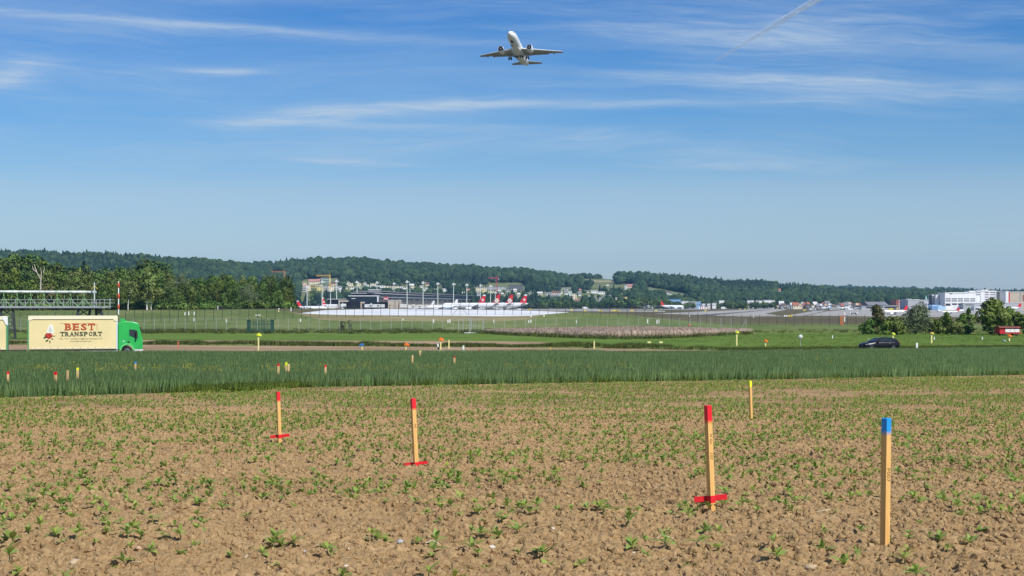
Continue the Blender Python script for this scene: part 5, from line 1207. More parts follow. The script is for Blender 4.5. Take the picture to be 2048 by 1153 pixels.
# ------------------------------------------------------------------ steel approach light gantry
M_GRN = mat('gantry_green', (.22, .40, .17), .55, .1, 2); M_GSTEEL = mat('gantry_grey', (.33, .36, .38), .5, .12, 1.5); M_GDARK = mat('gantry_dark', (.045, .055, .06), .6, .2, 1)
d = 240.0; k = d / F; G0 = pos(80, d)
g = thing('light_gantry', 'green and grey steel approach light gantry with railings behind the truck', 'gantry', G0)
gx = lambda px: (px - 80) * k
gzz = lambda py: (HY - py) * k + EYE - G0.z
xl, xr = gx(-190), gx(222)
b = MB(); b.box(xl, -.6, gzz(616.5), xr - 1.4, .1, gzz(612.8)); b.build('deck_beam', M_GSTEEL, g)
b = MB(); b.box(xl, .1, gzz(614.5), xr, 2.0, gzz(613.2)); b.build('deck', M_GSTEEL, g)
b = MB(); b.prism([(xr - 1.5, gzz(612.8)), (xr, gzz(612.8)), (xr, gzz(614.5)), (xr - 1.0, gzz(617)), (xr - 1.5, gzz(617))], 'Y', -.6, 2.0); b.build('end_bracket', M_GSTEEL, g)
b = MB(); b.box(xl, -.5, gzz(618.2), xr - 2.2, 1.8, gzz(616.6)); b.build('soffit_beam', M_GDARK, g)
for z, nm in ((599.6, 'handrail'), (606.3, 'mid_rail')):
    for y in (-.62, 2.0): b = MB(); b.bar((xl, y, gzz(z)), (xr, y, gzz(z)), .07); b.build(nm, M_GSTEEL, g)
b = MB(); b.bar((0, 0, gzz(617)), (0, 0, gzz(599.4)), .08); me = b.mesh('rail_post', M_GSTEEL)
for px in np.arange(-175, 200, 19.0):
    for y in (-.62, 2.0): link('rail_post', me, g, (gx(px), y, 0))
for px in (202, 211): link('rail_post', me, g, (gx(px), -.62, 0))
b = MB(); b.bar((xr, -.62, gzz(617.5)), (xr, -.62, gzz(597.5)), .13); b.build('end_post', M_GSTEEL, g)
b = MB(); b.tube([(xl, .7, gzz(582.8)), (gx(190), .7, gzz(584.6))], .20, 10); b.build('light_pipe', mat('pipe_white_green', (.50, .64, .54), .4, .35, .9, col2=(.72, .80, .74)), g)
b = MB(); me = None
for px in np.arange(-183, 172, 26.8):      # green trestles that carry the pipe
    b = MB(); x = gx(px); zt = gzz(584); zm = gzz(597.5); zb = gzz(612.8)
    b.bar((x, .7, gzz(599)), (x, .7, zt), .12); b.bar((x, .7, zm), (x - .0, .7, zb), .10)
    b.bar((x, .7, zm), (x + 1.15, .7, zb), .10); b.bar((x, .7, zm), (x - 1.0, .7, zb), .09); b.bar((x - .45, .7, gzz(582.3)), (x + .45, .7, gzz(582.3)), .16); b.prism([(x - .22, zm - .1), (x + .22, zm - .1), (x, zm + .45)], 'Y', .64, .76); b.build('trestle', M_GRN, g)
    b = MB(); b.bar((x + 1.15, .9, gzz(598)), (x + 1.15, .9, gzz(590.5)), .08); b.build('light_stub', M_GRN, g)
b = MB(); b.bar((gx(190), -.3, gzz(617)), (gx(190), -.3, gzz(565.5)), .16); b.build('mast', mat('mast_pale', (.52, .60, .56), .5), g)
b = MB(); b.bar((gx(190), -.3, gzz(572)), (gx(184), -.3, gzz(578.5)), .06); b.bar((gx(190), -.3, gzz(572)), (gx(196.5), -.3, gzz(578.5)), .06); b.build('antenna_arm', M_YELP, g)
b = MB(); b.box(gx(188), -.5, gzz(609), gx(192), -.1, gzz(604)); b.build('junction_box', M_GSTEEL, g)
def support(name, legs):
    b = MB(); zt = gzz(618)
    for xa, xb, y in legs: b.bar((gx(xa), y, zt), (gx(xb), y * 1.2, -.3), .34)
    for (xa, xb, y), (xc, xd, y2) in zip(legs, legs[1:]):
        q = .0
        for i in range(4):
            f0, f1 = i / 4, (i + 1) / 4
            A_ = Vector((gx(xa), y, zt)).lerp(Vector((gx(xb), y * 1.2, 0)), f0); B_ = Vector((gx(xc), y2, zt)).lerp(Vector((gx(xd), y2 * 1.2, 0)), f1)
            b.bar(A_, B_, .13); A_ = Vector((gx(xa), y, zt)).lerp(Vector((gx(xb), y * 1.2, 0)), f1); B_ = Vector((gx(xc), y2, zt)).lerp(Vector((gx(xd), y2 * 1.2, 0)), f0); b.bar(A_, B_, .13)
    b.build(name, M_GDARK, g)
support('support_trestle', [(158, 138, 0), (175, 168, 1.4)]); support('support_trestle', [(187, 190, 1.4), (200, 222, 0)])
support('support_trestle', [(2, 0, 0), (26, 31, 0)]); support('support_trestle', [(-150, -155, 0), (-120, -115, 0)])
# red and white pole
p = ground(237, 629.5); kk = p.y / F
t = thing('striped_pole', 'red and white striped pole beside the gantry end', 'pole', p); b = MB()
zz = lambda py: (629.5 - py) * kk
for i, (ya, yb, m, r) in enumerate(((629.5, 618.5, M_WHITEP, .16), (618.5, 609.5, M_REDP, .30), (609.5, 597.5, M_WHITEP, .16), (597.5, 588, M_REDP, .32), (588, 576, M_WHITEP, .16), (576, 566, M_REDP, .32), (566, 562.5, M_WHITEP, .12))):
    b = MB(); rr_ = .17; b.tube([(0, 0, zz(ya) - (.3 if i == 0 else 0)), (0, 0, zz(ya) * .9 + zz(yb) * .1), (0, 0, zz(ya) * .1 + zz(yb) * .9), (0, 0, zz(yb))], [rr_, r, r, rr_ * .9], 10)
    b.build('white_band' if m is M_WHITEP else 'red_band', m if m is M_WHITEP else mat('pole_red', (.52, .085, .03), .6), t)

# ------------------------------------------------------------------ truck and trailer
M_TARP = mat('tarpaulin_cream', (.80, .66, .34), .55, .07, .6, spec=.3); M_TRIM = mat('truck_trim_cream', (.84, .76, .54), .45); M_CABG = mat('truck_green', (.03, .43, .085), .35, .06, 1.5, spec=.5)
M_GREENF = mat('frame_green', (.10, .33, .15), .5); M_DARK = mat('chassis_dark', (.025, .025, .025), .7); M_SEAM = mat('tarp_seam', (.30, .24, .14), .7); M_PALEB = mat('corner_pale_blue', (.62, .74, .76), .5)
M_LRED = mat('lettering_red', (.46, .085, .022), .6); M_LDARK = mat('lettering_dark_green', (.045, .062, .03), .6); M_ROSE = mat('rose_red', (.34, .022, .015), .6, .35, 3.0); M_ROSEL = mat('rose_leaf', (.025, .055, .03), .6); M_SWAN = mat('emblem_white', (.80, .80, .72), .6, .08, 4.0)
def serif_text(parent, name, txt, x, z, h, m, wid, y, serif=0.10, shear=0.0, gap=1.0):
    """slab-serif lettering: each letter with feet and heads, like the painted lettering on the tarpaulin"""
    X = x - wid / 2; cw = wid / len(txt)
    for i, ch in enumerate(txt):
        me = text_mesh(ch, h * 1.36, .006, shear, .045 * h)
        co = np.array([v.co for v in me.vertices]); 
        if not len(co): continue
        mn, mx = co.min(0), co.max(0); s_ = cw * .80 / (mx[0] - mn[0]); sz = h / (mx[1] - mn[1])
        b = MB(); V = [((v.co.x - mn[0]) * s_ + X + cw * (i + .10), y - v.co.z, (v.co.y - mn[1]) * sz + z - h / 2) for v in me.vertices]
        b.add(V, [tuple(p.vertices) for p in me.polygons]); bpy.data.meshes.remove(me)
        x0 = X + cw * i; t_ = h * .13
        tops = {'B': [(.0, .5)], 'E': [(.0, .4)], 'S': [], 'T': [], 'R': [(0, .5)], 'A': [], 'N': [(0, .36), (.66, 1.0)], 'P': [(0, .5)], 'O': []}.get(ch, [])
        bots = {'B': [(.0, .5)], 'E': [(.0, .4)], 'S': [], 'T': [(.28, .72)], 'R': [(0, .42), (.7, 1.05)], 'A': [(0, .34), (.66, 1.0)], 'N': [(0, .36)], 'P': [(0, .46)], 'O': []}.get(ch, [])
        for a, c_ in tops: b.box(x0 + cw * (a - .02), y - .007, z + h / 2 - t_, x0 + cw * c_, y - .002, z + h / 2)
        for a, c_ in bots: b.box(x0 + cw * (a - .02), y - .007, z - h / 2, x0 + cw * c_, y - .002, z - h / 2 + t_)
        if ch == 'T':
            for a in (.03, .80): b.box(x0 + cw * a, y - .007, z + h * .16, x0 + cw * (a + .15), y - .002, z + h / 2)
        b.build('letter', m, parent)
def flat(parent, name, poly, y, m, th=.008):
    b = MB(); b.prism(poly, 'Y', y - th, y); return b.build(name, m, parent)
def cargo_body(t, L, x0, z0, z1, wd=2.5, side='front', text=True):
    """box body from x0 to x0+L; its near side faces -Y"""
    y = -wd / 2; x1 = x0 + L
    b = MB(); b.box(x0 + .10, y + .02, z0, x1 - .12, -y - .02, z1 - .25); body = b.build('tarpaulin', M_TARP, t)
    b = MB(); b.box(x0 + .05, y - .01, z1 - .25, x1 - .03, -y + .01, z1); b.build('roof', M_TRIM, t)
    # cant rail with its bent left end, and the dark gap below it
    flat(t, 'cant_rail', [(x0 + .05, z1 - .22), (x1 - .03, z1 - .22), (x1 - .03, z1 - .50), (x1 - .28, z1 - .50), (x1 - .40, z1 - .30), (x0 + .45, z1 - .30), (x0 + .22, z1 - .42), (x0 + .05, z1 - .42)], y + .0, M_TRIM, .03)
    flat(t, 'rail_shadow_gap', [(x0 + .45, z1 - .305), (x1 - .42, z1 - .305), (x1 - .42, z1 - .36), (x0 + .42, z1 - .36)], y + .012, M_SEAM, .014)
    b = MB(); b.box(x0, y - .005, z0 - .05, x0 + .11, -y, z1 - .28); b.build('corner_post', M_GREENF, t)
    b = MB(); b.box(x1 - .13, y - .005, z0 - .05, x1, -y, z1 - .05); b.build('corner_post', M_PALEB if text else M_GREENF, t)
    b = MB(); b.box(x0 + .1, y + .0, z0 - .13, x1 - .1, -y, z0 - .002); b.build('side_rail', M_DARK, t)
    n = int(L / .6)
    for i in range(1, n):
        x = x0 + L * i / n; b = MB(); b.box(x - .015, y - .004, z0 - .10, x + .015, y + .018, z0 + .18); b.build('strap', M_SEAM, t)
    b = MB(); b.box(x0 + .35, y + .012, z0 + .05, x1 - .2, y + .018, z0 + .14); b.build('hem', M_TRIM, t)
    return body
ux = (165 - CX) / F
RA = math.atan(.378) * .80                       # the road's heading
Dt = road_mid(165); pt = pos(165, Dt); kt = Dt / F
def tz(py): return (HY - py) * kt + EYE - pt.z
tr = thing('truck', 'green truck with cream tarpaulin body lettered best transport on the road', 'truck', pt, RA)
# local x along the road, 0 at px 165; foreshortening is small
tx = lambda px: (px - 165) * kt * 1.0
z0, z1 = tz(697.6), tz(631.8)
cargo_body(tr, tx(232.2) - tx(61.5), tx(61.5), z0, z1)
yf = -1.25 - .0
lt = link('company_lettering', None, tr)
serif_text(lt, 'red', 'BEST', tx(160.0), tz(654.0), .60, M_LRED, tx(190.0) - tx(131.0), -1.243)
serif_text(lt, 'dark', 'TRANSPORT', tx(162.5), tz(667.9), .40, M_LDARK, tx(203.0) - tx(122.5), -1.243)
for (px, py, s, txt) in ((162, 677.2, .135, 'Tel. +41 (0)00 000 00 00 / info@best-transport.ch'), (161.5, 682.0, .15, 'www.best-transport.ch')):
    if txt.startswith('Tel'): txt = 'Tel. +41 / transport@best-transport.ch'
    me = text_mesh(txt, s * 1.4, .004); me.materials.append(mat('lettering_olive', (.33, .27, .12), .6))
    co = np.array([v.co for v in me.vertices]); wd = co[:, 0].max() - co[:, 0].min(); W_ = (82 if py < 680 else 40) * kt
    o = link('small_lettering', me, lt, (tx(px), -1.243, tz(py)), (R(90), 0, 0)); o.scale = (W_ / wd, 1, 1)
flat(lt, 'frame_line', [(tx(122), tz(646.8)), (tx(188), tz(646.8)), (tx(192.6), tz(649.5)), (tx(192.8), tz(661)), (tx(192.3), tz(661)), (tx(192.0), tz(650)), (tx(187.5), tz(647.3)), (tx(122), tz(647.3))], -1.232, M_LRED)
# rose emblem
em = link('rose_emblem', None, tr)
def blob(cx, cy, r, pts): return [(tx(cx + r * a * 1.0), tz(cy - r * b_)) for a, b_ in pts]
flat(em, 'white_flame', [(tx(x), tz(y)) for x, y in ((97, 664.5), (98.5, 658), (100.5, 652.5), (104, 647.5), (106.5, 649), (109.5, 655), (110.5, 661), (112, 662), (110.5, 666), (105, 666.5))], -1.232, M_SWAN)
flat(em, 'white_flame_core', [(tx(x), tz(y)) for x, y in ((100.5, 661), (102, 655), (104.5, 650.5), (106, 656), (108, 662), (104, 664))], -1.243, mat('emblem_pale_grey', (.62, .62, .56), .6), .004)
import itertools
flat(em, 'petal', [(tx(101 + 7.2 * math.cos(a) * (1 + .10 * math.cos(5 * a))), tz(671.2 - 5.6 * math.sin(a) * (1 + .10 * math.cos(5 * a + 1)))) for a in np.linspace(0, 6.283, 31)[:-1]], -1.234, M_ROSE, .008)
for (cx, cy, rx, ry, a0) in ((98, 669.5, 3.1, 1.8, .5), (104, 669, 3.0, 1.7, -.5), (101, 672.5, 3.2, 1.8, 0.1), (100.5, 667.5, 2.5, 1.4, .2)):
    flat(em, 'petal', [(tx(cx + rx * math.cos(a) * math.cos(a0) - ry * math.sin(a) * math.sin(a0)), tz(cy - rx * math.cos(a) * math.sin(a0) - ry * math.sin(a) * math.cos(a0))) for a in np.linspace(0, 6.283, 15)[:-1]], -1.246, mat('rose_light', (.50, .06, .035), .6, .3, 5.0), .004)
for pts in (((90, 676), (93, 673), (97, 673.5), (95, 676.5)), ((109, 672), (113.5, 671), (111, 673.5)), ((107.5, 675), (109.5, 679.5), (105.5, 677.5)), ((94.5, 683), (96, 679.5), (101, 678.3), (99.5, 681.8)), ((102.5, 680), (104.5, 681.5), (103.7, 686.5), (102, 684)), ((94.5, 672.5), (92.2, 671), (96, 670))):
    flat(em, 'leaf', [(tx(x), tz(y)) for x, y in pts], -1.238, M_ROSEL, .006)
# cab
cz = tz
xb, xf = tx(233.2), tx(281.5)
prof = [(xb, cz(700)), (xb, cz(648)), (xb + .12, cz(645.2)), (tx(247), cz(643.2)), (tx(262), cz(643.8)), (tx(271), cz(646.6)), (tx(273.8), cz(650)), (tx(276.3), cz(662)), (tx(279.3), cz(674)), (tx(280.8), cz(680)), (tx(281), cz(699)), (tx(263.5), cz(699)), (tx(261.5), cz(694.5)), (tx(257), cz(691.2)), (tx(247), cz(690.8)), (tx(241), cz(693.5)), (tx(238.5), cz(699)), (tx(236), cz(700))]
b = MB(); b.prism(prof, 'Y', -1.21, 1.21); cab = b.build('cab', M_CABG, tr)
for e_ in (cab,):
    md = e_.modifiers.new('edge', 'BEVEL'); md.width = .06; md.segments = 2; md.limit_method = 'ANGLE'; md.angle_limit = R(40)
b = MB(); b.prism([(tx(237), cz(643.2)), (tx(239.5), cz(637.2)), (tx(242), cz(637.4)), (tx(249), cz(640.8)), (tx(252), cz(643.8)), (tx(246), cz(645.2))], 'Y', -1.0, 1.0); b.build('roof_fairing', M_CABG, tr)
flat(cab, 'side_window', [(tx(255), cz(659.3)), (tx(266.6), cz(660)), (tx(270.2), cz(664)), (tx(271.8), cz(676)), (tx(266), cz(676.5)), (tx(259.5), cz(673.5)), (tx(255), cz(671.3))], -1.213, M_WINDOW, .02)
flat(cab, 'window_pillar', [(tx(266.8), cz(659.6)), (tx(268.4), cz(659.8)), (tx(271), cz(676.3)), (tx(268.8), cz(676.6))], -1.236, M_CABG, .012)
b = MB(); b.prism([(tx(274.4), cz(655)), (tx(276.2), cz(662.5)), (tx(278.6), cz(673)), (tx(277.2), cz(674)), (tx(273.2), cz(656))], 'Y', -1.13, 1.13); b.v = [(x + .05, y, z) for x, y, z in b.v]; b.build('windscreen', M_WINDOW, cab)
b = MB(); b.prism([(tx(272), cz(653.4)), (tx(276.8), cz(655.5)), (tx(279), cz(662)), (tx(277.9), cz(661.5)), (tx(275), cz(656.5)), (tx(272), cz(655.0))], 'Y', -1.2, 1.2); b.build('sun_visor', M_DARK, cab)
b = MB(); b.box(tx(267.6), -1.52, cz(677.5), tx(269.8), -1.25, cz(661.5)); b.build('mirror', M_DARK, cab)
flat(cab, 'door_seam', [(tx(254.2), cz(657)), (tx(254.6), cz(657)), (tx(254.6), cz(690)), (tx(254.2), cz(690))], -1.213, mat('truck_green_dark', (.012, .17, .04), .5), .006)
flat(cab, 'locker', [(tx(250.5), cz(686.5)), (tx(251.5), cz(682.5)), (tx(256), cz(684)), (tx(255), cz(687))], -1.213, M_DARK, .01)
flat(cab, 'badge', [(tx(242), cz(683.5)), (tx(246), cz(683.5)), (tx(246), cz(682)), (tx(242), cz(682))], -1.213, M_WHITEP, .01)
pa = [(tx(250.5) + r * kt * math.cos(a), cz(701) + r * kt * math.sin(a)) for r, rng_ in ((14.5, np.linspace(math.pi, 0, 12)), (11.2, np.linspace(0, math.pi, 12))) for a in rng_]
flat(cab, 'wheel_arch', pa, -1.213, mat('truck_green_light', (.10, .60, .17), .4), .03)
b = MB(); b.box(tx(263.5), -1.22, cz(703), tx(281.3), 1.22, cz(699.1)); b.build('bumper', M_WHITEP, cab)
def wheel(parent, x, y, z, r, w=.3):
    b = MB(); b.lathe([(-w / 2, r * .55), (-w / 2, r * .93), (-w * .3, r), (w * .3, r), (w / 2, r * .93), (w / 2, r * .55)], 22, 'Y', centre=(x, y, z)); o = b.build('wheel', M_TYRE, parent)
    b = MB(); s = -1 if y < 0 else 1; b.lathe([(s * (w / 2 - .06), .02), (s * (w / 2 - .03), r * .35), (s * (w / 2 - .01), r * .56), (-s * .05, r * .57)], 18, 'Y', centre=(x, y, z)); b.build('rim', mat('rim_grey', (.16, .16, .165), .5, metal=.5), o)
for px in (250.5, 108, 91): 
    for y in (-1.05, 1.05): wheel(tr, tx(px), y, .48, .48)
b = MB(); b.box(tx(66), -.45, .55, tx(236), .45, z0 - .12); b.build('chassis', M_DARK, tr)
b = MB(); b.box(tx(160), -1.2, cz(702.2), tx(220), -1.12, cz(699.6)); b.build('side_guard', M_WHITEP, tr)
b = MB(); b.box(tx(221), -1.2, cz(703), tx(232), -.6, cz(697.8)); b.build('fuel_tank', M_WHITEP, tr)
# trailer
pt2 = pos(165, Dt)
tl = thing('trailer', 'cream tarpaulin trailer with green front post behind the truck', 'trailer', pt, RA)
cargo_body(tl, tx(24.2) - tx(-150), tx(-150), tz(697.8), tz(632.6), text=False)
b = MB(); b.prism([(tx(14.5), tz(633.2)), (tx(24.2), tz(633.2)), (tx(25.0), tz(650.5)), (tx(20.3), tz(648.5)), (tx(17.0), tz(640)), (tx(14.5), tz(639.2))], 'Y', -1.30, -1.25); b.build('roof_flap', M_WHITEP, tl)
serif_text(tl, 'dark', 'TRANSPORT', tx(-35), tz(667.9), .37, M_LDARK, tx(5.2) - tx(-74), -1.243); serif_text(tl, 'red', 'BEST', tx(-38), tz(654.2), .53, M_LRED, tx(-10) - tx(-66), -1.243)
for px in (-110, -30, -12):
    for y in (-1.05, 1.05): wheel(tl, tx(px), y, .48, .48)
b = MB(); b.box(tx(-148), -.45, .5, tx(58), .45, tz(699.2)); b.build('chassis', M_DARK, tl)

# ------------------------------------------------------------------ dark car
Dc = road_mid(1758); pc_ = pos(1758, Dc); kc = Dc / F
car = thing('car', 'black hatchback driving left on the road at the right', 'car', pc_, math.pi + .27)
car.scale = (1.02, 1, .97)
M_CARP = mat('car_paint_black', (.008, .009, .011), .3, spec=.35); M_CGLASS = mat('car_glass', (.02, .028, .028), .08, spec=.7)
L_ = 4.3
def sec(x, zb, zs, zt, w, wt):       # lower edge, shoulder, top, half widths
    h = zs - zb
    return [(x, -w * .92, zb), (x, -w, zb + h * .45), (x, -w * .97, zs), (x, -wt, zt), (x, 0, zt + .015), (x, wt, zt), (x, w * .97, zs), (x, w, zb + h * .45), (x, w * .92, zb)]
b = MB()
b.loft([sec(2.14, .42, .56, .62, .55, .45), sec(2.06, .26, .64, .74, .78, .6), sec(1.7, .2, .76, .86, .87, .72), sec(1.0, .2, .87, .98, .89, .78), sec(.72, .2, .90, 1.02, .89, .78), sec(-.4, .2, .93, 1.03, .89, .78), sec(-1.3, .22, .96, 1.06, .88, .76), sec(-1.85, .3, 1.0, 1.06, .84, .7), sec(-2.1, .36, .9, 1.0, .76, .62), sec(-2.16, .45, .7, .8, .66, .5)])
body = b.build('body', M_CARP, car)
b = MB()
def roofsec(x, z, zt, w, wt): return [(x, -w, z), (x, -wt, zt), (x, 0, zt + .03), (x, wt, zt), (x, w, z)]
b.loft([roofsec(.95, .97, 1.0, .78, .74), roofsec(.15, 1.0, 1.40, .77, .62), roofsec(-.5, 1.02, 1.47, .77, .62), roofsec(-1.2, 1.04, 1.44, .75, .60), roofsec(-1.72, 1.05, 1.32, .70, .56), roofsec(-2.02, 1.02, 1.06, .62, .54)]); b.build('roof', M_CARP, body)
for s in (-1, 1):
    for nm, poly in (('side_window', [(.62, 1.02), (.18, 1.36), (-.38, 1.42), (-.40, 1.04)]), ('side_window', [(-.47, 1.04), (-.46, 1.42), (-1.15, 1.39), (-1.25, 1.06)]), ('side_window', [(-1.32, 1.08), (-1.22, 1.37), (-1.55, 1.30), (-1.72, 1.12)])):
        b = MB(); V = [(x, s * (.785 - (z - 1.0) * .36), z) for x, z in poly] + [(x, s * (.745 - (z - 1.0) * .36), z) for x, z in poly]
        n = len(poly); b.add(V, [tuple(range(n)), tuple(range(n, 2 * n))[::-1]] + [(i, (i + 1) % n, (i + 1) % n + n, i + n) for i in range(n)]); b.build(nm, M_CGLASS, body)
    b = MB(); b.loft([[(2.02, s * .55, .56), (2.04, s * .72, .58), (2.0, s * .76, .70), (1.95, s * .6, .72)], [(1.55, s * .80, .70), (1.55, s * .89, .72), (1.5, s * .885, .83), (1.5, s * .8, .84)]]); b.build('headlight', mat('headlight_clear', (.75, .76, .74), .15, spec=.8), body)
    b = MB(); b.box(.5, s * .9 - .02, .98, .72, s * 1.08 + .02, 1.12) if s > 0 else b.box(.5, -1.1, .98, .72, -.88, 1.12); b.build('mirror', M_CARP, body)
    b = MB(); b.box(-2.12, s * .62 - .12, .82, -1.98, s * .62 + .12, .98); b.build('tail_light', M_REDP, body)
    b = MB(); b.box(-.95, min(s * .885, s * .915), .82, -.75, max(s * .885, s * .915), .86); b.build('door_handle', M_METAL, body)
    for x in (1.33, -1.28): wheel(car, x, s * .80, .31, .31, .2)
b = MB(); V = [(.98, -.66, 1.0), (.98, .66, 1.0), (.22, .56, 1.385), (.22, -.56, 1.385)]; b.add(V + [(x - .02, y, z - .06) for x, y, z in V], [(0, 1, 2, 3), (7, 6, 5, 4), (0, 4, 5, 1), (1, 5, 6, 2), (2, 6, 7, 3), (3, 7, 4, 0)]); b.v = [(x + .03, y, z + .035) for x, y, z in b.v]; b.build('windscreen', M_CGLASS, body)

# ------------------------------------------------------------------ red wagon at the right edge
pw = ground(2016, 671.5); kw = pw.y / F
t = thing('wagon', 'red bee wagon with three white panels in front of the big shrub', 'wagon', pw, R(7)); w = 45 * kw
b = MB(); b.box(-w / 2, -1.0, .35, w / 2 * .88, 1.0, 1.48); b.build('body', mat('wagon_red', (.48, .025, .03), .6, .1, 1), t)
b = MB(); b.prism([(-1.25, 1.42), (1.2, 1.42), (1.1, 1.66), (-.9, 1.66)], 'X', -w / 2 - .15, w / 2 * .92); b.build('roof', mat('wagon_roof', (.22, .07, .06), .7, .15, 1), t)
for i in range(3):
    x = -w * .24 + i * w * .222; b = MB(); b.box(x, -1.05, .62, x + w * .205, -1.0, 1.22); b.build('panel', M_WHITEP, t)
b = MB(); b.bar((w * .44, -.2, .42), (w * .60, -.2, .38), .14); b.build('drawbar', M_REDP, t)
for x in (-w * .3, w * .3):
    for y in (-.85, .85): wheel(t, x, y, .32, .34, .16)

# ------------------------------------------------------------------ shrubs on the right
SH = {}
def shrub(kind, px0, px1, py_top, py_base, label, leaf, seed, n=1600, size=.22, k=15, aspect=.6, tall=None, group=None, name='shrub', cat='shrub', d=None):
    pc = (px0 + px1) / 2; d = d or hit(pc, py_base); p = pos(pc, d); w = (px1 - px0) * d / F; h = (HY - py_top) / F * d + EYE - p.z
    rng = np.random.default_rng(seed); lob = []
    for i in range(k):
        q = rng.random(); a = rng.random() * 6.28; zz_ = h * (.12 + .80 * q); rad = w * .5 * (math.sin(math.pi * min(1, .25 + .72 * q)) ** .8 if kind == 'dome' else (1 - q) ** .6 if kind == 'cone' else (.75 + .25 * math.sin(3.0 * q)) * (1 - q * .35))
        r = rad * (.3 + .55 * rng.random()); s = w * (.11 + .10 * rng.random())
        lob.append((r * math.cos(a), r * math.sin(a) * .7, min(zz_, h - s * .7), s, s, s * (1.0 if kind != 'up' else 1.7)))
    if kind == 'cone': lob.append((0, 0, h * .92, w * .06, w * .06, h * .10))
    t = thing(name, label, cat, p, 0, group)
    link('crown', crown_mesh('crown', lob, n, size, M_LEAF[leaf], seed, aspect=aspect), t)
    for i in range(4):
        b = MB(); a = i * 1.6 + seed; b.tube([(.1 * math.cos(a), .1 * math.sin(a), -.2), (w * .1 * math.cos(a), w * .1 * math.sin(a), h * .4), (w * .22 * math.cos(a), w * .2 * math.sin(a), h * .75)], [.10, .07, .02], 6); b.build('stem', M_BARK, t)
    return t
shrub('dome', 1728, 1782, 613, 669, 'reddish dark shrub with a pointed top, leftmost of the right hand shrubs', 'rust', 301, 1500, .24)
shrub('dome', 1716, 1770, 640, 669, 'dark green low shrub at the foot of the reddish one', 'mid', 302, 1500, .22)
shrub('dome', 1758, 1800, 645, 670, 'flowering pale green shrub between reddish shrub and willow', 'lime', 303, 1000, .2)
shrub('up', 1794, 1868, 604, 669, 'tall grey green willow shrub in the middle of the right hand shrubs', 'grey', 304, 3200, .26, 22, .32)
shrub('dome', 1858, 1892, 641, 669, 'round bright green shrub right of the willow', 'mid', 305, 1000, .2)
shrub('cone', 1880, 1908, 624, 669, 'slim dark pointed shrub between willow and big shrub', 'mid', 306, 900, .2)
shrub('dome', 1890, 1930, 644, 670, 'low olive shrub with dry stems', 'olive', 307, 1000, .2)
shrub('dome', 1910, 1950, 636, 669, 'dark rounded shrub left of the big one', 'mid', 308, 1200, .22)
shrub('cone', 1928, 1948, 616, 669, 'narrow dark shrub top behind the rounded one', 'deep', 309, 700, .2, d=296)
shrub('dome', 1944, 2020, 602, 670, 'big dense yellow green shrub left of the red wagon', 'mid', 310, 4200, .28, 26)
shrub('dome', 1998, 2046, 612, 668, 'dark shrub behind the red wagon', 'mid', 311, 2200, .26, d=300)
shrub('dome', 2018, 2080, 630, 668, 'pale flowering shrub at the right edge above the wagon', 'lime', 312, 2200, .24, d=293)
shrub('dome', 1866, 1916, 634, 668, 'broad green shrub mass right behind the slim pointed one', 'mid', 325, 2000, .24, d=301)
shrub('dome', 1904, 1958, 630, 668, 'broad green shrub mass joining the big shrub', 'mid', 326, 2200, .24, d=302)
shrub('dome', 1764, 1816, 636, 669, 'broad olive shrub between the reddish one and the willow', 'olive', 327, 1800, .24, d=301)
shrub('dome', 1776, 1812, 643, 670, 'low mixed shrub left of the willow foot', 'mid', 321, 1300, .22)
shrub('dome', 1842, 1876, 634, 668, 'olive shrub behind the right foot of the willow', 'olive', 322, 1200, .22, d=299)
shrub('dome', 1868, 1906, 638, 669, 'mid green shrub filling the gap right of the willow', 'mid', 323, 1300, .22, d=297)
shrub('dome', 1900, 1946, 640, 668, 'dark shrub mass behind the olive shrub', 'mid', 324, 1600, .22, d=298)
shrub('dome', 2060, 2140, 610, 668, 'dark green shrub beyond the wagon', 'deep', 313, 2200, .26)
shrub('dome', 676, 694, 644, 663, 'brownish green bush behind the wire fence', 'olive', 314, 800, .24, d=325); shrub('dome', 692, 706, 641, 662, 'bright green bush right of the brownish one behind the fence', 'lime', 315, 500, .22, d=322)

# ------------------------------------------------------------------ grass, weeds, reeds, crop (uncountable)
def tuft_mesh(name, n, h, spread, wid, m, seed, lean=.35, curve=.3, head=None):
    rng = np.random.default_rng(seed); V = []; Q = []; N = []; MI = []
    for i in range(n):
        x, y = rng.normal(size=2) * spread * .5; a = rng.random() * 6.28; hh = h * (.72 + .36 * rng.random()); l = lean * rng.random() * hh; c_ = curve * rng.random() * hh
        dx, dy = math.cos(a), math.sin(a); fx, fy = -dy * wid / 2, dx * wid / 2; o = len(V)
        for q, wq in ((0, 1.0), (.5, .9), (1.0, .12)):
            off = l * q + c_ * q * q; z = hh * q - .25 * c_ * q * q
            V += [(x + dx * off - fx * wq, y + dy * off - fy * wq, z), (x + dx * off + fx * wq, y + dy * off + fy * wq, z)]
        Q += [(o, o + 1, o + 3, o + 2), (o + 2, o + 3, o + 5, o + 4)]; MI += [0, 0]
        if head:
            o = len(V); off = l + c_; z = hh - .25 * c_; hl, hw = head
            V += [(x + dx * off - fx * hw, y + dy * off - fy * hw, z - hl * .4), (x + dx * off + fx * hw, y + dy * off + fy * hw, z - hl * .4), (x + dx * off + fx * hw * .5, y + dy * off + fy * hw * .5, z + hl * .6), (x + dx * off - fx * hw * .5, y + dy * off - fy * hw * .5, z + hl * .6)]
            Q += [(o, o + 1, o + 2, o + 3)]; MI += [1]
    me = np_mesh(name, np.array(V), np.array(Q), m if isinstance(m, list) else [m], True, MI)
    me.normals_split_custom_set_from_vertices([tuple(Vector((v[0] * .5, v[1] * .5 - .25, 1.0)).normalized()) for v in V]); return me
M_CROP = leaf_mat('crop_blades', (.175, .305, .105), (.29, .43, .17), .12, .012, .55, .42)
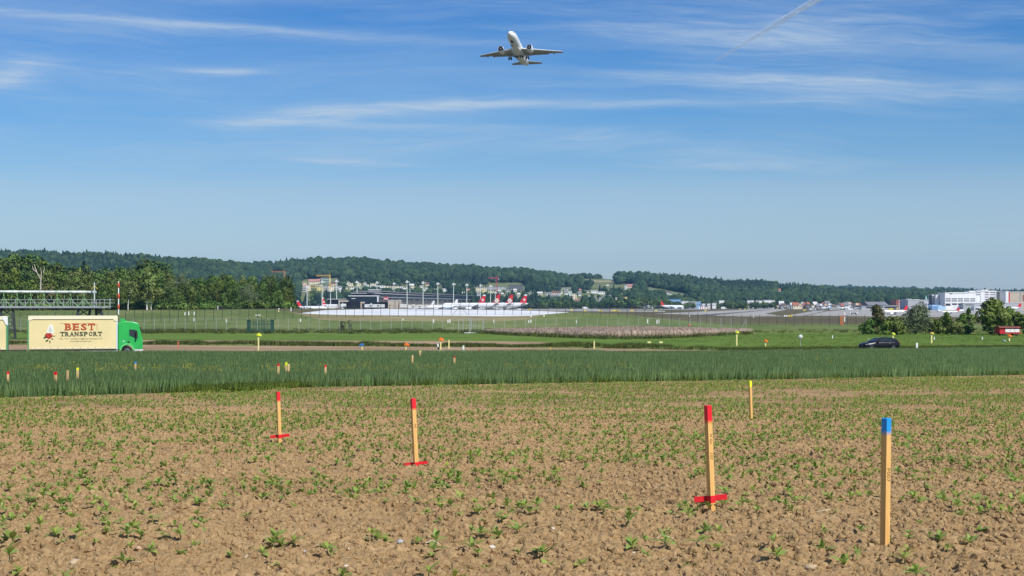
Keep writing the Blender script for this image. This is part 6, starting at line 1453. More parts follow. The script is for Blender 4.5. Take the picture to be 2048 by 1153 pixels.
M_GRASS1 = leaf_mat('grass_blades', (.135, .22, .030), (.25, .34, .065), .18, .02, .7, .4)
M_WEED = leaf_mat('weed_blades', (.085, .13, .028), (.18, .22, .06), .25, .03, .7, .3)
M_REED = leaf_mat('dry_reed', (.56, .44, .34), (.70, .57, .46), .12, .01, .8, .3)
M_FLOWER = mat('yellow_blossom', (.60, .50, .05), .6)
M_CROP2 = leaf_mat('crop_blades_pale', (.19, .325, .115), (.31, .45, .18), .12, .012, .55, .42)
CROP = [proto('crop_tuft_%d' % i, tuft_mesh('crop_tuft', 40, .60, .50, .010, M_CROP if i < 3 else M_CROP2, 400 + i, .28, .40)) for i in range(6)]
def area_points(n, lo, hi, p0, p1, weight=None):
    px = RNG.uniform(p0, p1, n * 3); a = lo(px) if not isinstance(lo, (int, float)) else np.full(n * 3, lo); b_ = hi(px) if not isinstance(hi, (int, float)) else np.full(n * 3, hi)
    dm = 1 / (b_.max())
    d = np.sqrt(RNG.uniform(a.min() ** 2, b_.max() ** 2, n * 3)); k_ = (d > a) & (d < b_)
    px, d = px[k_][:n], d[k_][:n]; x = (px - CX) * d / F; return np.stack([x, d, gz(x, d)], -1), px, d
vec = lambda f: (lambda p: np.array([f(q) for q in np.atleast_1d(p)]))
P, px, d = area_points(60000, lambda p: edge(p) + .5, lambda p: wheat_far(p), -260, 2310)
sc = RNG.uniform(.85, 1.15, len(P)) * (0.90 + .22 * fbm(P[:, 0] / 5, P[:, 1] / 7, 31, 3)); P[:, 2] -= .03; sc = sc * (1 + .16 * sstep(100, 124, d) * (px < 1200))
pale_ = fbm(P[:, 0] / 26, P[:, 1] / 6, 55, 3) + RNG.normal(0, .05, len(P)) > .45
scatter('cereal_crop', P, RNG.random(len(P)) * 6.28, sc, CROP, pick=RNG.integers(0, 3, len(P)) + 3 * pale_, kind='stuff', label='dense blue green cereal crop standing knee high', cat='crop')
P, px, d = area_points(9000, lambda p: edge(p) + .25, lambda p: edge(p) + 3.0, -260, 2310)
scatter('cereal_crop_edge', P, RNG.random(len(P)) * 6.28, RNG.uniform(.75, 1.1, len(P)), CROP, kind='stuff', label='front edge of the cereal crop along the ploughed field', cat='crop')
TUFT = [proto('grass_tuft_%d' % i, tuft_mesh('grass_tuft', 22, .34, .34, .014, M_GRASS1, 420 + i, .5, .5)) for i in range(4)]
P, px, d = area_points(5200, lambda p: edge(p) - .35, lambda p: edge(p) + .6, -260, 2310)
keep = RNG.random(len(P)) < .25 + .75 * (fbm(P[:, 0] / 2.5, P[:, 1] * 0, 8, 3) > .45); P = P[keep]
scatter('margin_grass', P, RNG.random(len(P)) * 6.28, RNG.uniform(.5, 1.1, len(P)), TUFT, kind='stuff', label='fresh green grass along the crop edge', cat='grass')
P, px, d = area_points(900, lambda p: edge(p) - 2.6 * np.clip(1 - np.abs(p - 480) / 130, 0, 1), lambda p: edge(p) + .5, 350, 610)
scatter('margin_grass', P, RNG.random(len(P)) * 6.28, RNG.uniform(.5, 1.0, len(P)), TUFT, kind='stuff', label='patch of grass reaching into the field left of the first stake', cat='grass')
def flowers(name, n, w, seed):
    rng = np.random.default_rng(seed); b = MB()
    for i in range(n):
        x, y = rng.normal(size=2) * w; z = .66 + rng.normal() * .07; s = .0145
        b.add([(x - s, y, z - s), (x + s, y, z - s), (x + s, y, z + s), (x - s, y, z + s)], [(0, 1, 2, 3)]); b.add([(x, y - s, z - s), (x, y + s, z - s), (x, y + s, z + s), (x, y - s, z + s)], [(0, 1, 2, 3)])
    return b.mesh(name, M_FLOWER, False)
FL = [proto('blossom_%d' % i, flowers('blossom', 6, .22, 440 + i)) for i in range(3)]
pf = []
for i in range(220):
    q = RNG.uniform(-60, 1250); w = .5 + .5 * math.sin(q / 90.0) * math.sin(q / 37.0)
    if RNG.random() > .25 + .75 * w or (q > 700 and RNG.random() < .35): continue
    dd = hit(q, I(q, [0, 1200], [748, 741]) + RNG.normal() * 2.4 + 14); p_ = pos(q, min(dd, 118)); pf.append((p_.x, p_.y, p_.z))
for q, dd in ((1630, 92), (1745, 88), (1764, 80), (1780, 97), (1505, 88), (1660, 84)): p_ = pos(q, dd); pf.append((p_.x, p_.y, p_.z))
scatter('yellow_blossom', pf, RNG.random(len(pf)) * 6.28, RNG.uniform(.75, 1.1, len(pf)), FL, kind='stuff', label='yellow blossoms scattered in a band through the crop', cat='flowers')
WEED = [proto('weed_%d' % i, tuft_mesh('weed', 30, .8, .9, .05, M_WEED, 460 + i, .6, .5)) for i in range(4)]
P, px, d = area_points(2600, vec(s1), vec(s2), -260, 1445); lumpy = fbm(P[:, 0] / 3.2, P[:, 1] / 6, 51, 3)
P = P[lumpy > .36]; lumpy = lumpy[lumpy > .36]
scatter('weed_strip', P, RNG.random(len(P)) * 6.28, .25 + 1.5 * (lumpy - .3), WEED, kind='stuff', label='straggling dark weeds between two bare soil strips', cat='weeds')
P, px, d = area_points(6000, lambda p: np.full(len(p), 288.), lambda p: np.full(len(p), 333.), -260, 2310)
P = P[((fbm(P[:, 0] / 9, P[:, 1] / 5, 61, 3) + RNG.normal(0, .05, len(P))) > .42) & ((px < 1490) | (RNG.random(len(P)) < .15))]
scatter('rough_grass', P, RNG.random(len(P)) * 6.28, RNG.uniform(.35, .95, len(P)), WEED, kind='stuff', label='long rough grass along the wire fence', cat='grass')
MGR = [proto('meadow_tuft_%d' % i, tuft_mesh('meadow_tuft', 26, .30, .8, .03, M_GRASS1, 480 + i, .6, .5)) for i in range(4)]
P, px, d = area_points(15000, lambda p: np.maximum(vec(road1)(p), np.where(p < 1440, 215., 0)), lambda p: np.full(len(p), 288.), 1230, 2310)
P = P[RNG.random(len(P)) < np.clip((px - 1240) / 380, 0, .42)]
scatter('meadow_grass', P, RNG.random(len(P)) * 6.28, RNG.uniform(.15, .42, len(P)), MGR, kind='stuff', label='meadow grass around the road at the right', cat='grass')
P, px, d = area_points(2500, vec(road1), lambda p: vec(road1)(p) + 9, 1440, 2310)
scatter('verge_weeds', P, RNG.random(len(P)) * 6.28, RNG.uniform(.2, .5, len(P)), WEED, kind='stuff', label='browner verge grass beyond the road at the right', cat='grass')
REED = [proto('reed_%d' % i, tuft_mesh('reed', 48, 1.2, 1.7, .030, [M_REED, M_REED], 500 + i, .25, .2, (.35, 2.2))) for i in range(4)]
rl = lambda p: I(p, [975, 1010, 1100, 1230, 1330, 1400, 1496], [297, 281, 262, 244, 250, 266, 292]); rh = lambda p: I(p, [975, 1010, 1100, 1300, 1400, 1496], [300, 304, 304, 303, 302, 299])
P, px, d = area_points(4200, rl, rh, 975, 1496)
P = P[(fbm(P[:, 0] / 4, P[:, 1] / 9, 71, 3) > .22)]
scatter('reeds', P, RNG.random(len(P)) * 6.28, RNG.uniform(.75, 1.0, len(P)) * I(P[:, 0] / P[:, 1] * F + CX, [975, 1100, 1300, 1496], [.6, .85, 1.0, .7]), REED, kind='stuff', label='pinkish dry reed bed in front of the fence', cat='reeds')
P, px, d = area_points(900, lambda p: rl(p) - 9, lambda p: rl(p) + 3, 960, 1500)
scatter('reed_edge_weeds', P, RNG.random(len(P)) * 6.28, RNG.uniform(.4, 1.0, len(P)), WEED, kind='stuff', label='dark green weeds in front of the reed bed', cat='weeds')

# ------------------------------------------------------------------ survey stakes in the ploughed field
def wood_stake_mat():
    m = bpy.data.materials.new('stake_wood'); m.use_nodes = True; k = NT(m.node_tree); b = k.n['Principled BSDF']; b.inputs['Roughness'].default_value = .65
    tc = k.node('ShaderNodeTexCoord'); v = k.mapping(tc.outputs['Object'], (60, 60, 2.2)); n = k.noise(v, 1.0, 4, .6, .6)
    k.link(k.ramp(n, [(.25, (.56, .29, .075)), (.45, (.72, .41, .120)), (.75, (.82, .50, .17))]), b.inputs['Base Color'])
    bn = k.node('ShaderNodeBump'); bn.inputs['Strength'].default_value = .5; bn.inputs['Distance'].default_value = .004; k.link(n, bn.inputs['Height']); k.link(bn.outputs[0], b.inputs['Normal']); return m
M_STAKE = wood_stake_mat()
def spray_mat(name, col, z0, z1):
    """sprayed tip: paint fading into bare wood with a ragged edge"""
    m = bpy.data.materials.new(name); m.use_nodes = True; k = NT(m.node_tree); b = k.n['Principled BSDF']; b.inputs['Roughness'].default_value = .5
    tc = k.node('ShaderNodeTexCoord'); sp = k.node('ShaderNodeSeparateXYZ'); k.link(tc.outputs['Object'], sp.inputs[0])
    n = k.noise(tc.outputs['Object'], 60, 3, .6); f = k.math('ADD', sp.outputs[2], k.math('MULTIPLY', k.math('SUBTRACT', n, .5), .03))
    f = k.math('MULTIPLY', k.math('SUBTRACT', f, z0), 1 / (z1 - z0), clamp=True)
    v = k.mapping(tc.outputs['Object'], (60, 60, 2.2)); w_ = k.ramp(k.noise(v, 1.0, 4), [(.3, (.60, .32, .09)), (.7, (.78, .46, .145))])
    k.link(k.mix(f, w_, col), b.inputs['Base Color']); return m
M_RSPRAY = mat('spray_red', (.76, .014, .024), .6, .16, 45, bump=.3, bscale=160); M_PEN = mat('marker_pen', (.20, .12, .055), .7)
def stake(name, label, px, py_base, py_top, px_top, col, wpx, cross=None, writing=(), tip=.155, rot=.42):
    p = ground(px, py_base); k = p.y / F; h = (py_base - py_top) * k; w = wpx * k * .74
    t = thing(name, label, 'survey stake', p, 0)
    lean = math.atan2((px_top - px), (py_base - py_top))
    t.rotation_euler = (0, lean, 0)
    b = MB(); b.box(-w / 2, -w / 2, -.12, w / 2, w / 2, h - tip); o = b.build('shaft', M_STAKE, t, rot=(0, 0, rot))
    c = .004; b = MB(); q = w / 2
    b.loft([[(-q, -q, h - tip), (q, -q, h - tip), (q, q, h - tip), (-q, q, h - tip)], [(-q, -q, h - c), (q, -q, h - c), (q, q, h - c), (-q, q, h - c)], [(-q + c, -q + c, h), (q - c, -q + c, h), (q - c, q - c, h), (-q + c, q - c, h)]], smooth=False)
    b.build('painted_tip', spray_mat('spray_%s' % name + label[:6], col, h - tip - .002, h - tip + .035), t, rot=(0, 0, rot))
    for txt, py, s in writing:
        me = text_mesh(txt, s * k, .0006); me.materials.append(M_PEN)
        z = (py_base - py) * k; o2 = link('handwriting', me, o, (.0, -w / 2 - .0008, z), (R(90), R(90), 0))
    if cross:
        zc, cw, ch, dy = cross; cw *= k; ch *= k; z = (py_base - zc) * k
        b = MB(); b.box(-cw / 2, 0, -ch / 2, cw / 2, .022, ch / 2); b.build('crossboard', M_RSPRAY, t, loc=(-.0, w * .62 if dy else w * .62, z), rot=(0, R(-3.0), 0))
        b = MB(); b.box(-w / 2 - .0015, -w / 2 - .0015, -ch * .75, w / 2 + .0015, w / 2 + .0015, ch * .62); b.build('paint_band', M_RSPRAY, t, loc=(0, 0, z), rot=(0, 0, rot))
    return t
RED, YEL, BLU = (.78, .012, .022), (.85, .88, .03), (.012, .29, .68)
stake('survey_stake', 'nearest wooden stake with a blue painted tip', 1769.5, 1094, 837, 1773, BLU, 18.5, None, [('P007', 950, 14)], .122, .62)
stake('survey_stake', 'wooden stake with red tip and red crossboard beside the blue tipped one', 1423.5, 1026, 811, 1415.5, RED, 15, (998, 66, 10.5, 0), [('M 4m', 878, 9), ('107', 912, 10)], .160, .55)
stake('survey_stake', 'red tipped stake with red crossboard at its foot, middle of the field', 832, 932, 797, 826, RED, 11, (928, 47, 5.5, 1), [('M4', 852, 6)], .150, .5)
stake('survey_stake', 'red tipped stake with red crossboard, farthest left in the field', 559.5, 886, 784, 556, RED, 8.5, (873, 38, 5.5, 0), [], .165, .5)
stake('survey_stake', 'thin wooden stake with a yellow tip behind the red tipped one', 1502.5, 845, 762, 1500, YEL, 6.5, None, [], .150, .5)
# red paint overspray on the soil
# stakes standing in the crop: only their tops show
def crop_d(px, py):
    dd = np.arange(54, 175, .5); x_ = (px - CX) * dd / F; yy = HY - (gz(x_, dd) + .60 - EYE) / dd * F; i_ = np.nonzero(yy <= py)[0]
    return float(min(dd[i_[0]] if len(i_) else 150, wheat_far(px) - .5))
def peg(px, py_top, py_low, col, label, wpx=5.5, d=None, tipf=.35, bare=False):
    d = d or crop_d(px, py_low); p = pos(px, d); k = d / F; top = (HY - py_top) * k + EYE - p.z; w = wpx * k * .8
    t = thing('survey_stake', label, 'survey stake', p, rr.uniform(-.4, .4)); vis = (py_low - py_top) * k
    b = MB(); b.box(-w / 2, -w / 2, -.1, w / 2, w / 2, top - vis * tipf); b.build('shaft', M_STAKE if bare is False else bare, t)
    b = MB(); b.box(-w / 2 - .001, -w / 2 - .001, top - vis * tipf, w / 2 + .001, w / 2 + .001, top); b.build('painted_tip', mat('tip_%.2f_%.2f' % col[:2], col, .5), t)
PW = mat('stake_pale_wood', (.66, .44, .20), .7)
peg(16, 744, 757, RED, 'red tipped stake in the crop at the far left', bare=PW); peg(111, 744, 762, RED, 'red tipped stake in the crop below the truck', bare=PW)
peg(135, 741, 752, (.72, .45, .2), 'bare wooden stake between the red and the yellow tipped ones below the truck', 4, bare=PW); peg(155.5, 736, 749, YEL, 'yellow tipped stake in the crop below the lettering of the truck', 5.5, bare=PW)
peg(271, 724, 734, BLU, 'blue tipped stake in the crop below the green cab', 4, bare=PW); peg(557, 728, 741, RED, 'red tipped stake in the crop above the farthest left field stake', 5, bare=PW)
peg(572.5, 725, 736, YEL, 'yellow tipped stake in the crop right beside a red tipped one', 4.5, tipf=.6, bare=PW); peg(577.5, 729, 738, (.78, .6, .35), 'bare stake in the crop right of the yellow tipped one', 4, bare=PW)
peg(651, 731, 742, RED, 'red tipped stake in the crop, alone right of the group of three', 5, bare=PW); peg(825, 711, 722, (.76, .52, .26), 'pale stake high in the crop near its far edge', 4, bare=PW)
peg(840.5, 702, 709, (.85, .75, .2), 'short yellow stake at the far edge of the crop', 4, bare=PW); peg(909, 714, 721, RED, 'small red tipped stake in the crop right of the pale one', 4.5, bare=PW)
# pegs and marker posts beyond the crop, flagged with sprayed boards
def flagpost(px, py_top, py_base, col, label, wpx=3.0, flag=(12, 6, 1), post=None, d=None):
    d = d or min(hit(px, py_base), 285); p = pos(px, d); k = d / F; h = (HY - py_top) * k + EYE - p.z; w = wpx * k
    t = thing('marker_post', label, 'marker post', p, 0); b = MB(); b.box(-w / 2, -w / 2, -.1, w / 2, w / 2, h - .02); b.build('post', post or M_STAKE, t)
    if flag:
        fw, fh, s = flag; fw *= k; fh *= k
        b = MB(); b.loft([[(-fw * .35 * s, -w, h - fh * .55), (-fw * .35 * s, w, h - fh * .55), (-fw * .35 * s, w, h + fh * .1), (-fw * .35 * s, -w, h + fh * .1)], [(0, -w * 1.4, h - fh * .55), (0, w * 1.4, h - fh * .55), (0, w * 1.4, h + fh * .45), (0, -w * 1.4, h + fh * .45)], [(fw * .65 * s, -w, h - fh * .8), (fw * .65 * s, w, h - fh * .8), (fw * .65 * s, w, h - fh * .15), (fw * .65 * s, -w, h - fh * .15)]], smooth=False)
        b.build('flag', mat('flag_%.2f_%.2f_%.2f' % col, col, .6), t)
ORG = (.85, .20, .03); PYEL = mat('post_yellow', (.78, .70, .30), .6); LIME = (.80, .88, .05)
R1 = lambda px: float(road1(px)) + 1.0
flagpost(517, 669, 704, LIME, 'tall yellow post with a bright lime board before the green enclosure', 2.6, (9, 5, 1), PYEL, R1(517))
flagpost(724.5, 689, 706, (.05, .20, .50), 'short post with a dark blue board by the soil strip', 2.6, (9, 4.5, -1), PYEL, R1(724))
flagpost(812, 688, 706, ORG, 'short post with an orange board by the soil strip', 2.6, (10, 6, 1), PYEL, R1(812))
flagpost(881.5, 678, 703, ORG, 'tall post with an orange board behind the leaning black white post', 2.4, (10, 6, 1), PYEL, 158)
flagpost(898, 680, 698, YEL, 'plain yellow post right of the tall orange board', 2.2, None, PYEL); flagpost(1188.5, 682, 698, YEL, 'plain yellow post at the end of the far soil strip', 2.4, None, PYEL)
flagpost(1473.5, 664, 692, LIME, 'tall yellow post with lime board at the reed bed end', 2.6, (7, 4, 1), PYEL); flagpost(1531, 681, 693, ORG, 'low post with orange board in the meadow left of the round sign', 2.4, (7, 5, 1), PYEL)
flagpost(1786, 667, 684, LIME, 'yellow post with lime board just behind the black car', 2.4, (6, 4, 1), PYEL, 205); flagpost(1863, 666, 687, (.80, .62, .12), 'yellow post with small pale board right of the black car', 2.8, (7, 3.5, 1), PYEL)
flagpost(2018.5, 671, 683, ORG, 'low post with orange board in front of the red wagon', 2.4, (8, 4.5, 1), PYEL); flagpost(2008, 681, 685, (.35, .50, .55), 'low pale blue peg in the meadow below the wagon', 2, (5, 3, 1), M_STEEL)
flagpost(1665, 671, 678, YEL, 'small white peg in the meadow left of the car', 1.8, None, M_WHITEP); flagpost(1868.5, 674, 680, YEL, 'small pale peg right of the yellow post', 1.8, None, M_WHITEP); flagpost(1964.5, 674, 680, YEL, 'small pale peg left of the orange board', 1.8, None, M_WHITEP); flagpost(1737, 677, 684, YEL, 'grey peg above the bonnet of the black car', 1.6, None, M_STEEL)
flagpost(356.5, 683, 698, (.75, .18, .10), 'thin red stick in the bare soil right of the truck', 1.6, None, mat('stick_red', (.70, .14, .08), .6))
for px, y0, y1, m, lab in ((937, 698, 706, M_STAKE, 'tiny bare peg right of the white marker post'), (958, 698, 706, M_REDP, 'tiny red tipped peg on the soil strip'), (1012, 700, 705, PYEL, 'tiny yellow peg on the soil strip edge'), (1034, 699, 705, M_REDP, 'tiny red peg right of the yellow one'), (1101, 695, 703, M_STAKE, 'tiny wooden peg below the plain yellow post')):
    flagpost(px, y0, y1, YEL, lab, 2.4, None, m, R1(px))
# yellow blocks lying in the grass
for px, lab in ((1297.5, 'left yellow block lying in the grass below the reeds'), (1321, 'right yellow block lying in the grass below the reeds')):
    p = ground(px, 686.5); t = thing('yellow_block', lab, 'block', p, .2); b = MB(); b.box(-.26, -.2, -.05, .26, .2, .22); b.build('block', mat('block_yellow', (.74, .66, .30), .7, .1, 3), t)
def delineator(px, py_top, py_base, label, d, wpx=3.6, dark=None, lean=0.0):
    p = pos(px, d); k = d / F; h = (HY - py_top) * k + EYE - p.z; w = wpx * k
    t = thing('delineator_post', label, 'road marker post', p, .1); t.rotation_euler = (0, lean, 0)
    b = MB(); b.prism([(-w / 2, -w / 2), (w / 2, -w / 2), (0, w / 2)], 'Z', -.1, h); b.v = [(x, y, z + (.05 if z > 0 and y < 0 else 0)) for x, y, z in b.v]; b.build('post', M_WHITEP, t)
    if dark: b = MB(); b.prism([(-w / 2 - .004, -w / 2 - .004), (w / 2 + .004, -w / 2 - .004), (0, w / 2 + .004)], 'Z', h - dark[1] * k, h - dark[0] * k); b.build('black_band', M_DARK, t)
delineator(879, 688.5, 708, 'leaning white marker post with a black band beside the crop', road0(879) - .4, 3.2, (5.5, 12), -.16)
delineator(927, 692.5, 708, 'white marker post beside the crop at the middle', road0(927) - .4, 3.6); delineator(1833.5, 687, 703, 'white marker post right of the black car', road0(1833) - .5, 3.8)
# round sign seen from the back
p = ground(1601, 695); k = p.y / F; t = thing('road_sign', 'round pale grey road sign on a thin post left of the car', 'road sign', p); zc = (HY - 674) * k + EYE - p.z
b = MB(); b.tube([(0, 0, -.1), (0, 0, zc + .2)], .035, 8); b.build('post', M_STEEL, t); b = MB(); b.lathe([(-.05, .01), (-.05, 4.2 * k), (-.02, 4.2 * k), (-.02, .01)], 24, 'Y', centre=(0, 0, zc)); b.build('disc', mat('sign_back_grey', (.62, .63, .63), .5), t)
# white posts on the airfield bank
GB = 'short white marker posts on the embankment'
for px, yt, yb in ((370, 625, 631), (377.5, 623.5, 631), (388.5, 624, 631), (601, 638, 644), (453, 639, 645), (388, 636, 643), (867, 639, 646), (900, 639, 646), (988, 640, 646), (1295, 639, 647), (1314, 640, 648), (1318, 640, 647), (1062, 640, 646), (1057.5, 641, 646), (1153, 641, 647), (1088, 630, 634), (1062, 630, 635), (626, 624.5, 628), (806, 638, 641), (896, 640, 646), (1379, 630, 634), (1507, 632, 636)):
    p = ground(px, yb); k = p.y / F; t = thing('marker_post', 'short white marker post on the embankment behind the fences', 'marker post', p, 0, GB); b = MB(); b.box(-.13, -.1, -.1, .13, .1, (yb - yt) * k); b.build('post', M_WHITEP, t)
for px, yt, yb, lab in ((557.5, 617, 624, 'yellow white light post on the bank, left of two'), (582, 616, 622.5, 'white light post on the bank, right of two')):
    p = ground(px, yb); k = p.y / F; t = thing('light_post', lab, 'light post', p); b = MB(); b.box(-.16, -.1, -.1, .16, .1, (yb - yt) * .45 * k); b.build('post', PYEL if 'yellow' in lab else M_WHITEP, t); b = MB(); b.lathe([((yb - yt) * .6 * k, .05), ((yb - yt) * .65 * k, .22), ((yb - yt) * .95 * k, .22), ((yb - yt) * k, .05)], 10, 'Z'); b.build('lamp', M_WHITEP, t); b = MB(); b.box(-.05, -.05, 0, .05, .05, (yb - yt) * .6 * k); b.build('stem', M_STEEL, t)
for px, yt, yb, lab in ((361, 615.5, 620, 'a'), (441, 615.5, 620, 'b')):
    pass
p = ground(442, 619.5); t = thing('equipment_cabinet', 'small black and white equipment cabinet at the wood edge', 'cabinet', p); b = MB(); b.box(-.9, -.4, 0, .9, .4, 1.0); b.build('cabinet', M_DARK, t); b = MB(); b.box(-1.0, -.45, 0, -.8, .45, 1.05); b.build('post', M_WHITEP, t)
p = pos(1379, 322); k = 322 / F; t = thing('warning_sign', 'small orange red round sign on the wire fence', 'sign', p); b = MB(); b.lathe([(-.03, .01), (-.03, 2.6 * k), (.03, 2.6 * k), (.03, .01)], 16, 'Y', centre=(0, 0, (HY - 651) * k + EYE - p.z)); b.build('disc', mat('sign_orange_red', (.62, .14, .06), .6), t); b = MB(); b.box(-.04, .03, -.1, .04, .1, (HY - 651) * k + EYE - p.z); b.build('post', M_STEEL, t)
p = pos(1689, 445); k = 445 / F; t = thing('windsock_mast', 'red and white marker mast behind the dark fence at the right', 'mast', p)
for i, (ya, yb, m) in enumerate(((640, 634, M_WHITEP), (634, 631, M_REDP), (631, 625, M_WHITEP))):
    b = MB(); b.box(-.16, -.16, (HY - ya) * k + EYE - p.z - (.6 if i == 0 else 0), .16, .16, (HY - yb) * k + EYE - p.z); b.build('band', m, t)
p = pos(1683, 440); k = 440 / F; t = thing('airfield_cabinet', 'orange cabinet behind the dark fence beside the striped mast', 'cabinet', p); b = MB(); b.box(-.5, -.3, -.1, .5, .3, (HY - 632.5) * k + EYE - p.z); b.build('cabinet', mat('cabinet_orange', (.42, .15, .06), .6), t)
p = pos(1798, 1800); k = 1800 / F; t = thing('striped_mast', 'red and white lattice mast in front of the red brown building', 'mast', p); h = (HY - 600) * k + EYE - p.z
for i in range(6):
    b = MB(); b.tube([(0, 0, h * i / 6 - (.4 if i == 0 else 0)), (0, 0, h * (i + 1) / 6)], [.8 - .08 * i, .72 - .08 * i], 6); b.build('band', M_REDP if i % 2 == 0 else M_WHITEP, t)
# ------------------------------------------------------------------ soil clods and stones
import bmesh
def rock_mesh(name, seed, m, flat=.65, rough=.22, sub=2):
    bm = bmesh.new(); bmesh.ops.create_icosphere(bm, subdivisions=sub, radius=1); rng = np.random.default_rng(seed)
    L = rng.normal(size=(7, 3)); L /= np.linalg.norm(L, axis=1)[:, None]; cut = rng.uniform(.55, .95, 7); el = rng.uniform(.75, 1.25, 3)
    for v in bm.verts:
        c = np.array(v.co); s = 1.0
        for l, q in zip(L, cut):
            dd = c @ l
            if dd > 0: s = min(s, q / max(dd, .3))
        s *= 1 + rng.normal() * rough * .4
        v.co = (c[0] * s * el[0], c[1] * s * el[1], c[2] * s * flat * el[2])
    me = bpy.data.meshes.new(name); bm.to_mesh(me); bm.free(); me.materials.append(m); return me
CL = [proto('clod_%d' % i, rock_mesh('clod', 600 + i, M_CLOD, .7, .3)) for i in range(8)]
def field_pts(n, d0, d1, power, p0=-90, p1=2140):
    px = RNG.uniform(p0, p1, n); u = RNG.random(n); d = (d0 ** power + u * (d1 ** power - d0 ** power)) ** (1 / power)
    ok = d < I(px, [-1500, 0, 350, 560, 1100, 1500, 2048, 3600], [32, 49.5, 55, 60, 66, 71, 80, 105]) - .3
    px, d = px[ok], d[ok]; x = (px - CX) * d / F; return x, d, gz(x, d) + clods(x, d)
def bumpy(x, y): return fbm(x * 1.1, y * 1.1, 19, 3)
x, y, z = field_pts(150000, 8.6, 40, 1.15); s = .006 + .042 * RNG.random(len(x)) ** 2.6
s *= .8 + .9 * (bumpy(x, y) - .25); s = np.maximum(s, .004) * (1 + (y - 9) * .012)
scatter('soil_crumbs', np.stack([x, y, z - s * .15], -1), RNG.uniform(0, 6.28, (len(x), 3)), s, CL, kind='stuff', label='loose clods and crumbs of brown soil', cat='soil')
x, y, z = field_pts(700, 8.7, 40, 1.3); s = RNG.uniform(.03, .062, len(x))
scatter('large_clods', np.stack([x, y, z - .008], -1), RNG.uniform(0, 6.28, (len(x), 3)), s, CL, kind='stuff', label='larger clods of soil among the crumbs', cat='soil')
x, y, z = field_pts(7000, 34, 80, 1.3); s = .02 + .04 * RNG.random(len(x)) ** 2
scatter('far_soil_crumbs', np.stack([x, y, z], -1), RNG.uniform(0, 6.28, (len(x), 3)), s, CL, kind='stuff', label='clods of soil farther back in the field', cat='soil')
M_ST_W = mat('stone_white', (.62, .57, .48), .85, .15, 30); M_ST_T = mat('stone_tan', (.46, .35, .22), .9, .2, 20); M_ST_P = mat('stone_pinkish', (.50, .34, .22), .85, .12, 20); M_ST_G = mat('stone_grey', (.40, .41, .39), .85, .15, 25); M_ST_Y = mat('stone_yellow', (.72, .45, .05), .8, .1, 30)
STN = {}
def stone(px, py, w, m, label, group=None, flat=.55):
    p = ground(px, py); k = p.y / F; key = (m.name, rr.randrange(4))
    if key not in STN: STN[key] = rock_mesh('stone', 700 + len(STN), m, flat, .12)
    o = link('stone', STN[key], None, (p.x, p.y, p.z + w * k * .10), (rr.uniform(-.2, .2), rr.uniform(-.2, .2), rr.random() * 6.28), label=label, cat='stone', group=group); o.scale = (w * k * .5,) * 3
stone(150, 1131, 30, M_ST_T, 'largest flat tan stone at the lower left corner of the field'); stone(276, 1098, 17, M_ST_P, 'round pinkish stone right of the yellow pebble'); stone(175.5, 1097, 10, M_ST_Y, 'small bright yellow pebble at the lower left')
stone(494, 1117, 20, M_ST_T, 'angular pale tan stone at the lower left of the middle'); stone(800, 1085, 14, M_ST_G, 'grey stone below the middle stake'); stone(691, 1134, 12, M_ST_W, 'white pebble near the bottom edge'); stone(986, 1096, 15, M_ST_W, 'pale stone under a seedling near the middle')
stone(1106, 1058, 9, M_ST_W, 'white pebble half under a clod at the middle right'); stone(1267, 1107, 9, M_ST_W, 'white pebble pair left one below the red stake'); stone(1283, 1107, 9, M_ST_W, 'white pebble pair right one below the red stake'); stone(1213, 1142, 22, M_ST_T, 'tan stone at the bottom edge right of the middle'); stone(1125, 1147, 16, M_ST_T, 'smaller tan stone at the bottom edge')
stone(875, 1006, 16, M_ST_T, 'tan stone between two seedlings below the middle red stake'); stone(772, 1008, 12, M_ST_P, 'pinkish stone left of the tan one below the middle stake'); stone(1620, 1137, 24, M_ST_T, 'tan stone at the bottom edge left of the blue stake'); stone(1847, 968, 14, M_ST_P, 'pinkish stone right of the blue stake'); stone(1655, 1032, 8, M_ST_W, 'white pebble among straw left of the blue stake')
stone(172, 858, 5, M_ST_W, 'tiny white pebble at the left among seedlings'); stone(210, 833, 5, M_ST_W, 'tiny white pebble farther back at the left')
for i in range(46):
    px = rr.uniform(10, 2040); py = rr.uniform(815, 1140); stone(px, py, rr.uniform(3.5, 7.5) * (.6 + .4 * (py - 800) / 340), rr.choice([M_ST_W, M_ST_T, M_ST_W, M_ST_G]), 'small pale pebble lying on the brown soil', 'small pebbles on the soil')
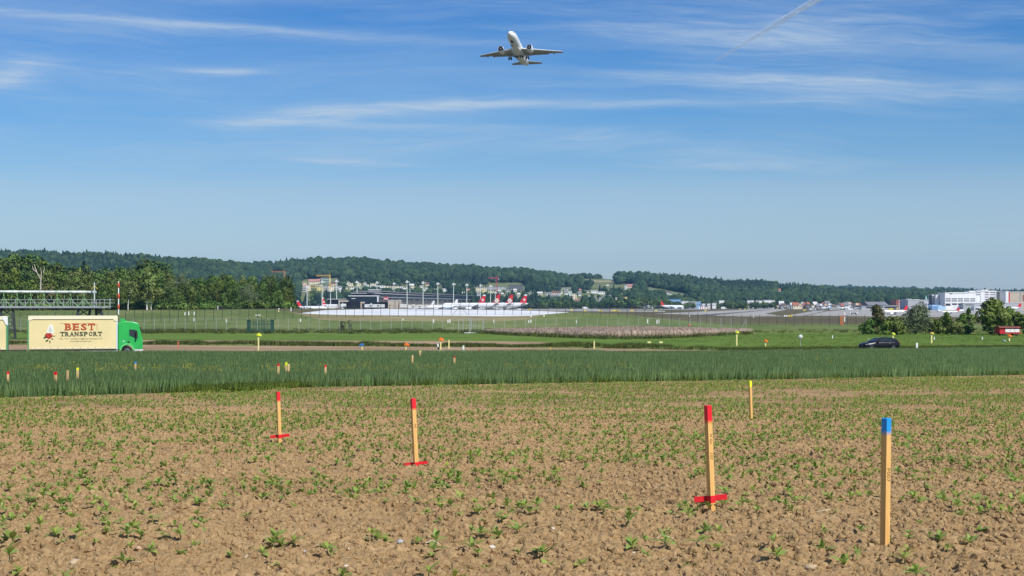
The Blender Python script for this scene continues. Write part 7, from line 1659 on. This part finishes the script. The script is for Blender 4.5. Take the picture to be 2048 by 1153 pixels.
# dry straw
SB = []
for i in range(4):
    b = MB(); b.tube([(-.045, 0, .004), (0, .006 * (i - 1), .008 + .004 * i), (.045, 0, .004)], .0022, 4); SB.append(proto('straw_bit_%d' % i, b.mesh('straw_bit', mat('straw_bit', (.52, .43, .27), .8))))
x, y, z = field_pts(1500, 8.7, 30, 1.2)
scatter('straw_bits', np.stack([x, y, z + .004], -1), RNG.random(len(x)) * 6.28, RNG.uniform(.4, 1.1, len(x)), SB, kind='stuff', label='bits of dry straw on the soil', cat='straw')
M_STRAW = mat('straw', (.62, .52, .33), .8, .15, 20)
for px, py, pts, lab in ((1330, 1080, ((-.06, 0, .01), (-.02, .02, .035), (.06, -.02, .012)), 'bent straw stalk on the soil below the red stake'), (865, 1090, ((-.05, 0, .012), (0, .02, .03), (.05, -.03, .01)), 'bent straw stalk by a seedling near the middle'), (530, 1000, ((-.04, 0, .01), (.04, .01, .02)), 'short straw stalk on the soil at the left'), (1650, 1028, ((-.07, .02, .012), (.0, .0, .03), (.05, .04, .03)), 'straw stalk among crumbs left of the blue stake'), (1470, 1068, ((-.05, 0, .02), (.05, .01, .012)), 'pale straw stalk below the red stake')):
    p = ground(px, py); b = MB(); b.tube(pts, .0045, 6); o = b.build('straw', M_STRAW, None, p, label=lab, cat='straw')
# ------------------------------------------------------------------ seedlings
M_SEED = leaf_mat('seedling_leaf', (.21, .30, .05), (.37, .46, .11), .2, .025, .45, .35); M_STEM = mat('seedling_stem', (.20, .27, .09), .6)
def leaf_mesh(name, seed, L=.084, W=.038):
    rng = np.random.default_rng(seed); V = []; Q = []
    prof = [(0, .12), (.18, .62), (.42, 1.0), (.70, .78), (.90, .34), (1.0, .04)]
    droop = rng.uniform(.10, .45); fold = rng.uniform(.10, .35); tw = rng.uniform(-.2, .2)
    for q, w in prof:
        x = L * q; z = L * (.30 * q - droop * q * q); hw = W / 2 * w
        V += [(x, -hw, z + hw * fold + hw * tw), (x, 0, z), (x, hw, z + hw * fold - hw * tw)]
    for i in range(len(prof) - 1):
        o = i * 3; Q += [(o, o + 1, o + 4, o + 3), (o + 1, o + 2, o + 5, o + 4)]
    return np.array(V), np.array(Q)
LEAFM = []
for i in range(6):
    V, Q = leaf_mesh('leaf', 800 + i); LEAFM.append(np_mesh('leaf', V, Q, M_SEED, True))
def stem_mesh(h, seed):
    b = MB(); b.tube([(0, 0, -.02), (.004, 0, h * .5), (0, .003, h)], [.0045, .0035, .0025], 6); return b.mesh('stem', M_STEM)
def leaf_set(rng):
    """placements of one plant's leaves: height fraction, azimuth, tilt, size"""
    h = rng.uniform(.022, .065); n = int(rng.integers(5, 9)); a0 = rng.random() * 6.28; out = []
    for i in range(n):
        pair = i // 2; a = a0 + (i % 2) * math.pi + pair * 1.57 + rng.normal() * .25
        out.append((h * (1 - .16 * max(0, n // 2 - 1 - pair) * .8), a, rng.uniform(-.55, .05) if pair < 2 else rng.uniform(-1.2, -.5), rng.uniform(.8, 1.35) * (1 if pair < 2 else .65), int(rng.integers(6))))
    return h, out
def merged_plant(name, seed):
    rng = np.random.default_rng(seed); h, ls = leaf_set(rng); VV = []; QQ = []; o = 0
    for z, a, tilt, s, k in ls:
        V, Q = leaf_mesh('', 800 + k); M_ = np.array(Matrix.Translation((0, 0, z)) @ Euler((0, tilt, a)).to_matrix().to_4x4() @ Matrix.Scale(s, 4))
        V = V @ M_[:3, :3].T + M_[:3, 3]; VV.append(V); QQ.append(Q + o); o += len(V)
    b = MB(); b.tube([(0, 0, -.02), (0, 0, h)], .004, 4, caps=False); VV.append(np.array([tuple(v) for v in b.v])); QQ.append(np.array(b.f) + o)
    return np_mesh(name, np.concatenate(VV), np.concatenate(QQ), M_SEED, True)
SEED = [proto('seedling_%d' % i, merged_plant('seedling', 850 + i)) for i in range(9)]
# rows run across the picture, with gaps and wandering plants
cand = []
row_y = 9.2
while row_y < 82:
    half = (1160 / F) * row_y + 1.0; n = int(2 * half / .13)
    x = np.linspace(-half, half, n) + RNG.normal(0, .05, n); y = row_y - .06 * x - .25 * vnoise(x * .4, np.full(n, row_y) * .4, 5) + RNG.normal(0, .05, n)
    cand.append(np.stack([x, y], -1)); row_y += .42
C_ = np.concatenate(cand); dens = fbm(C_[:, 0] / 1.6, C_[:, 1] / 1.3, 91, 3) + .5 * (fbm(C_[:, 0] / 6, C_[:, 1] / 5, 92, 2) - .37)
pr = np.clip((dens - .28) * 4.2, .06, 1.0) * np.clip((C_[:, 1] - 8.6) / 3.0, .12, 1) 
keep = RNG.random(len(C_)) < pr * .95
C_ = C_[keep]; pxc = CX + F * C_[:, 0] / C_[:, 1]
ok = (C_[:, 1] < I(pxc, [-1500, 0, 350, 560, 1100, 1500, 2048, 3600], [32, 49.5, 55, 60, 66, 71, 80, 105]) - 1.5) & (C_[:, 1] > 8.9) & (np.abs(pxc - CX) < 1130)
C_ = C_[ok]; C_ = C_[np.argsort(C_[:, 1])]; Zc = gz(C_[:, 0], C_[:, 1]) + clods(C_[:, 0], C_[:, 1])
vis = (np.abs(CX + F * C_[:, 0] / C_[:, 1] - CX) < 1040) & (HY + (EYE - Zc) / C_[:, 1] * F < 1158)
near = np.nonzero(vis)[0][:300]; far = np.setdiff1d(np.arange(len(C_)), near)
stems = [stem_mesh(.02 + .006 * i, i) for i in range(6)]
for i in near:
    rng = np.random.default_rng(1000 + int(i)); h, ls = leaf_set(rng); sz = rng.uniform(.55, 1.2)
    me = stems[min(5, max(0, int((h - .02) / .006)))]
    o = link('seedling', me, None, (C_[i, 0], C_[i, 1], Zc[i] - .004), (0, 0, 0), label='small green broad leaved seedling growing in the brown field', cat='seedling', group='seedlings in the near field rows'); o.scale = (sz,) * 3
    for z, a, tilt, s, k in ls: q = link('leaf', LEAFM[k], o, (0, 0, min(z, h)), (0, tilt, a)); q.scale = (s,) * 3
P = np.stack([C_[far, 0], C_[far, 1], Zc[far] - .004], -1)
scatter('seedling_rows', P, RNG.random(len(P)) * 6.28, RNG.uniform(.55, 1.12, len(P)) * (1 + np.clip(C_[far, 1] - 20, 0, 40) * .006), SEED, kind='stuff', label='rows of seedlings farther back in the field', cat='seedlings')
# red overspray dust is left to the crossboards

# ------------------------------------------------------------------ contrail and haze
def contrail():
    m = bpy.data.materials.new('vapour'); m.use_nodes = True; k = NT(m.node_tree); k.n.clear(); out = k.node('ShaderNodeOutputMaterial')
    df = k.node('ShaderNodeBsdfDiffuse'); tl = k.node('ShaderNodeBsdfTranslucent'); tp = k.node('ShaderNodeBsdfTransparent'); m1 = k.node('ShaderNodeMixShader'); m2 = k.node('ShaderNodeMixShader')
    for n_ in (df, tl): n_.inputs['Color'].default_value = (.88, .95, 1.0, 1)
    m1.inputs[0].default_value = .5; k.link(df.outputs[0], m1.inputs[1]); k.link(tl.outputs[0], m1.inputs[2]); k.link(tp.outputs[0], m2.inputs[1]); k.link(m1.outputs[0], m2.inputs[2])
    a, b_ = at(1424, 126, 16000), at(1672, -24, 14800); c = (a + b_) / 2; L2 = (b_ - a).length
    tc = k.node('ShaderNodeTexCoord'); g = tc.outputs['Object']; sp = k.node('ShaderNodeSeparateXYZ'); k.link(g, sp.inputs[0])
    along = k.ramp(k.math('MULTIPLY_ADD', sp.outputs[0], 1 / L2, .5), [(0, (0, 0, 0)), (.10, (.30, .30, .30)), (.45, (.55, .55, .55)), (.62, (1, 1, 1)), (1, (1, 1, 1))])
    n = k.ramp(k.noise(k.mapping(g, (.012, .030, .030)), 1.0, 4, .6, .5), [(.30, (.25, .25, .25)), (.65, (1, 1, 1))])
    k.link(k.math('MULTIPLY', k.math('MULTIPLY', along, n), .30), m2.inputs[0]); k.link(m2.outputs[0], out.inputs['Surface'])
    bb = MB(); rng = np.random.default_rng(4)
    for layer in range(6):
        f = (layer + 1) / 6; secs = []
        for i in range(60):
            q = i / 59; w = 26 * (fbm(np.array([q * 6]), np.array([3.3]), 66, 3)[0] - .45); r = (16 + 26 * q) * f * (.75 + .6 * vnoise(np.array([q * 22]), np.array([layer * 5.0]), 68)[0])
            secs.append([(-L2 / 2 + L2 * q, r * math.cos(t) + w, r * math.sin(t) + w * .6) for t in np.linspace(0, 2 * math.pi, 13)[:-1]])
        bb.loft(secs, caps=False)
    o = bb.build('contrail', m, None, c, label='slanting white vapour trail in the upper right sky', cat='contrail', kind='stuff'); o.rotation_euler = (b_ - a).to_track_quat('X', 'Z').to_euler()
contrail()
def haze(density):
    m = bpy.data.materials.new('haze_air'); m.use_nodes = True; k = NT(m.node_tree); k.n.clear(); out = k.node('ShaderNodeOutputMaterial')
    pv = k.node('ShaderNodeVolumePrincipled'); pv.inputs['Color'].default_value = (.30, .62, 1.0, 1); pv.inputs['Density'].default_value = density; pv.inputs['Anisotropy'].default_value = .1
    k.link(pv.outputs[0], out.inputs['Volume'])
    b = MB(); b.box(-6500, -300, -145, 9500, 9000, 255); b.build('haze', m, None, kind='stuff', label='thin blue air haze over the whole valley', cat='haze')
HAZE = 0.000055
haze(HAZE)
# ------------------------------------------------------------------ labels that single each thing out
def px_of(o): 
    l = o.location; return CX + F * l.x / max(l.y, .1)
ORD = ['first', 'second', 'third', 'fourth', 'fifth', 'sixth', 'seventh', 'eighth', 'ninth', 'tenth', 'eleventh', 'twelfth']
def single_out(base, marks, keep_group=True):
    objs = [o for o in COL.objects if o.parent is None and o.get('label') == base]
    by = {}
    for o in objs:
        p = px_of(o); ph = next((t for a, b_, t in marks if a <= p < b_), marks[-1][2] if p >= marks[-1][1] else marks[0][2])
        by.setdefault(ph, []).append(o)
    for ph, os_ in by.items():
        os_.sort(key=px_of)
        for i, o in enumerate(os_):
            if len(os_) == 1: o['label'] = base + ' ' + ph
            elif i < 12: o['label'] = ORD[i] + ' ' + base + ' ' + ph
            else: o['label'] = 'farther right ' + base + ' ' + ph
WM = [(-100, 30, 'over the trailer'), (30, 62, 'over the truck tail'), (62, 92, 'over the rose emblem'), (92, 125, 'over the truck middle'), (125, 160, 'over the red lettering'), (160, 195, 'over the gantry support'), (195, 232, 'over the gantry end'), (232, 262, 'by the striped pole'), (262, 292, 'left of the white birch'), (292, 330, 'right of the white birch'), (330, 372, 'left of the pale poplar'), (372, 410, 'over the three white posts'), (410, 450, 'over the dark cabinet'), (450, 482, 'left of the grey willow'), (482, 515, 'behind the grey willow'), (515, 550, 'right of the grey willow'), (550, 620, 'near the parked airliner')]
for k_, v_ in LAB.items():
    short = {'oak': 'dark broad tree in the wood', 'oak2': 'dark slender tree in the wood', 'ash': 'mid green slender tree in the wood', 'ash2': 'mid green broad tree in the wood', 'maple': 'yellow green tree in the wood', 'lime': 'olive tree in the wood'}.get(k_)
    if short:
        for o in COL.objects:
            if o.parent is None and o.get('label') == v_: o['label'] = short
        single_out(short, WM)
FM = [(1000, 1110, 'right of the airliner tails'), (1110, 1140, 'below the grey roofs'), (1140, 1165, 'below the cream blocks'), (1165, 1195, 'behind the white box van'), (1195, 1230, 'below the stepped white house'), (1230, 1262, 'below the yellow houses'), (1262, 1300, 'behind the lime tail'), (1300, 1340, 'behind the taxiing red tail'), (1340, 1440, 'near the blue shed'), (1440, 1470, 'behind the white van'), (1470, 1500, 'left of the runway rubber'), (1500, 1530, 'left of the rolling airliner'), (1530, 1565, 'behind the rolling airliner'), (1565, 1600, 'left of the orange red roof'), (1600, 1640, 'right of the orange red roof'), (1640, 1665, 'above the crowded apron'), (1665, 1690, 'behind the pale business jet'), (1690, 1760, 'left of the long grey sheds')]
def rename(old, new):
    for o in COL.objects:
        if o.parent is None and o.get('label') == old: o['label'] = new
rename('small dark tree in the row between airfield and hillside town', 'dark airfield edge tree'); single_out('dark airfield edge tree', FM)
rename('dark hedge tree in the row below white roofs beside the runway', 'dark hedge tree'); single_out('dark hedge tree', FM)
rename('small town house in the crowded quarter behind the right apron', 'small town house'); single_out('small town house', FM)
rename('pale village house on the green slope above the row of trees', 'pale village house'); single_out('pale village house', [(1085, 1106, 'at the left end of the village'), (1106, 1121, 'left of the cream green block'), (1121, 1134, 'among the highest roofs'), (1134, 1148, 'around the cream green block'), (1148, 1164, 'right of the cream blocks'), (1164, 1182, 'left of the white blue block'), (1182, 1240, 'under the white blue block')])
rename('small white flat roofed villa among trees above the terminal roof', 'small white villa'); single_out('small white villa', [(685, 712, 'right of the apartment blocks'), (712, 740, 'above the glass hall'), (740, 772, 'above the plant house'), (772, 812, 'left of the tallest mast'), (812, 856, 'right of the tallest mast'), (856, 900, 'near the terminal end')])
rename('small white house among the trees above the parked airliners', 'small white house'); single_out('small white house', [(990, 1012, 'left of the big barn'), (1012, 1034, 'under the big barn'), (1034, 1062, 'right of the big barn'), (1062, 1090, 'above the rightmost tail')])
rename('white flat roofed hall showing over hedge trees beside the runway', 'white flat roofed hall'); single_out('white flat roofed hall', [(1400, 1435, 'right of the grey hangar'), (1435, 1480, 'above the white van'), (1480, 1530, 'over the hedge trees'), (1530, 1560, 'above the rolling airliner')])
rename('small yellow taxiway sign on the airfield grass', 'small yellow taxiway sign'); single_out('small yellow taxiway sign', [(1130, 1180, 'below the white box van'), (1180, 1240, 'right of the box van'), (1240, 1330, 'near the lime tailed airliner'), (1330, 1450, 'below the red white boards'), (1450, 1560, 'beside the runway'), (1560, 1640, 'by the right apron')])
rename('short white marker post on the embankment behind the fences', 'short white marker post'); single_out('short white marker post', [(300, 440, 'below the wood'), (440, 640, 'near the light posts'), (640, 880, 'below the white strip'), (880, 1000, 'above the gate'), (1000, 1110, 'below the airliner tails'), (1110, 1280, 'above the reed bed left half'), (1280, 1340, 'above the two yellow blocks'), (1340, 1560, 'near the runway')])
rename('white panel in the row of red edged boards before the grey hangar', 'white panel before the grey hangar'); single_out('white panel before the grey hangar', [(1000, 2000, 'in the row of boards')])
rename('red panel in the row of boards before the grey hangar', 'red panel before the grey hangar'); single_out('red panel before the grey hangar', [(1000, 2000, 'in the row of boards')])
AM = [(1600, 1640, 'behind the red white mast'), (1640, 1690, 'behind the dark fence'), (1690, 1730, 'near the white bus'), (1730, 1830, 'by the reddish shrub'), (1830, 1900, 'by the light blue hangar'), (1900, 2048, 'below the white offices')]
for q_ in ('small service vehicle', 'thin grey lamp post', 'low apron shed'): single_out(q_, AM)
